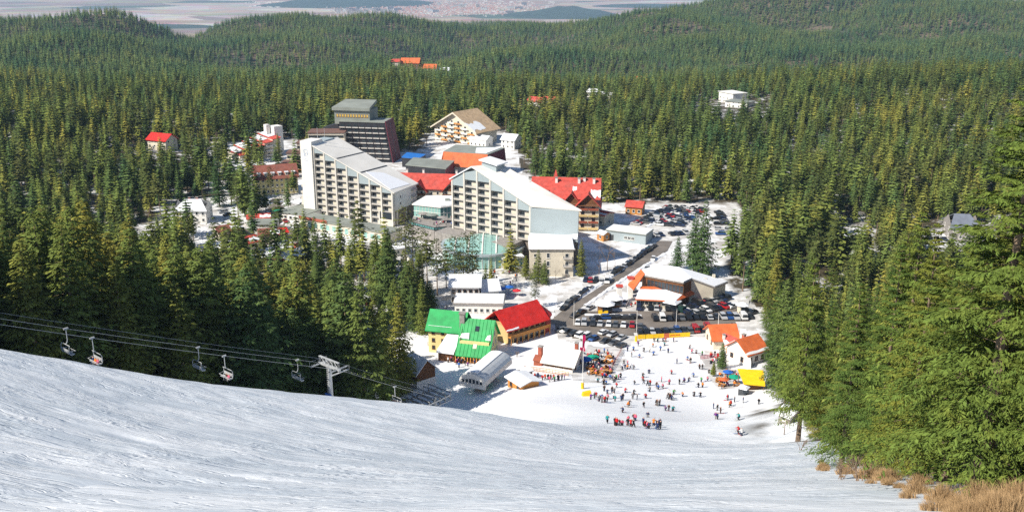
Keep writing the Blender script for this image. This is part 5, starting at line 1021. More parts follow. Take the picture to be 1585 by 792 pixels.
# timbered house behind the pines, and other houses of the old village
house('timbered_house', 'white house with dark timber balconies behind the pine cluster', 'house', (698,470), (742,470), 9, 6.6, 2.6, 'u', M_WHITE, M_ROOFSNOW, .8, 2, 5, 2, frame=M_WOOD, z=0.0)
house('blue_roofed_house', 'small white house whose shaded snowy roof looks blue, beside the pine cluster', 'house', (748,468), (772,466), 7, 4.5, 2.6, 'u', M_WHITE, M_ROOFSNOW, .8, 1, 3, 2, frame=M_WOOD, z=0.0, base_mat=M_WOOD, base_h=.8)
house('red_cabin', 'small red cabin among the spruces left of the green house', 'cabin', (566,472), (584,471), 5, 3.0, 1.6, 'u', M_RED, M_ROOFSNOW, .5, 1, 2, 1, z=0.0)
house('white_house', 'white two storey house with hipped snowy roof and red chimneys', 'house', (273,346), (320,346), 10, 6.4, 3.6, 'u', M_WHITE, M_ROOFSNOW, .8, 2, 5, 2, z=0.0, chim=[(5, 6, 7, 10.8), (8.5, 6, 7, 10.8)], ends=4.0)
t, L = house('yellow_lodge', 'yellow lodge with brown tiled roof and many dormers', 'hotel', (398,303), (462,298), 15, 8.6, 5.2, 'u', M_YELLOW, M_BROWNTILE, .9, 3, 9, 3, z=0.0)
for i in range(6): b = MB(); x = L*(i + .5)/6; b.box(x - .8, 1.0, 9.3, x + .8, 4.2, 10.9); dm = b.build('dormer', M_CREAM, t); link('window', window_mesh(.9, 1.0), dm, (x, .99, 9.6)); b = MB(); b.box(x - 1, .7, 10.9, x + 1, 4.6, 11.1); b.build('cap', M_ROOFSNOW, dm)
loc, rz, L = frame_px((372,250), (436,240), z=0.0)
t = thing('terraced_hotel', 'terraced hotel with stepped red roofs and a pale square tower', 'hotel', loc, rz); D = 16
for k in range(5):
    x0_, x1_ = L*k/5, L*(k + 1)/5; h = 3.5 + 1.7*k; b = MB(); b.box(x0_, 0, -.8, x1_, D - 1.2*k*0, h); w_ = b.build('block', M_CREAM, t); b = MB(); b.slab([(x0_ - .2, -.7, h + .2), (x1_ + .1, -.7, h + .9), (x1_ + .1, D + .5, h + 2.6), (x0_ - .2, D + .5, h + 1.9)], .3); rf = b.build('roof', M_REDTILE, w_)
    b = MB(); b.slab([(x0_ + .5, 5, h + 1.05), (x1_ - .4, 5, h + 1.7), (x1_ - .4, D, h + 2.85), (x0_ + .5, D, h + 2.2)], .2); b.build('snow_layer', M_ROOFSNOW, rf)
    for f in range(int(h / 2.8)): b = MB(); b.box(x0_ + .4, -1.0, .8 + 2.7*f, x1_ - .4, -.02, 1.7 + 2.7*f); b.build('balcony', M_WHITE, w_); link('window', window_mesh(1.5, 1.4), w_, ((x0_ + x1_)/2, -.01, 1.75 + 2.7*f - .6))
b = MB(); b.box(L - 1, 5, -.8, L + 5, 11, 17); b.build('tower', M_WHITE, t); b = MB(); b.box(L - 4, 9, 8, L - 1.5, 12, 18); b.build('chimney', M_WHITE, t)
house('red_roofed_villa', 'villa with crimson roof standing alone in the forest at the far left', 'house', (230,236), (258,239), 10, 8.5, 3.2, 'u', M_CREAM, M_RED, 1.0, 3, 4, 2, z=0.0, snow=[(1, 0, 1, 0, .4)])
# small shops of the market street
SHOPS = [((340,372),(376,366),8,3.6,1.6,M_CREAM,M_BROWNTILE,'shop with brown tiled roof at the left end of the market street'),
         ((372,392),(402,386),8,3.6,1.8,M_CREAM,M_REDTILE,'shop with dull red roof among the spruce tops below the market street'),
         ((385,362),(425,362),9,4.2,0,M_WHITE,M_GREYROOF,'white shop with flat grey green roof in the market street'),
         ((402,378),(432,376),8,3.8,1.8,M_CREAM,M_BROWNTILE,'brown roofed shop below the flat grey green roof'),
         ((424,374),(446,371),6,3.4,1.2,M_WOOD,M_RED,'small shop with scarlet roof in the market street'),
         ((446,418),(478,408),9,4.0,2.0,M_WOOD,M_ROOFSNOW,'snow roofed shop with red chimney before the spruces'),
         ((384,350),(418,348),6,3.4,1.2,M_CREAM,M_REDTILE,'pinkish roofed stall row behind the flat grey green roof'),
         ((430,398),(450,394),7,3.4,1.8,M_CREAM,M_ROOFSNOW,'tiny snow roofed shop between two spruces'),
         ((335,398),(362,394),7,3.4,1.6,M_CREAM,M_ROOFSNOW,'low snow roofed shop at the bottom left of the market'),
         ((408,412),(430,408),7,4.0,2.0,M_OCHRE,M_ROOFSNOW,'ochre shop gable half hidden by spruce tops'),
         ((640,415),(668,410),6,3.2,1.2,M_WHITE,M_ROOFSNOW,'white stall below the terrace of the glass pavilion'),
         ((605,398),(628,394),6,3.2,1.2,M_CREAM,M_ROOFSNOW,'snow roofed stall left of the bare trunked pines')]
for A, B, D, H, rise, wm_, rm_, lab in SHOPS:
    t, L = house('shop', lab, 'shop', A, B, D, H, rise, 'u', wm_, rm_, .6, 1, 3, 1, z=0.0, snow=None if rm_ in (M_ROOFSNOW, M_RED) else ([(-1, .55, 1.0, .0, .8)] if rise else None), wins='f')
    if 'red chimney' in lab: chimney(t, L*.85, 5, 3.5, 8.2, 1.3)
w = at_z(466, 424, 0)
# far houses in the forest
t, L = house('balconied_lodge', 'large lodge with steep beige roof and timber balconies in the forest', 'hotel', (673,216), (738,226), 20, 9.5, 10.5, 'v', M_CREAM, mat('beige_shingles', (0.46, 0.33, 0.20), .8, .2, .5, dirt=.2), 2.2, 0, 0, 0, z=0.0, wins='', snow=[(1, .0, .5, 0.05, .5)])
for k in range(5):
    n_ = 6 - max(0, k - 2)*2
    for i in range(n_):
        x = L/2 + (i - (n_ - 1)/2) * L/6.4; b = MB(); z = .8 + 2.9*k; b.box(x - L/14, -1.4, z, x + L/14, 0, z + .15); b.box(x - L/14, -1.4, z + .15, x + L/14, -1.3, z + 1.0); b.build('balcony', M_WOODLT if (i + k) % 2 else M_WHITE, t); link('window', window_mesh(1.8, 1.8, M_WHITE), t, (x, -.01, z + .3))
b = MB(); 
for s in (-1, 1): b.slab([(L/2 + s*(L/2 + 1.5), -2.6, 9.0), (L/2, -2.6, 20.2), (L/2, -1.9, 20.2), (L/2 + s*(L/2 + 1.5), -1.9, 9.0)], .9)
b.build('verge_board', M_CREAM, t)
house('far_house', 'small white house right of the steep beige lodge', 'house', (776,230), (796,232), 9, 6, 3, 'u', M_WHITE, M_ROOFSNOW, .7, 2, 3, 2, z=0.0)
house('far_house', 'white annex with snowy roof before the steep beige lodge', 'house', (727,226), (752,229), 8, 5, 2, 'u', M_WHITE, M_ROOFSNOW, .6, 1, 4, 1, z=0.0)
FAR_H = [((604,0,1325),(618,0,1325),10,6,3,M_CREAM,M_REDTILE,'small red roofed house left of the orange roofed mansion in the far forest'),
         ((620,0,1330),(648,0,1328),14,7,6,M_WOOD,M_ORANGE,'left gable of the orange roofed mansion high in the far forest'),
         ((649,0,1328),(674,0,1326),14,6,5,M_WHITE,M_ORANGE,'right wing of the orange roofed mansion high in the far forest'),
         ((680,0,1330),(694,0,1330),10,10,3,M_WHITE,M_ROOFSNOW,'pale tower house right of the orange roofed mansion'),
         ((1112,158),(1134,160),14,9,0,M_WHITE,M_WHITE,'white flat roofed villa in the forest, upper block'),
         ((1122,166),(1156,167),14,5,0,M_WHITE,M_GREYROOF,'low grey roofed block before the white forest villa'),
         ((816,163),(838,165),10,4,3,M_WHITE,M_REDTILE,'low red and white house in the forest right of the lodge'),
         ((840,162),(856,163),8,4,2.5,M_CREAM,M_REDTILE,'second low red and white house in the forest'),
         ((908,150),(922,151),10,5,2.5,M_WHITE,M_ROOFSNOW,'white roofed house among trees left of the forest villa'),
         ((926,153),(944,154),9,4,2.0,M_WHITE,M_ROOFSNOW,'low white roofed house among trees left of the forest villa'),
         ((984,128),(992,128),8,6,3.0,M_WOOD,M_ORANGE,'tiny orange house far in the forest'),
         ((1470,372),(1512,374),14,6,4.0,M_STONE,mat('slate_blue_roof', (0.16, 0.18, 0.22), .6, .15, .4),'grey slate roofed house in the clearing at the right')]
for A, B, D, H, rise, wm_, rm_, lab in FAR_H:
    house('far_house', lab, 'house', A, B, D, H, rise, 'u', wm_, rm_, .8, 2, 4, 2, wins='fl', ends=3.0 if 'slate' in lab else 0.0)

# ---------------------------------------------------------------- foot of the piste: chalets, huts and terraces
t, L = house('rental_chalet', 'chalet with grey snowy roof and dark timber front at the foot of the piste', 'chalet', (842,574), (886,577), 9, 3.2, 2.6, 'u', M_WHITE, M_ROOFGREY, .9, 1, 5, 2, frame=M_WOOD, chim=[(7.2, 7.0, 3, 7.0)], wins='r')
b = MB(); b.box(.2, -.1, 1.8, L - .2, -.02, 3.1); b.build('timber_front', M_WOOD, t); windows(t, 'f', L, 9, 1, 6, 2.8, 1.0, .9, z0=2.0, frame=M_WOOD, out=.11)
t, L = house('brick_stove', 'stepped brick barbecue stove left of the rental chalet', 'stove', (826,565), (838,566), 3, 1.6, 1.0, 'u', M_WOODRED, M_WOODRED, .2, 0, 0, 0, wins=''); chimney(t, L*.6, 1.4, 1.5, 5.6, 1.1)
t, L = house('ticket_hut', 'honey timber ticket hut with snowy roof beside the lift station', 'hut', (786,599), (807,603), 5.5, 3.0, .7, 'u', M_WOODLT, M_ROOFSNOW, .7, 1, 2, 1, frame=M_WOOD, wins='f', ww=1.1, wh=1.2)
b = MB(); b.box(L - 1.1, -.06, 0, L - .2, -.005, 2.1); b.build('door', M_WOOD, t)
t, L = house('storage_shed', 'dark timber shed close behind the ticket hut', 'shed', (811,588), (824,585), 3, 2.2, .6, 'u', M_WOOD, M_ROOFSNOW, .3, 0, 0, 0, wins='')
t, L = house('orange_roofed_chalet', 'chalet with bright orange roof and white porch right of the piste', 'chalet', (1104,541), (1141,539), 9, 3.4, 3.0, 'u', M_CREAM, M_ORANGE, .8, 1, 4, 2, frame=M_WOOD, wins='lr')
b = MB(); b.slab([(L*.35, -4.2, 2.7), (L + .8, -4.2, 2.7), (L + .8, -.9, 3.5), (L*.35, -.9, 3.5)], .25); b.build('porch_roof', M_SNOW, t)
for i in range(5): b = MB(); x = L*.38 + (L*.6)*i/4; b.box(x, -4.0, -.5, x + .2, -3.8, 2.5); b.build('porch_post', M_WOODLT, t)
chimney(t, L*.4, -.2, 2.5, 5.0, .7, M_WHITE)
house('red_roofed_hut', 'hut with narrow red roof between the two orange roofed chalets', 'hut', (1143,548), (1150,546), 7, 2.8, 1.4, 'v', M_CREAM, M_REDTILE, .4, 0, 0, 0, wins='')
t, L = house('orange_roofed_chalet', 'white chalet with faded orange roof against the right hand spruces', 'chalet', (1156,566), (1184,558), 8, 4.0, 3.0, 'u', M_WHITE, M_ORANGE, .8, 1, 3, 2, frame=M_WOOD, chim=[(3.5, 5.0, 4, 7.6)], snow=[(-1, 0, 1, 0, .2), (1, 0, 1, .3, 1)])
b = MB(); a0, a1 = G(1148, 538), G(1157, 570); u = np.array([a1[0]-a0[0], a1[1]-a0[1]]); n_ = np.array([u[1], -u[0]]) / np.hypot(*u) * -.9
tt = thing('covered_ramp', 'steep white covered ramp between orange roof and yellow awning', 'ramp', (a1[0], a1[1], a1[2])); q0 = (-u[0], -u[1]); b.solid([(q0[0]-n_[0], q0[1]-n_[1], 0), (q0[0]+n_[0], q0[1]+n_[1], 0), (n_[0], n_[1], 0), (-n_[0], -n_[1], 0)], [(q0[0]-n_[0], q0[1]-n_[1], 3.4), (q0[0]+n_[0], q0[1]+n_[1], 3.4), (n_[0], n_[1], 2.0), (-n_[0], -n_[1], 2.0)]); b.build('roof', M_WHITE, tt)
w0 = G(1152, 606); t = thing('yellow_awning', 'large bright yellow awning on posts at the piste edge', 'awning', (w0[0], w0[1], w0[2]), R(-8)); b = MB(); b.slab([(-.3, -.5, 2.4), (5.0, -.9, 2.4), (5.0, 5.0, 4.2), (-1.6, 5.0, 4.2)], .15); b.build('canopy', M_YELLOWPL, t)
for x, y, h in ((0,0,2.3),(4.6,-.4,2.3),(4.6,4.6,4.0),(-1.2,4.6,4.0)): b = MB(); b.tube((x,y,-.4),(x,y,h),.09); b.build('post', M_WOOD, t)
b = MB(); b.box(.3, 1.0, -.4, 4.3, 4.4, 2.2); b.build('bar_counter', M_WOOD, t)
t, L = house('piste_hut', 'small stone hut with snowy roof where the slope meets the spruces', 'hut', (1204,655), (1222,656), 4, 2.0, .9, 'u', M_STONE, M_SNOW, .4, 1, 1, 1, wins='f', ww=.8, wh=.8)
kiosk('snack_stand', 'low white roofed snack stand below the yellow awning', 1150, 610, 1.9, 1.9, M_DARKST, k=4)
# ---------------------------------------------------------------- roads, car parks, trodden ground: sheets laid on the ground
def sheet(name, pxs, m, dz, kind='structure', world=None):
    P = world or [G(px, py)[:2] for px, py in pxs]; xs = [p[0] for p in P]; ys = [p[1] for p in P]; st = 2.5
    gx_, gy_ = np.meshgrid(np.arange(min(xs) - st, max(xs) + 2 * st, st), np.arange(min(ys) - st, max(ys) + 2 * st, st)); sh = gx_.shape
    wob = 0.9 * noise2(gx_.ravel() / 4, gy_.ravel() / 4, 21, 2), 0.9 * noise2(gx_.ravel() / 4, gy_.ravel() / 4, 22, 2)
    ins = inside(gx_.ravel() + wob[0], gy_.ravel() + wob[1], P).reshape(sh); z = (height(gx_.ravel(), gy_.ravel()) + dz)
    ii = np.arange(gx_.size).reshape(sh); cell = (ins[:-1, :-1].astype(int) + ins[:-1, 1:] + ins[1:, 1:] + ins[1:, :-1]) >= 2
    F_ = np.c_[ii[:-1, :-1][cell], ii[:-1, 1:][cell], ii[1:, 1:][cell], ii[1:, :-1][cell]]; used, invi = np.unique(F_, return_inverse=True)
    # pull the boundary vertices onto the outline so that edges run clean
    o = link(name, mesh_np(name, np.c_[gx_.ravel(), gy_.ravel(), z][used], invi.reshape(-1, 4), [m])); return tag(o, kind=kind)
def strip(name, left, right, m, dz):
    b = MB(); a = [at_z(*p, dz) for p in left]; c = [at_z(*p, dz) for p in right]
    for i in range(len(a) - 1): b.poly([a[i], c[i], c[i+1], a[i+1]])
    return tag(b.build(name, m), kind='structure')
sheet('trodden_square', ((856,500),(870,478),(930,462),(1000,470),(1130,462),(1178,476),(1172,508),(1110,520),(1072,520),(985,521),(955,545),(905,540),(850,512)), M_DIRTSNOW, .03)
sheet('car_park', ((858,494),(880,486),(905,484),(960,485),(1010,484),(1060,484),(1130,474),(1165,482),(1162,495),(1105,503),(1072,512),(985,514),(955,530),(925,532),(895,524),(862,506)), M_ASPH, .06)
sheet('far_car_park', ((930,352),(985,340),(1035,316),(1090,317),(1085,350),(1040,374),(1000,372),(935,358)), M_DIRTSNOW, .03)
sheet('side_car_park', ((1102,324),(1140,322),(1142,372),(1105,372)), M_DIRTSNOW, .03)
strip('road', ((848,500),(868,482),(936,439),(1005,388),(1018,372.5)), ((872,502),(886,485),(962,431),(1033,388),(1041,373)), M_ASPH, .10)
sheet('hotel_forecourt', ((430,350),(470,362),(600,392),(640,400),(680,425),(700,440),(660,455),(560,440),(450,415),(335,400),(335,362)), M_DIRTSNOW, .03)
sheet('market_street', ((428,300),(440,330),(430,352),(470,360),(430,380),(330,392),(345,366),(410,345)), M_ASPH, .06)
sheet('house_yard', ((690,478),(760,470),(790,440),(770,415),(800,420),(810,445),(830,470),(850,482),(840,492),(770,492)), M_DIRTSNOW, .03)
sheet('roadside_parking', ((862,462),(905,440),(948,420),(952,428),(905,452),(866,478)), M_DIRTSNOW, .04)
sheet('terrace_deck', ((886,535),(950,538),(962,552),(948,588),(905,592),(884,578)), M_DIRTSNOW, .04)
sheet('terrace_deck', ((1092,545),(1150,548),(1145,600),(1120,606),(1092,580)), M_DIRTSNOW, .04)
# ploughed snow banks along the road
def bank(lab, pts, w, h):
    P = [at_z(*p, 0) for p in pts]; Q = []
    for a, c in zip(P[:-1], P[1:]):
        n_ = max(2, int(np.hypot(*(c - a)[:2]) / 1.5))
        Q += [a + (c - a) * i / n_ for i in range(n_)]
    b = MB(); rr = random.Random(len(pts) * 7 + int(pts[0][0])); prev = None
    for i, p in enumerate(Q):
        d = (Q[min(i + 1, len(Q) - 1)] - Q[max(i - 1, 0)])[:2]; d = d / np.hypot(*d); nn = np.array([-d[1], d[0]]); hh = h * rr.uniform(.5, 1.2); ww = w * rr.uniform(.7, 1.2)
        ringp = [(p[0] + nn[0]*ww*k, p[1] + nn[1]*ww*k, -.05 + hh*z + rr.uniform(-.05, .05)*(z > 0)) for k, z in ((-1, 0), (-.6, .7), (0, 1), (.6, .7), (1, 0))]
        if prev:
            for k in range(4): b.poly([prev[k], prev[k+1], ringp[k+1], ringp[k]])
        prev = ringp
    tag(b.build('snow_bank', M_SNOW, smooth=True), lab, 'snow bank')
bank('ploughed snow bank along the left side of the road by the parked cars', ((866,476),(936,435),(1004,386)), 1.3, .9)
bank('ploughed snow bank along the right side of the road by the restaurant', ((905,474),(962,434),(1030,392)), 1.0, .6)
bank('snow ridge between the rows of the far car park', ((1000,352),(1050,324)), 1.2, .6)
bank('snow ridge behind the first row of cars at the square', ((905,487),(1000,488)), .8, .5)
# ---------------------------------------------------------------- chairlift
LA, LB = np.array([-81.0, 150.0]), np.array([-15.0, 228.0]); LD = (LB - LA) / np.hypot(*(LB - LA)); LN = np.array([LD[1], -LD[0]]); LRZ = math.atan2(LD[1], LD[0])
tw_s = float(np.dot(np.array([-40.5, 198.0]) - LA, LD)); TW = LA + LD * tw_s
zt = at_y(507, 566, TW[1])[2]; z_up = at_y(0, 492, LA[1])[2]; st_s = float(np.dot(np.array([-17.5, 224.0]) - LA, LD)); z_dn = hz(*(LA + LD * st_s)) + 5.0
def rope(s, off):
    if s < tw_s: a = (s + 60) / (tw_s + 60); z = (z_up + (z_up - zt) * 60 / tw_s) * (1 - a) + zt * a - 4.0 * a * (1 - a) * 1.2
    else: a = (s - tw_s) / (st_s - tw_s); z = zt * (1 - a) + z_dn * a - 4.0 * a * (1 - a) * .35
    p = LA + LD * s + LN * off; return (p[0], p[1], z)
GA = 2.9
for off, lab in ((GA, 'near steel rope of the chairlift running down to the station'), (-GA, 'far steel rope of the chairlift running down to the station')):
    b = MB(); b.path([rope(s, off) for s in np.linspace(-60, st_s, 40)], .032, 5); tag(b.build('lift_rope', M_STEEL), lab, 'rope')
b = MB(); b.path([(p[0], p[1], p[2] + 1.4) for p in (rope(s, -GA * .3) for s in np.linspace(-60, st_s, 40))], .02, 4); tag(b.build('signal_cable', M_STEEL), 'thin signal cable above the chairlift ropes', 'cable')
def lift_tower(label, p, zg, ztop, n=1):
    t = thing('lift_tower', label, 'lift tower', (p[0], p[1], zg), LRZ); h = ztop - zg
    b = MB(); b.tube((0, 0, -1), (0, 0, h - .6), .62, .45, 12); b.build('pole', M_STEEL, t)
    b = MB(); b.box(-.3, -GA - .6, h - .5, .3, GA + .6, h); b.box(-.25, -GA - .4, h + 1.3, -.05, GA + .4, h + 1.45); b.box(.05, -GA - .4, h + 1.3, .25, GA + .4, h + 1.45)
    for y in np.linspace(-GA - .3, GA + .3, 7): b.tube((-.15, y, h), (-.15, y, h + 1.35), .05, .05, 4); b.tube((.15, y, h), (.15, y, h + 1.35), .05, .05, 4)
    for y in np.linspace(-GA, GA, 5)[:-1]: b.tube((0, y, h), (0, y + GA * .5, h + 1.35), .05, .05, 4)
    b.build('crossarm', M_STEEL, t)
    for s in (-1, 1):
        b = MB(); b.box(-2.6, s*GA - .12, h - .35, 2.6, s*GA + .12, h - .12); tr = b.build('sheave_beam', M_STEEL, t)
        for x in np.linspace(-2.4, 2.4, 7): b = MB(); b.tube((x, s*GA - .07, h - .12), (x, s*GA + .07, h - .12), .24, .24, 10); b.build('sheave', M_DARKST, tr)
        b = MB(); b.box(-2.4, s*(GA + .7) - .25, h - .75, 2.4, s*(GA + .7) + .25, h - .68)
        for x in (-2.4, 0, 2.4): b.tube((x, s*(GA + .95), h - .7), (x, s*(GA + .95), h + .4), .035, .035, 4)
        b.tube((-2.4, s*(GA + .95), h + .4), (2.4, s*(GA + .95), h + .4), .035, .035, 4); b.build('catwalk', M_STEEL, t)
    b = MB()
    for y in (-.2, .2): b.tube((-.7, y, .5), (-.6, y, h), .035, .035, 4)
    for k in range(int(h / .5)): b.tube((-.68, -.2, .6 + .5*k), (-.68, .2, .6 + .5*k), .025, .025, 4)
    b.build('ladder', M_STEEL, t); b = MB(); b.box(-1.0, -.9, h*.45, -.55, .9, h*.45 + 1.3); b.build('blue_padding', M_BLUECLOTH, t); return t
lift_tower('pale steel chairlift tower rising behind the crest of the slope', TW, hz(*TW), zt + .2)
# chair
def chair_meshes():
    o = {}; b = MB(); b.box(-.35, -.12, -.12, .35, .12, .12); b.tube((-.25, 0, -.02), (.25, 0, -.02), .13, .13, 6); o['grip'] = b.mesh('grip', M_STEEL)
    b = MB(); b.path([(0, 0, -.1), (0, 0, -1.9), (-.1, .0, -2.2), (-.35, 0, -2.45)], .07, 6); b.path([(-.35, -1.25, -2.45), (-.35, 1.25, -2.45)], .06, 5); o['hanger'] = b.mesh('hanger', M_STEEL)
    b = MB()
    for y in (-1.3, 1.3): b.path([(-.35, y*.96, -2.45), (-.5, y, -2.75), (-.55, y, -3.5), (-.35, y, -3.95), (.25, y, -3.95)], .05, 5)
    o['side_frame'] = b.mesh('side_frame', M_STEEL)
    b = MB(); b.box(-.35, -1.25, -3.95, .28, 1.25, -3.83); o['seat'] = b.mesh('seat', M_STEEL)
    b = MB(); b.box(-.55, -1.25, -3.7, -.45, 1.25, -3.15); o['backrest'] = b.mesh('backrest', M_STEEL)
    b = MB(); b.path([(-.4, -1.28, -3.3), (.45, -1.28, -3.45), (.45, 1.28, -3.45), (-.4, 1.28, -3.3)], .035, 4); b.path([(.45, 0, -3.45), (.5, 0, -4.3)], .03, 4); o['safety_bar'] = b.mesh('safety_bar', M_STEEL)
    return o
CH = chair_meshes(); CHAIRS = []
def chair_at(px, off, label, face=1):
    ss = np.linspace(-40, st_s, 900); pp = [pix(rope(s, off))[0] for s in ss]; s = ss[int(np.argmin(np.abs(np.array(pp) - px)))]; p = rope(s, off)
    t = thing('lift_chair', label, 'lift chair', p, LRZ + (0 if face > 0 else math.pi), 'chairs of the chairlift')
    for k, me_ in CH.items(): link(k, me_, t)
    t.scale = (1.15, 1.15, 1.15)
    CHAIRS.append(t); return t
chair_at(101, -GA, 'empty lift chair highest up on the far rope', 1)
c1 = chair_at(142, GA, 'lift chair with riders in blue and orange near the left edge', -1)
chair_at(306, -GA, 'empty lift chair hanging in the dark before the wood', 1)
c2 = chair_at(347, GA, 'lift chair with a rider in pale clothes above the slope crest', -1)
chair_at(460, -GA, 'empty lift chair close left of the lift tower', 1)
c3 = chair_at(611, GA, 'lift chair with a rider in red below the lift tower', -1)
chair_at(577, -GA, 'empty lift chair right of the lift tower before the big spruce', 1)
M_FRAME = mat('weathered_steel', (0.22, 0.235, 0.24), 0.5, 0.2, 1.0, metal=0.2)
# sheave frames before the station
sf = LA + LD * (st_s - 7); t = thing('sheave_frames', 'row of steel sheave frames on posts before the lift station', 'lift frame', (sf[0], sf[1], hz(*sf)), LRZ); H0 = 5.6
for x in (-4.5, 5.0): b = MB(); b.tube((x, 0, -1.5), (x, 0, H0), .38, .3, 10); b.build('post', M_STEEL, t)
for s in (-1, 1):
    b = MB(); b.box(-7, s*GA - .15, H0, 7, s*GA + .15, H0 + .3); b.box(-7, s*(GA + 1) - .06, H0 + .9, 7, s*(GA + 1) + .06, H0 + 1.0); b.box(-7, s*(GA + 1) - .3, H0 - .4, 7, s*(GA + 1) + .3, H0 - .32); bm_ = b.build('sheave_beam', M_STEEL, t)
    for x in np.linspace(-6.6, 6.6, 14): b = MB(); b.tube((x, s*GA - .08, H0 + .4), (x, s*GA + .08, H0 + .4), .27, .27, 8); b.build('sheave', M_DARKST, bm_)
for x in np.linspace(-6.5, 6.5, 8):
    b = MB(); b.path([(x, -GA - 1, H0 - .4), (x, -GA - 1, H0 + 1.6), (x, GA + 1, H0 + 1.6), (x, GA + 1, H0 - .4)], .15, 4); b.tube((x, -GA - 1, H0), (x, GA + 1, H0), .16, .16, 4); b.tube((x, -GA, H0 + .2), (x, 0, H0 + 1.6), .09, .09, 4); b.tube((x, GA, H0 + .2), (x, 0, H0 + 1.6), .09, .09, 4); b.build('portal_frame', M_FRAME, t)
# station
g0, g1 = G(713, 612), G(752, 614); rzs = R(-24); L, D = 7.2, 17.0
t = thing('lift_station', 'chairlift station with barrel roof, white front and snow on top', 'lift station', (g0[0], g0[1], min(g0[2], g1[2])), rzs)
HB0, ns = 4.0, 10; arcp = [(L/2 - (L/2 + .3) * math.cos(math.pi*i/ns), HB0 + 3.0 * math.sin(math.pi*i/ns)**.8) for i in range(ns + 1)]
for i in range(ns):
    (xa, za), (xb, zb) = arcp[i], arcp[i+1]
    for j in range(6):
        y0_, y1_ = D*j/6 + .04, D*(j+1)/6 - .04; b = MB(); b.solid([(xa, y0_, za), (xb, y0_, zb), (xb, y1_, zb), (xa, y1_, za)], [(xa + (xa-L/2)*.02, y0_, za + .12), (xb + (xb-L/2)*.02, y0_, zb + .12), (xb + (xb-L/2)*.02, y1_, zb + .12), (xa + (xa-L/2)*.02, y1_, za + .12)]); b.build('roof_panel', M_STEEL, t)
b = MB(); b.solid([(x, .3, z - .05) for x, z in arcp], [(x, D - .3, z - .05) for x, z in arcp]); b.build('shell', M_DARKST, t)
b = MB(); sn = [(L/2 - L*.33 + L*.5*i/6, 0) for i in range(7)]; zz = lambda x: HB0 + 3.0 * max(0, math.sin(math.acos(max(-1, min(1, (L/2 - x) / (L/2 + .3))))))**.8 + .13
for i in range(6):
    xa, xb = sn[i][0], sn[i+1][0]; b.solid([(xa, .5, zz(xa)), (xb, .5, zz(xb)), (xb, D - .6, zz(xb)), (xa, D - .6, zz(xa))], [(xa, .5, zz(xa) + .2), (xb, .5, zz(xb) + .2), (xb, D - .6, zz(xb) + .2), (xa, D - .6, zz(xa) + .2)])
b.build('snow_layer', M_SNOW, t)
b = MB(); b.solid([(x, -.25, z) for x, z in arcp], [(x, .25, z) for x, z in arcp]); b.box(-.2, -.3, HB0 - .9, L + .2, .3, HB0); b.build('front_shell', M_WHITE, t)
for i in range(6): x = .5 + (L - 1.0) * (i + .5) / 6; hh = 1.6 - .5*abs(i - 2.5)/2.5; link('window', window_mesh((L - 1.4)/6, hh, M_WHITE), t, (x, -.26, HB0 + .25))
b = MB(); b.tube((L/2, 3, -1.2), (L/2, 3, HB0 - .3), .9, .7, 12); b.tube((L/2, 13, -1.2), (L/2, 13, HB0 - .3), .9, .7, 12); b.build('pylon', M_STONE, t)
b = MB(); b.tube((L/2, 7, HB0 - 1.0), (L/2, 7, HB0 - .8), 2.7, 2.7, 24); b.build('bullwheel', M_DARKST, t)
b = MB(); b.tube((L/2 - .8, 12, -1), (L/2 - .8, 12, 1), 1.0, 1.0, 10); b.build('base_ring', M_YELLOWPL, t)
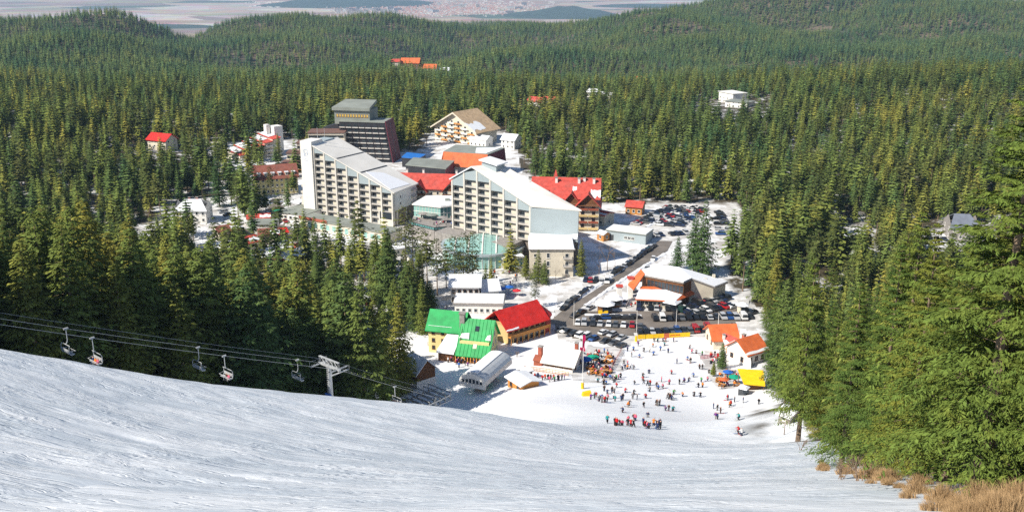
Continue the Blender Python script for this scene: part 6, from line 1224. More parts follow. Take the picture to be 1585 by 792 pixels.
# ---------------------------------------------------------------- cars
M_PAINT = objmat('car_paint', .3, .5, .4); M_TYRE = mat('tyre_rubber', (.02, .02, .02), .8, .1); M_CGLASS = glassmat('car_glass', (.015, .02, .025), .06)
def car_meshes(kind):
    Lc, W, Hb, Hc = {'hatch': (4.1, 1.75, .92, 1.48), 'saloon': (4.6, 1.8, .9, 1.44), 'suv': (4.7, 1.9, 1.05, 1.75), 'van': (5.2, 2.0, 1.15, 2.2)}[kind]; h = Lc / 2; w = W / 2
    b = MB(); zb = .28
    prof = [(-h, zb + .1), (-h, .62), (-h + .12, Hb - .08), (-h + (.95 if kind != 'van' else .6), Hb), (h - (.25 if kind != 'saloon' else .7), Hb + .02), (h - .02, Hb - .12), (h, .55), (h - .05, zb + .1)]
    def sec(x, z, k=1.0): return (x, z, w * k)
    for s0, s1 in ((-w, w),): b.solid([(x, s0 * (.93 if z > .8 else 1), z) for x, z in prof], [(x, s1 * (.93 if z > .8 else 1), z) for x, z in prof])
    x0, x1, x2, x3 = {'hatch': (-h + .95, -h + 1.75, h - .75, h - .18), 'saloon': (-h + 1.15, -h + 1.95, h - 1.55, h - .75), 'suv': (-h + 1.1, -h + 1.75, h - .6, h - .12), 'van': (-h + .55, -h + 1.2, h - .15, h - .05)}[kind]
    wr = w * .76; b.solid([(x1 - .05, -wr - .02, Hc - .06), (x2 + .05, -wr - .02, Hc - .06), (x2 + .05, wr + .02, Hc - .06), (x1 - .05, wr + .02, Hc - .06)], [(x1 + .08, -wr + .06, Hc), (x2 - .08, -wr + .06, Hc), (x2 - .08, wr - .06, Hc), (x1 + .08, wr - .06, Hc)])
    if kind == 'van': b.box(x1 + .8, -w * .86, Hb, x2, w * .86, Hc - .05)
    else:
        for x in (x1 + (x2 - x1) * .48,): b.box(x - .05, -w * .86, Hb, x + .05, w * .86, Hc - .05)
    body = b.mesh('car', M_PAINT)
    g = MB(); wl = w * .88; g.solid([(x0, -wl, Hb), (x3, -wl, Hb), (x3, wl, Hb), (x0, wl, Hb)], [(x1, -wr, Hc - .055), (x2, -wr, Hc - .055), (x2, wr, Hc - .055), (x1, wr, Hc - .055)]); glass = g.mesh('windows', M_CGLASS)
    q = MB(); q.tube((0, -.1, 0), (0, .1, 0), .33, .33, 10); wheel = q.mesh('wheel', M_TYRE)
    return body, glass, wheel, [(sx * (h - .8), sy * (w - .12), .33) for sx in (-1, 1) for sy in (-1, 1)]
CARS = {k: car_meshes(k) for k in ('hatch', 'saloon', 'suv', 'van')}; car_n = 0
CCOL = [('white', (.75,.75,.74)), ('silver', (.45,.46,.47)), ('black', (.012,.012,.014)), ('dark blue', (.012,.022,.06)), ('grey', (.10,.105,.11)), ('dark grey', (.035,.037,.04)), ('red', (.35,.012,.012)), ('blue', (.02,.07,.22)), ('dark green', (.012,.04,.035))]
CW = [12, 14, 20, 14, 12, 14, 5, 5, 4]; crow = {}
def put_car(x, y, rz, where, col=None, kind=None):
    global car_n; nm, c = rnd.choices(CCOL, CW)[0] if col is None else next(q for q in CCOL if q[0] == col); kind = kind or rnd.choices(['hatch', 'saloon', 'suv', 'van'], [5, 4, 4, .5])[0]
    body, glass, wheel, ws = CARS[kind]; o = link('parked_car', body, None, (x, y, hz(x, y) + .06), rz); o.color = (*c, 1)
    tag(o, '%s %s parked %s' % (nm, {'hatch': 'hatchback', 'saloon': 'saloon car', 'suv': 'estate car', 'van': 'van'}[kind], where), 'car', 'cars parked ' + where); link('windows', glass, o)
    for p in ws: link('wheel', wheel, o, p)
    car_n += 1; return o
def car_row(p0, p1, n, where, along=False, skip=0.06, cols=None, kinds=None):
    a, c = G(*p0)[:2], G(*p1)[:2]; th_ = math.atan2(c[1] - a[1], c[0] - a[0]); th_ += 0 if along else math.pi / 2
    for i in range(n):
        if rnd.random() < skip: continue
        p = a + (c - a) * (i / max(n - 1, 1)); put_car(p[0] + rnd.uniform(-.25, .25), p[1] + rnd.uniform(-.35, .35), th_ + rnd.uniform(-.06, .06) + (math.pi if rnd.random() < .35 else 0), where, cols[i] if cols and i < len(cols) else None, kinds[i] if kinds and i < len(kinds) else None)
car_row((893,501),(990,506), 9, 'in the middle row of the square', skip=0, cols=['white','silver','dark grey','silver','white','grey','white','red','grey'])
car_row((921,494),(984,493), 6, 'behind the middle row of the square', True, 0, ['black','blue','black','black','dark grey','black'])
car_row((1014,494),(1160,492), 15, 'in the long right row of the square', skip=0, cols=['black','white','black','black','grey','black'], kinds=['suv','van'])
car_row((990,516),(1086,512), 11, 'along the back of the yellow banner', skip=0)
car_row((1094,506),(1094,506), 1, 'beside the end of the yellow banner', skip=0, cols=['red'])
car_row((868,512),(918,526), 6, 'at the left edge of the square above the terrace', skip=0)
car_row((934,516),(962,524), 3, 'beside the terrace crowd', skip=0); car_row((938,530),(962,536), 3, 'right behind the terrace crowd', skip=0)
car_row((1044,483),(1124,462), 12, 'in the slanting row beside the restaurant', skip=0); car_row((1066,488),(1128,474), 8, 'in the second slanting row beside the restaurant', skip=.1)
car_row((1136,476),(1164,486), 3, 'at the right end of the square', skip=0)
car_row((872,478),(912,447), 7, 'along the lower left side of the road', True, 0); car_row((950,425),(1012,382), 13, 'along the upper left side of the road', True, .0)
car_row((906,435),(940,437), 5, 'in the bay below the low hotel wing', skip=0, cols=['dark blue','red','black','silver','white'])
car_row((968,470),(1012,402), 5, 'along the right side of the road', True, .3); car_row((888,490),(912,478), 3, 'by the round kiosk', True, 0); car_row((988,478),(1034,480), 6, 'before the restaurant front', skip=.2)
car_row((950,354),(1006,362), 10, 'in the front row of the far car park', skip=0); car_row((1000,367),(1062,362), 9, 'in the second row of the far car park', skip=.1)
car_row((984,348),(1036,321), 15, 'in the left slanting row of the far car park', skip=0); car_row((1020,349),(1058,322), 12, 'in the middle slanting row of the far car park', skip=0); car_row((1036,350),(1076,322), 12, 'in the right slanting row of the far car park', skip=.05)
car_row((1052,350),(1086,326), 9, 'at the right side of the far car park', skip=.05); car_row((1002,346),(1046,322), 12, 'between the slanting rows of the far car park', skip=.1)
car_row((1112,330),(1136,368), 9, 'in the side car park behind the tall spruce', skip=.1); car_row((1108,340),(1118,372), 5, 'close behind the tall spruce', skip=.1)
car_row((866,296),(880,300), 2, 'beside the big chalet hotel', skip=0) if False else None
car_row((432,326),(442,344), 4, 'in the market street', True, .2); car_row((345,330),(365,342), 4, 'beside the white house', skip=.2)
car_row((1440,372),(1462,372), 3, 'in the clearing at the right', skip=0); car_row((1295,372),(1335,374), 3, 'in the snowy clearing of the right wood', skip=.2)

# ---------------------------------------------------------------- people
M_JACKET = objmat('jacket_cloth', .8, .2); M_PANTS = objmat('trouser_cloth', .85, .2, pal=[(.012,.012,.016),(.03,.035,.06),(.02,.02,.022),(.12,.12,.12),(.05,.03,.03),(.25,.24,.22),(.015,.03,.08)])
M_SKIN = mat('skin', (.55, .33, .24), .6, .05); M_HELM = objmat('hat_and_helmet', .5, .4, pal=[(.02,.02,.02),(.5,.5,.5),(.3,.02,.02),(.03,.05,.2),(.6,.3,.05),(.1,.1,.1)]); M_BOOT = mat('boots', (.03, .03, .035), .6, .1)
M_SKI = objmat('ski_base', .4, .4, pal=[(.05,.05,.06),(.5,.05,.04),(.05,.15,.4),(.5,.5,.48)])
def person_mesh(name, J, E, helm_z):
    me_ = bpy.data.meshes.new(name); me_.from_pydata([j[:3] for j in J], E, []); o = bpy.data.objects.new(name, me_); COL.objects.link(o); o.modifiers.new('skin', 'SKIN'); sv = me_.skin_vertices[0].data
    for i, j in enumerate(J): sv[i].radius = (j[3], j[3] if len(j) < 5 else j[4]); sv[i].use_root = (i == 0)
    dg = bpy.context.evaluated_depsgraph_get(); out = bpy.data.meshes.new_from_object(o.evaluated_get(dg)); out.name = name; bpy.data.objects.remove(o)
    for m in (M_JACKET, M_PANTS, M_SKIN, M_HELM, M_BOOT): out.materials.append(m)
    return out
def paint(me_, hip, neck, sh, hat, handsel):
    for p in me_.polygons:
        c = p.center; p.use_smooth = True
        p.material_index = 3 if c.z > hat else 2 if c.z > neck else 4 if c.z < .13 else 1 if c.z < hip and not handsel(c) else 0
ED = [(0,1),(1,2),(2,3),(3,4),(2,5),(5,6),(6,7),(2,8),(8,9),(9,10),(0,11),(11,12),(12,13),(13,14),(0,15),(15,16),(16,17),(17,18)]
def pose(hip, chest, neck, head, el, hl, er, hr, kl, al, kr, ar):
    sh = lambda s: (chest[0] + .0, chest[1] + s * .19, chest[2] + .12)
    return [(*hip, .15, .17), ((hip[0]+chest[0])/2, 0, (hip[2]+chest[2])/2, .14, .17), (*chest, .15, .18), (*neck, .07), (*head, .115), (*sh(1), .085), (*el, .065), (*hl, .05), (*sh(-1), .085), (*er, .065), (*hr, .05),
            (hip[0], .1, hip[2] - .08, .11), (*kl, .085), (*al, .07), (al[0] + .16, al[1], .05, .055), (hip[0], -.1, hip[2] - .08, .11), (*kr, .085), (*ar, .07), (ar[0] + .16, ar[1], .05, .055)]
PM = {}
PM['stand'] = person_mesh('person_standing', pose((0,0,.92),(0,0,1.28),(0,0,1.5),(.02,0,1.66),(.0,.3,1.13),(.12,.3,.9),(0,-.3,1.13),(.12,-.3,.9),(.02,.12,.5),(0,.12,.09),(.02,-.12,.5),(0,-.12,.09)), ED, 1.7)
paint(PM['stand'], .86, 1.53, 0, 1.69, lambda c: abs(c.y) > .24)
PM['ski'] = person_mesh('person_skiing', pose((-.12,0,.76),(.06,0,1.08),(.14,0,1.28),(.2,0,1.43),(.2,.36,.98),(.46,.34,.96),(.2,-.36,.98),(.46,-.34,.96),(.16,.13,.45),(-.06,.14,.09),(.16,-.13,.45),(-.06,-.14,.09)), ED, 1.5)
paint(PM['ski'], .68, 1.31, 0, 1.46, lambda c: abs(c.y) > .25 and c.z > .75)
PM['walk'] = person_mesh('person_walking', pose((0,0,.91),(.03,0,1.27),(.05,0,1.49),(.08,0,1.65),(-.15,.29,1.12),(-.1,.3,.88),(.2,-.28,1.13),(.34,-.26,.95),(.2,.1,.52),(.28,.1,.1),(-.06,-.1,.5),(-.32,-.1,.13)), ED, 1.7)
paint(PM['walk'], .85, 1.52, 0, 1.68, lambda c: abs(c.y) > .23)
PM['sit'] = person_mesh('person_sitting', pose((0,0,.5),(.02,0,.9),(.03,0,1.12),(.07,0,1.28),(.08,.29,.74),(.3,.22,.68),(.08,-.29,.74),(.3,-.22,.68),(.42,.12,.5),(.44,.12,.1),(.42,-.12,.5),(.44,-.12,.1)), ED, 1.3)
paint(PM['sit'], .52, 1.15, 0, 1.31, lambda c: abs(c.y) > .22 and c.z > .6)
_b = MB(); _b.solid([(-.85,-.05,.0),(.75,-.05,.0),(.75,.05,.0),(-.85,.05,.0)], [(-.85,-.05,.03),(.75,-.05,.03),(.75,.05,.03),(-.85,.05,.03)]); _b.solid([(.75,-.05,0),(.92,-.03,.12),(.92,.03,.12),(.75,.05,0)], [(.75,-.05,.03),(.92,-.03,.15),(.92,.03,.15),(.75,.05,.03)]); SKI = _b.mesh('ski', M_SKI)
_b = MB(); _b.tube((0,0,0),(0,0,1.15),.02,.02,4); POLE = _b.mesh('ski_pole', M_DARKST)
JC = [('black',(.015,.015,.018)),('dark blue',(.02,.035,.11)),('red',(.45,.015,.02)),('pink',(.6,.10,.18)),('blue',(.03,.12,.4)),('white',(.7,.7,.7)),('green',(.06,.3,.08)),('orange',(.7,.2,.02)),('purple',(.14,.03,.2)),('grey',(.15,.15,.16)),('teal',(.02,.25,.27)),('dark brown',(.07,.035,.025))]
JW = [18,12,14,8,7,5,4,5,4,8,3,5]
def person(x, y, z, rz, pose_, where, group, col=None, skis=False, wt=None):
    nm, c = rnd.choices(JC, wt or JW)[0] if col is None else next(q for q in JC if q[0] == col); s = rnd.uniform(.92, 1.06); o = link('person', PM[pose_], None, (x, y, z), rz, (s, s, s)); o.color = (*c, 1)
    verb = {'stand': 'standing', 'ski': 'skiing', 'walk': 'walking', 'sit': 'sitting'}[pose_]; tag(o, 'person in %s jacket %s %s' % (nm, verb, where), 'person', group)
    if skis:
        for sy in (-.14, .14): link('ski', SKI, o, (0, sy, 0))
        if pose_ == 'ski':
            for sy in (-.36, .36): q = link('ski_pole', POLE, o, (.46, sy, .02)); q.rotation_euler = (0, -.35, 0)
    return o
# skiers on the lower piste: pixels read in the photograph
PIS = [(604,196),(578,222),(567,258),(636,228),(668,230),(728,222),(771,236),(693,172),(713,174),(742,172),(757,172),(751,194),(801,174),(525,300),(545,305),(515,330),(560,318),(578,328),(530,322),(543,326),(447,385),(458,388),(470,386),(483,382),(495,384),(410,412),(425,412),(380,400),(415,448),(458,455),(470,462),(340,495),(370,482),(360,488),
       (402,512),(420,510),(475,505),(510,500),(518,495),(573,492),(598,496),(645,488),(585,412),(657,418),(670,416),(705,425),(518,568),(546,536),(635,540),(704,525),(714,530),(724,526),(773,470),(778,492),(790,498),(765,492),(774,556),(798,560),(852,478),(915,478),(950,482),(657,594),
       (432,625),(475,640),(484,642),(500,640),(514,642),(546,640),(548,625),(578,612),(588,614),(563,645),(577,648),(632,640),(643,645),(655,655),(663,657),(690,640),(708,650),(712,662),(724,642),(728,660),
       (891,212),(902,238),(927,240),(880,275),(893,288),(960,250),(945,325),(962,328),(998,350),(1010,355),(912,370),(955,398),(992,392),(940,428),(962,428),(1100,500),(1112,538),(1120,530),(1140,508),(1023,545),(1045,555),(1062,572),(1035,603),(1045,605),(1164,608),(1163,685),(1180,695),(1188,512),(1275,522),(1103,495)]
for i, (zx, zy) in enumerate(PIS):
    g = G(820 + zx / 3.6, 480 + zy / 3.6 + 0.5); low = 470 <= zx <= 740 and zy > 600
    ps = rnd.choices(['ski', 'stand', 'walk'], [5, 4, 1])[0]
    where = 'in the skier line at the piste brow' if low else ('near the yellow banner' if zy < 200 else 'near the left edge of the lower piste' if zx < 560 else 'near the right edge of the lower piste' if zx > 870 else 'in the middle of the lower piste')
    person(g[0], g[1], g[2], rnd.uniform(0, 6.28), ps, where, 'people ' + where, skis=(ps == 'ski' or (ps == 'stand' and rnd.random() < .5)))
for i in range(40):
    zx, zy = (rnd.uniform(520, 900), rnd.uniform(180, 560)) if i % 3 else (rnd.uniform(380, 540), rnd.uniform(330, 520)); g = G(820 + zx / 3.6, 480 + zy / 3.6); ps = rnd.choices(['ski', 'stand', 'walk'], [5, 3, 1])[0]; where = 'far down the lower piste' if zy < 360 else 'on the lower half of the lower piste'
    person(g[0], g[1], g[2], rnd.uniform(0, 6.28), ps, where, 'people ' + where, skis=ps != 'walk')
def crowd(poly, n, where, group, z=None, poses=('stand', 'sit', 'walk'), pw=(4, 5, 1), wt=None):
    P = [tuple((G(*p) if z is None else at_z(*p, z))[:2]) for p in poly]; xs, ys = [p[0] for p in P], [p[1] for p in P]; k = 0
    while k < n:
        x, y = rnd.uniform(min(xs), max(xs)), rnd.uniform(min(ys), max(ys))
        if not inside(np.array([x]), np.array([y]), P)[0]: continue
        person(x, y, (hz(x, y) + .05) if z is None else z, rnd.uniform(0, 6.28), rnd.choices(poses, pw)[0], where, group, wt=wt); k += 1
warm = [8,5,14,10,4,6,2,10,3,5,1,8]
crowd(((912,545),(948,545),(955,560),(940,585),(912,585),(905,565)), 62, 'on the crowded terrace left of the piste', 'people on the terrace left of the piste', wt=warm)
crowd(((1095,548),(1128,550),(1122,566),(1098,566)), 20, 'on the terrace below the orange roofed chalet', 'people on the terrace right of the piste', wt=warm)
crowd(((1108,576),(1142,576),(1138,604),(1116,602)), 24, 'among the deck chairs before the yellow awning', 'people on the terrace right of the piste', wt=warm)
crowd(((822,582),(880,588),(880,594),(826,590)), 15, 'in the row beside the ticket hut', 'people in the row beside the ticket hut', poses=('stand', 'walk'), pw=(4, 1))
crowd(((690,558),(735,556),(735,566),(700,570)), 15, 'in the queue behind the lift station', 'people queueing at the lift station', poses=('stand', 'walk'), pw=(4, 1))
crowd(((645,334),(682,341),(719,338),(719,348),(674,352),(642,344)), 22, 'on the terrace of the glass pavilion', 'people on the pavilion terrace', z=TZ, wt=[4,3,4,8,3,14,1,3,2,6,1,2])
crowd(((760,420),(800,424),(808,446),(775,446)), 12, 'on the snowy lane right of the pine cluster', 'people on the lane by the pine cluster', poses=('stand', 'walk'), pw=(2, 2))
crowd(((965,470),(1030,474),(1028,480),(968,478)), 14, 'in front of the restaurant', 'people in front of the restaurant', poses=('stand', 'sit', 'walk'))
crowd(((420,318),(440,330),(436,345),(424,345)), 6, 'in the market street', 'people in the market street', poses=('stand', 'walk'), pw=(1, 1))
def riders(t, cols):
    mw = Matrix.Translation(t.location) @ Matrix.Rotation(t.rotation_euler.z, 4, 'Z')
    for y, col in cols: w = mw @ (Vector((-.12, y, -4.34)) * 1.15 + Vector((0, 0, -.02))); person(w.x, w.y, w.z, t.rotation_euler.z, 'sit', 'on a chairlift chair', 'riders on the chairlift', col)
riders(c1, ((-.75, 'dark blue'), (0, 'orange'), (.7, 'pink'))); riders(c2, ((.75, 'pink'), (.1, 'dark brown'))); riders(c3, ((-.8, 'dark blue'), (-.2, 'red'), (.4, 'red')))

# ---------------------------------------------------------------- banner, poles, flags, fences, tables
a, c_ = G(987, 525), G(1068, 521); n = 10; d = (c_ - a)[:2] / n; rzz = math.atan2(d[1], d[0]); Lp = float(np.hypot(*d))
t = thing('banner_fence', 'long yellow banner fence with red lettering at the head of the piste', 'banner', (a[0], a[1], hz(*a[:2])), rzz)
for i in range(n):
    b = MB(); b.box(i*Lp + .03, -.04, .15, (i + 1)*Lp - .03, .04, 1.55); pn = b.build('banner_sheet', M_ORANGE if i == 5 else M_YELLOWPL, t); b = MB(); b.tube((i*Lp, .08, -.2), (i*Lp, .08, 1.7), .04); b.build('post', M_STEEL, t)
    if i in (6, 7):
        b = MB()
        for k in range(5): x = i*Lp + .3 + k * Lp / 5.6; b.box(x, -.05, .6, x + .12, -.041, 1.15); b.box(x + .12, -.05, .6 + .22*(k % 2), x + .42, -.041, .78 + .22*(k % 2))
        b.build('lettering', M_RED, pn)
def pole(label, px, py, top, r=.09, pad=None, m=M_WHITE, name='lamp_pole', cat='pole', head=False):
    g = G(px, py); d_ = ray(px, top); h = CAM_H + d_[2] * g[1] / d_[1] - g[2]; t = thing(name, label, cat, tuple(g)); b = MB(); b.tube((0,0,-.4),(0,0,h),r*1.3,r*.8,8); b.build('shaft', m, t)
    if pad: b = MB(); b.tube((0,0,0),(0,0,pad),.42,.38,10); b.build('padding', M_YELLOWPL, t)
    if head: b = MB(); b.box(-.15,-.9,h-.15,.15,.5,h+.05); b.build('lamp_head', M_DARKST, t)
    return t
pole('tall pale pole with yellow padded foot beside the terrace crowd', 901.5, 601, 538, .07, 1.6); pole('tall pole with yellow padding at the left end of the banner fence', 984.5, 528, 480, .06, 1.8)
g = G(908, 612); b = MB(); b.solid([(-1.2,-.7,0),(1.2,-.7,0),(1.2,.7,0),(-1.2,.7,0)], [(-1.0,-.5,1.0),(1.0,-.5,1.3),(1.0,.5,1.3),(-1.0,.5,1.0)]); tag(b.build('crash_mat', M_YELLOWPL, None, tuple(g), .2), 'yellow crash mat at the foot of the pale pole', 'mat')
pole('white pole standing in front of the right hand wood', 1206.5, 520, 455, .12); pole('pale lamp pole behind the orange roofed chalet', 1111.5, 506, 482, .10, head=True); pole('lamp pole at the corner of the square', 888, 503, 466, .08, head=True); pole('thin lamp pole beside the round kiosk', 1046, 512, 478, .07, head=True)
def flag(label, px, py, top, m):
    g = G(px, py); d_ = ray(px, top); h = CAM_H + d_[2] * g[1] / d_[1] - g[2]; t = thing('banner_flag', label, 'flag', tuple(g), .3, 'tall pink flags by the terrace'); b = MB(); b.tube((0,0,-.3),(0,0,h),.06,.04,5); b.build('mast', M_WHITE, t)
    b = MB(); n_ = 7; P = [(.06 + .0, 0, h - .1)]; A_, B_ = [], []
    for i in range(n_ + 1): z = h - .2 - (h*.72) * i / n_; wv = .16 * math.sin(i * 1.3 + px); A_.append((.06, 0, z)); B_.append((.85 + .12 * math.sin(i), wv, z - .15))
    for i in range(n_): b.solid([A_[i], B_[i], B_[i+1], A_[i+1]], [(p[0], p[1] + .03, p[2]) for p in (A_[i], B_[i], B_[i+1], A_[i+1])])
    b.build('cloth', m, t)
flag('tall pink flag beside the rental chalet roof', 893, 570, 541, M_PINK); flag('tall pink flag in front of the parked cars at the terrace', 901, 552, 517, M_PINK); flag('second pink flag close to the rental chalet', 897, 566, 536, M_PINK); flag('white flag at the right end of the car park', 1158, 478, 456, M_WHITE); flag('red flag on the right terrace', 1108, 562, 545, M_REDCLOTH)
def fence(label, p0, p1, n, m, h=1.1, name='net_fence'):
    a, c_ = G(*p0), G(*p1); d = (c_ - a)[:2]; t = thing(name, label, 'fence', tuple(a), 0.0)
    for i in range(n + 1):
        x, y = d * i / n; z = hz(a[0] + x, a[1] + y) - a[2]; b = MB(); b.tube((x, y, z - .2), (x, y, z + h + .1), .045, .045, 5); b.build('post', M_WOOD, t)
        if i < n:
            x2, y2 = d * (i + 1) / n; z2 = hz(a[0] + x2, a[1] + y2) - a[2]
            for k in range(3): b = MB(); q = .2 + (h - .25) * k / 2; b.solid([(x, y - .02, z + q), (x2, y2 - .02, z2 + q), (x2, y2 + .02, z2 + q), (x, y + .02, z + q)], [(x, y - .02, z + q + .14), (x2, y2 - .02, z2 + q + .14), (x2, y2 + .02, z2 + q + .14), (x, y + .02, z + q + .14)]); b.build('rail', m, t)
fence('red net fence at the left edge of the piste near the terrace', (962,542), (946,572), 8, M_REDCLOTH); fence('timber fence in front of the rental chalet', (812,572), (880,582), 14, M_WOODLT, 1.2, 'timber_fence'); fence('red and pink net fence on the right of the piste', (1084,556), (1112,552), 5, M_PINK)
fence('timber fence beside the covered ramp of the green house', (662,535), (690,542), 6, M_WOOD, 1.2, 'timber_fence')
def table(px, py, i, where):
    g = G(px, py); t = thing('picnic_table', 'timber picnic table %s' % where, 'table', (g[0], g[1], g[2] + .05), rnd.uniform(0, 3), 'picnic tables ' + where); b = MB(); b.box(-.9,-.4,.7,.9,.4,.78); b.build('top', M_WOODLT, t)
    for s in (-1, 1): b = MB(); b.box(-.9, s*.75 - .15, .42, .9, s*.75 + .15, .48); b.build('bench', M_WOODLT, t); b = MB(); b.box(s*.7 - .05, -.8, 0, s*.7 + .05, .8, .7); b.build('trestle', M_WOOD, t)
for i in range(16): table(rnd.uniform(912, 948), rnd.uniform(550, 584), i, 'on the crowded terrace left of the piste')
for i in range(8): table(rnd.uniform(1112, 1140), rnd.uniform(576, 602), i, 'before the yellow awning')
def parasol(px, py, label, m, r=1.7):
    g = G(px, py); u = thing('parasol', label, 'parasol', tuple(g)); b = MB(); b.tube((0,0,0),(0,0,2.5),.045); b.build('pole', M_STEEL, u); b = MB(); k = 8; ring = [(r*math.cos(6.283*j/k), r*math.sin(6.283*j/k), 2.1) for j in range(k)]
    for j in range(k): b.poly([ring[j], ring[(j+1) % k], (0, 0, 2.75)])
    b.build('canopy', m, u)
parasol(1136, 594, 'green parasol before the yellow awning', M_TEALCLOTH); parasol(1126, 586, 'blue parasol on the right terrace', M_BLUECLOTH, 1.5); parasol(1120, 598, 'orange parasol on the right terrace', M_ORANGE, 1.3); parasol(918, 562, 'green parasol on the terrace left of the piste', M_TEALCLOTH, 1.8); parasol(905, 566, 'dark blue parasol beside the pink flags', M_BLUECLOTH, 2.2); parasol(788, 452, 'blue parasol on the lane by the pine cluster', M_BLUECLOTH, 1.8); parasol(800, 458, 'red parasol on the lane behind the red roofed house', M_REDCLOTH, 1.6); parasol(775, 455, 'second blue parasol beside the blue shaded house', M_BLUECLOTH, 2.0); parasol(870, 522, 'white folded looking parasol beside the red house end', M_WHITE, 1.0); parasol(428, 332, 'green parasol in the market street', M_TEALCLOTH, 2.0)

# ---------------------------------------------------------------- bare trees, shrubs and dry grass
def bare_mesh(seed, h, n0, spread):
    r = random.Random(seed); b = MB()
    def grow(p, d, Lg, rad, lv):
        q = tuple(p[i] + d[i] * Lg for i in range(3)); b.tube(p, q, rad, rad * .6, 4 if lv < 2 else 3)
        if lv >= 4: return
        for _ in range(r.randint(2, 3) + (1 if lv == 0 else 0)):
            dd = Vector((d[0] + r.uniform(-1, 1) * spread, d[1] + r.uniform(-1, 1) * spread, d[2] + r.uniform(-.1, .35))).normalized(); grow(q, tuple(dd), Lg * r.uniform(.55, .85), rad * .6, lv + 1)
    for _ in range(n0): dd = Vector((r.uniform(-.4, .4), r.uniform(-.4, .4), 1)).normalized() if n0 > 1 else Vector((0, 0, 1)); grow((r.uniform(-.2, .2) * n0 * .3, r.uniform(-.2, .2) * n0 * .3, -.2), tuple(dd), h * .3, h * .014 + .02, 0)
    return b.mesh('bare_branches', M_BARE)
BT = [bare_mesh(1, 10, 1, .6), bare_mesh(2, 10, 1, .7)]; BB = [bare_mesh(5, 3, 4, .6), bare_mesh(6, 3, 5, .7)]
def bare(px, py, h, me_, hm, label, name='bare_tree', cat='tree'):
    g = G(px, py); o = link(name, me_, None, tuple(g), rnd.uniform(0, 6)); s = h / hm; o.scale = (s, s, s); tag(o, label, cat)
for i, (px, py, h, lab) in enumerate(((940,418,13,'tall bare tree left of the road before the blue grey building'),(927,424,9,'bare brown tree beside the low hotel wing'),(952,414,8,'small bare tree between the parked cars and the tall bare one'),(860,432,5,'low bare shrub before the low hotel wing'),(878,436,4,'brown bare shrub at the corner of the low hotel wing'),(1214,672,6,'bare shrub below the small stone hut'),(230,345,9,'pale bare tree left of the white house'),(255,352,8,'bare tree close left of the white house'),(350,240,9,'pale bare tree beside the terraced hotel'),(690,300,6,'bare tree by the red roofed lodge'),(1290,385,7,'bare tree in the snowy clearing of the right wood'),(1390,300,14,'tall pale bare tree in the right forest'),(805,430,4,'bare shrub beside the round glass hall'),(535,575,9,'bare leaning tree right of the lift tower'))): bare(px, py, h, BT[i % 2], 10, lab)
for i, (px, py, h, lab) in enumerate(((786,556,2.6,'dark bush at the corner of the green roofed house'),(800,552,2.2,'second dark bush beside the green roofed house'),(690,480,2.5,'yellowish bush behind the snow roofed hall'),(720,476,2.2,'bush before the timbered house'),(1330,742,2.2,'thin bush between the spruce trunks'),(1300,740,1.8,'low bush at the snow edge under the spruces'),(1240,695,1.6,'bush at the bend of the slope edge'))): bare(px, py, h, BB[i % 2], 3, lab, 'bare_bush', 'bush')
def tuft_mesh(seed, n, h, rad):
    r = np.random.RandomState(seed); a = r.rand(n) * 6.283; rr = rad * r.rand(n) ** .75; x, y = rr * np.cos(a), rr * np.sin(a); hh = h * (.45 + .65 * r.rand(n)) * (1 - .6 * (rr / rad) ** 2); la = r.rand(n) * 6.283; ln = hh * (.08 + .45 * r.rand(n)); w = .005 + .007 * r.rand(n); z0 = -.3 * np.ones(n)
    tx_, ty_ = x + np.cos(la) * ln + x * .25, y + np.sin(la) * ln + y * .25; wx, wy = -np.sin(la) * w, np.cos(la) * w; mx_, my_ = x * .55 + tx_ * .45 - np.cos(la) * ln * .12, y * .55 + ty_ * .45 - np.sin(la) * ln * .12
    V = np.stack([np.c_[x - wx, y - wy, z0], np.c_[x + wx, y + wy, z0], np.c_[mx_ + wx, my_ + wy, hh * .55], np.c_[mx_ - wx, my_ - wy, hh * .55], np.c_[tx_ + wx*.3, ty_ + wy*.3, hh], np.c_[tx_ - wx*.3, ty_ - wy*.3, hh]], 1).reshape(-1, 3)
    k = np.arange(n) * 6; F_ = np.r_[np.c_[k, k+1, k+2, k+3], np.c_[k+3, k+2, k+4, k+5]]; return mesh_np('dry_grass', V, F_, [M_DRY])
TU = [tuft_mesh(1, 2600, 1.5, 1.5), tuft_mesh(2, 1100, 1.2, 1.0), tuft_mesh(3, 320, .6, .5)]
def grass(g, k, s, lab, grp=None):
    e = .8; nrm = Vector((-(hz(g[0] + e, g[1]) - hz(g[0] - e, g[1])) / (2*e), -(hz(g[0], g[1] + e) - hz(g[0], g[1] - e)) / (2*e), 1)).normalized(); o = link('dry_grass_clump', TU[k], None, tuple(g)); o.rotation_euler = Vector((0, 0, 1)).rotation_difference(nrm).to_euler(); o.scale = (s, s, s * .9); tag(o, lab, 'grass', grp)
for px, py, k, s, lab in ((1545,806,0,1.0,'big golden dry grass bush in the bottom right corner'),(1500,806,0,.7,'dry grass bush left of the big one in the bottom right corner'),(1578,785,0,1.0,'dry grass bush at the right border'),(1460,772,1,.8,'grass clump near the snow edge under the spruces'),(1425,748,1,.7,'dry clump before the spruce trunks'),(1375,742,1,.8,'reddish clump between pale spruce trunks'),(1345,738,1,.9,'tall dry clump at the foot of the spruces'),(1310,732,1,.7,'clump where the slope edge bends'),(1405,768,2,.9,'small tuft alone on the snow'),(1440,786,2,1.0,'second small tuft on the snow near the corner'),(1275,722,2,.9,'small tuft at the snow edge'),(1515,775,1,1.0,'clump behind the big dry bush')):
    grass(G(px, py), k, s, lab)
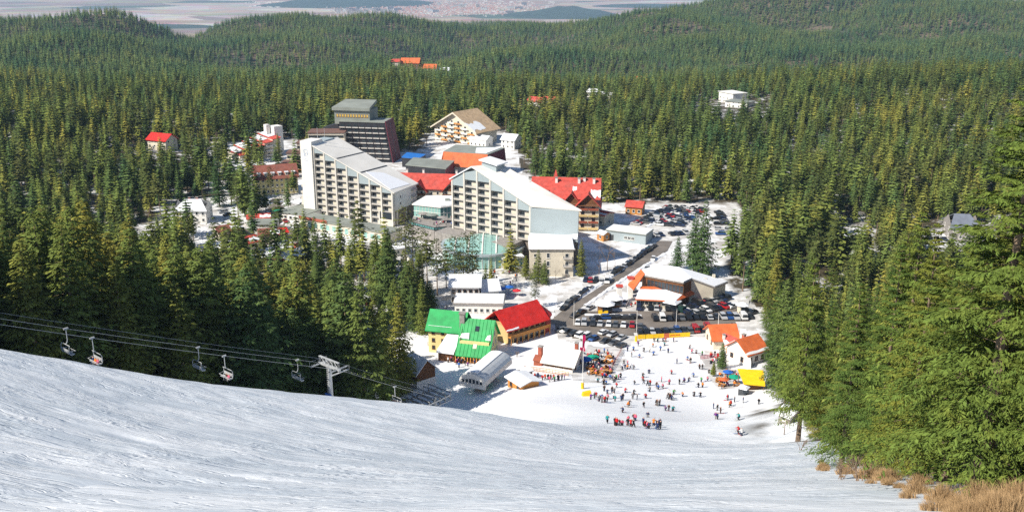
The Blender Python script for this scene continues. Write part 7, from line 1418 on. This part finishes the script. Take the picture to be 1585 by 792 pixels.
for i in range(26):
    e = rnd.random(); px = 1268 + 220 * e; py = np.interp(px, [1268, 1300, 1400, 1490], [716, 729, 752, 790]) + rnd.uniform(-6, 10); grass(G(px, py), rnd.choice((1, 2, 2)), rnd.uniform(.35, .75), 'small dry grass tuft along the slope edge under the spruces', 'tufts along the slope edge')
# ---------------------------------------------------------------- town on the plain, wooded knolls, haze
def knoll(px, py, rx, ry, h, nm='hill'):
    p = at_z(px, py, PLAIN_Z); n = 28; gx_, gy_ = np.meshgrid(np.linspace(-1, 1, n), np.linspace(-1, 1, n)); r2 = gx_**2 + gy_**2; z = h * np.clip(1 - r2, -.2, 1) * (1 + .5 * noise2(gx_.ravel()*2 + px, gy_.ravel()*2, 41, 3).reshape(gx_.shape)) - 4
    ii = np.arange(n*n).reshape(n, n); F_ = np.c_[ii[:-1,:-1].ravel(), ii[:-1,1:].ravel(), ii[1:,1:].ravel(), ii[1:,:-1].ravel()]
    o = link(nm, mesh_np(nm, np.c_[(gx_*rx).ravel(), (gy_*ry).ravel(), z.ravel()], F_, [mat('far_wood', (.035, .06, .04), .95, .3, .01)]), None, (p[0], p[1], PLAIN_Z)); tag(o, kind='structure')
knoll(540, 8, 1150, 900, 70); knoll(620, 6, 500, 700, 40); knoll(870, 24, 620, 700, 75); knoll(1000, 10, 700, 500, 25); knoll(150, 50, 500, 250, 30); knoll(265, 42, 420, 250, 25)
M_TOWNW = objmat('town_wall', .8, .2, pal=[(.75,.72,.68),(.6,.55,.48),(.7,.6,.5),(.5,.42,.38),(.65,.65,.66)]); M_TOWNR = mat('town_roof', (.42, .2, .14), .8, .2, .01)
rt = random.Random(3)
def block_mesh(w, d, h, floors):
    b = MB(); b.box(-w/2, -d/2, -2, w/2, d/2, h); b.box(-w/2 - .5, -d/2 - .5, h, w/2 + .5, d/2 + .5, h + 1.2, 1)
    for f in range(floors): b.box(-w/2 + 1, -d/2 - .25, 2 + f*h/floors, w/2 - 1, -d/2 - .02, 2 + (f + .45)*h/floors, 2)
    return b.mesh('block', [M_TOWNW, M_STONE, M_GLASS])
BM = [block_mesh(70, 18, 34, 8), block_mesh(44, 18, 40, 9), block_mesh(95, 20, 28, 6)]
for i in range(46):
    px, py = rt.uniform(522, 620), rt.uniform(17, 23.5)
    if rt.random() < .35: px, py = rt.uniform(600, 820), rt.uniform(8, 22)
    p = at_z(px, py, PLAIN_Z); o = link('apartment_block', BM[rt.randrange(3)], None, (p[0], p[1], PLAIN_Z), rt.uniform(-.4, .4)); tag(o, 'pale apartment block of the distant town on the plain', 'building', 'apartment blocks of the distant town')
b = MB()
for i in range(2600):
    px = rt.gauss(690, 75); py = rt.gauss(14, 5.5)
    if not (500 < px < 845 and 1 < py < 27): continue
    p = at_z(px, py, PLAIN_Z); w, d, h = rt.uniform(9, 20), rt.uniform(9, 16), rt.uniform(6, 12); m_ = rt.choice([0, 0, 0, 2, 3]); x, y = p[0], p[1]
    b.box(x - w/2, y - d/2, PLAIN_Z - 1, x + w/2, y + d/2, PLAIN_Z + h, m_); b.solid([(x-w/2-.5,y-d/2-.5,PLAIN_Z+h),(x+w/2+.5,y-d/2-.5,PLAIN_Z+h),(x+w/2+.5,y+d/2+.5,PLAIN_Z+h),(x-w/2-.5,y+d/2+.5,PLAIN_Z+h)],[(x-w/2,y-.2,PLAIN_Z+h+4),(x+w/2,y-.2,PLAIN_Z+h+4),(x+w/2,y+.2,PLAIN_Z+h+4),(x-w/2,y+.2,PLAIN_Z+h+4)], 1 if rt.random() < .75 else 2)
for i in range(260):
    px = rt.uniform(380, 620) if rt.random() < .5 else rt.uniform(560, 860); py = rt.uniform(2, 12); p = at_z(px, py, PLAIN_Z); w = rt.uniform(12, 60); b.box(p[0]-w/2, p[1]-12, PLAIN_Z - 1, p[0]+w/2, p[1]+12, PLAIN_Z + 8, 0)
tag(b.build('town', [mat('far_plaster', (.70, .66, .60), .85, .2, .01), M_TOWNR, mat('far_grey', (.4, .38, .36), .85, .2, .01), mat('far_rose', (.6, .42, .34), .85, .2, .01)]), 'distant town of countless small pale houses spread over the plain', 'town', kind='stuff')
hm = bpy.data.materials.new('haze'); hm.use_nodes = True; ht = hm.node_tree; ht.nodes.clear(); ho = ht.nodes.new('ShaderNodeOutputMaterial'); pv = ht.nodes.new('ShaderNodeVolumePrincipled')
pv.inputs['Color'].default_value = (.50, .72, 1.0, 1); pv.inputs['Density'].default_value = 5.0e-5; pv.inputs['Anisotropy'].default_value = 0.0; ht.links.new(pv.outputs[0], ho.inputs['Volume'])
b = MB(); b.box(-13000, -700, -442, 13000, 22600, 200); hzo = b.build('haze', hm); tag(hzo, 'thin blue haze over the hills and the plain', 'haze', kind='stuff')

# ---------------------------------------------------------------- labels: things that share one are told apart by their order from the left
bpy.context.view_layer.update()
_ORD = 'first second third fourth fifth sixth seventh eighth ninth tenth eleventh twelfth thirteenth fourteenth fifteenth sixteenth seventeenth eighteenth nineteenth twentieth'.split()
_T = {2: 'twenty', 3: 'thirty', 4: 'forty', 5: 'fifty', 6: 'sixty', 7: 'seventy', 8: 'eighty'}
for _k in range(21, 90): _ORD.append(_T[_k // 10] + '-' + _ORD[_k % 10 - 1] if _k % 10 else {3: 'thirtieth', 4: 'fortieth', 5: 'fiftieth', 6: 'sixtieth', 7: 'seventieth', 8: 'eightieth'}[_k // 10])
_by = {}
for o in SC.objects:
    if o.parent is None and 'label' in o and o.get('kind') != 'stuff': _by.setdefault(o['label'], []).append(o)
for lab, os_ in _by.items():
    if not (1 < len(os_) <= 88): continue
    os_.sort(key=lambda o: pix(o.matrix_world.translation)[0])
    for i, o in enumerate(os_):
        o['label'] = lab + ', ' + (_ORD[i] + ' from the left' if i < len(os_) - 1 or len(os_) > 3 else 'rightmost')
        if len(o['label'].split()) > 16: o['label'] = lab + ', ' + _ORD[i]
        if len(o['label'].split()) > 16: o['label'] = lab
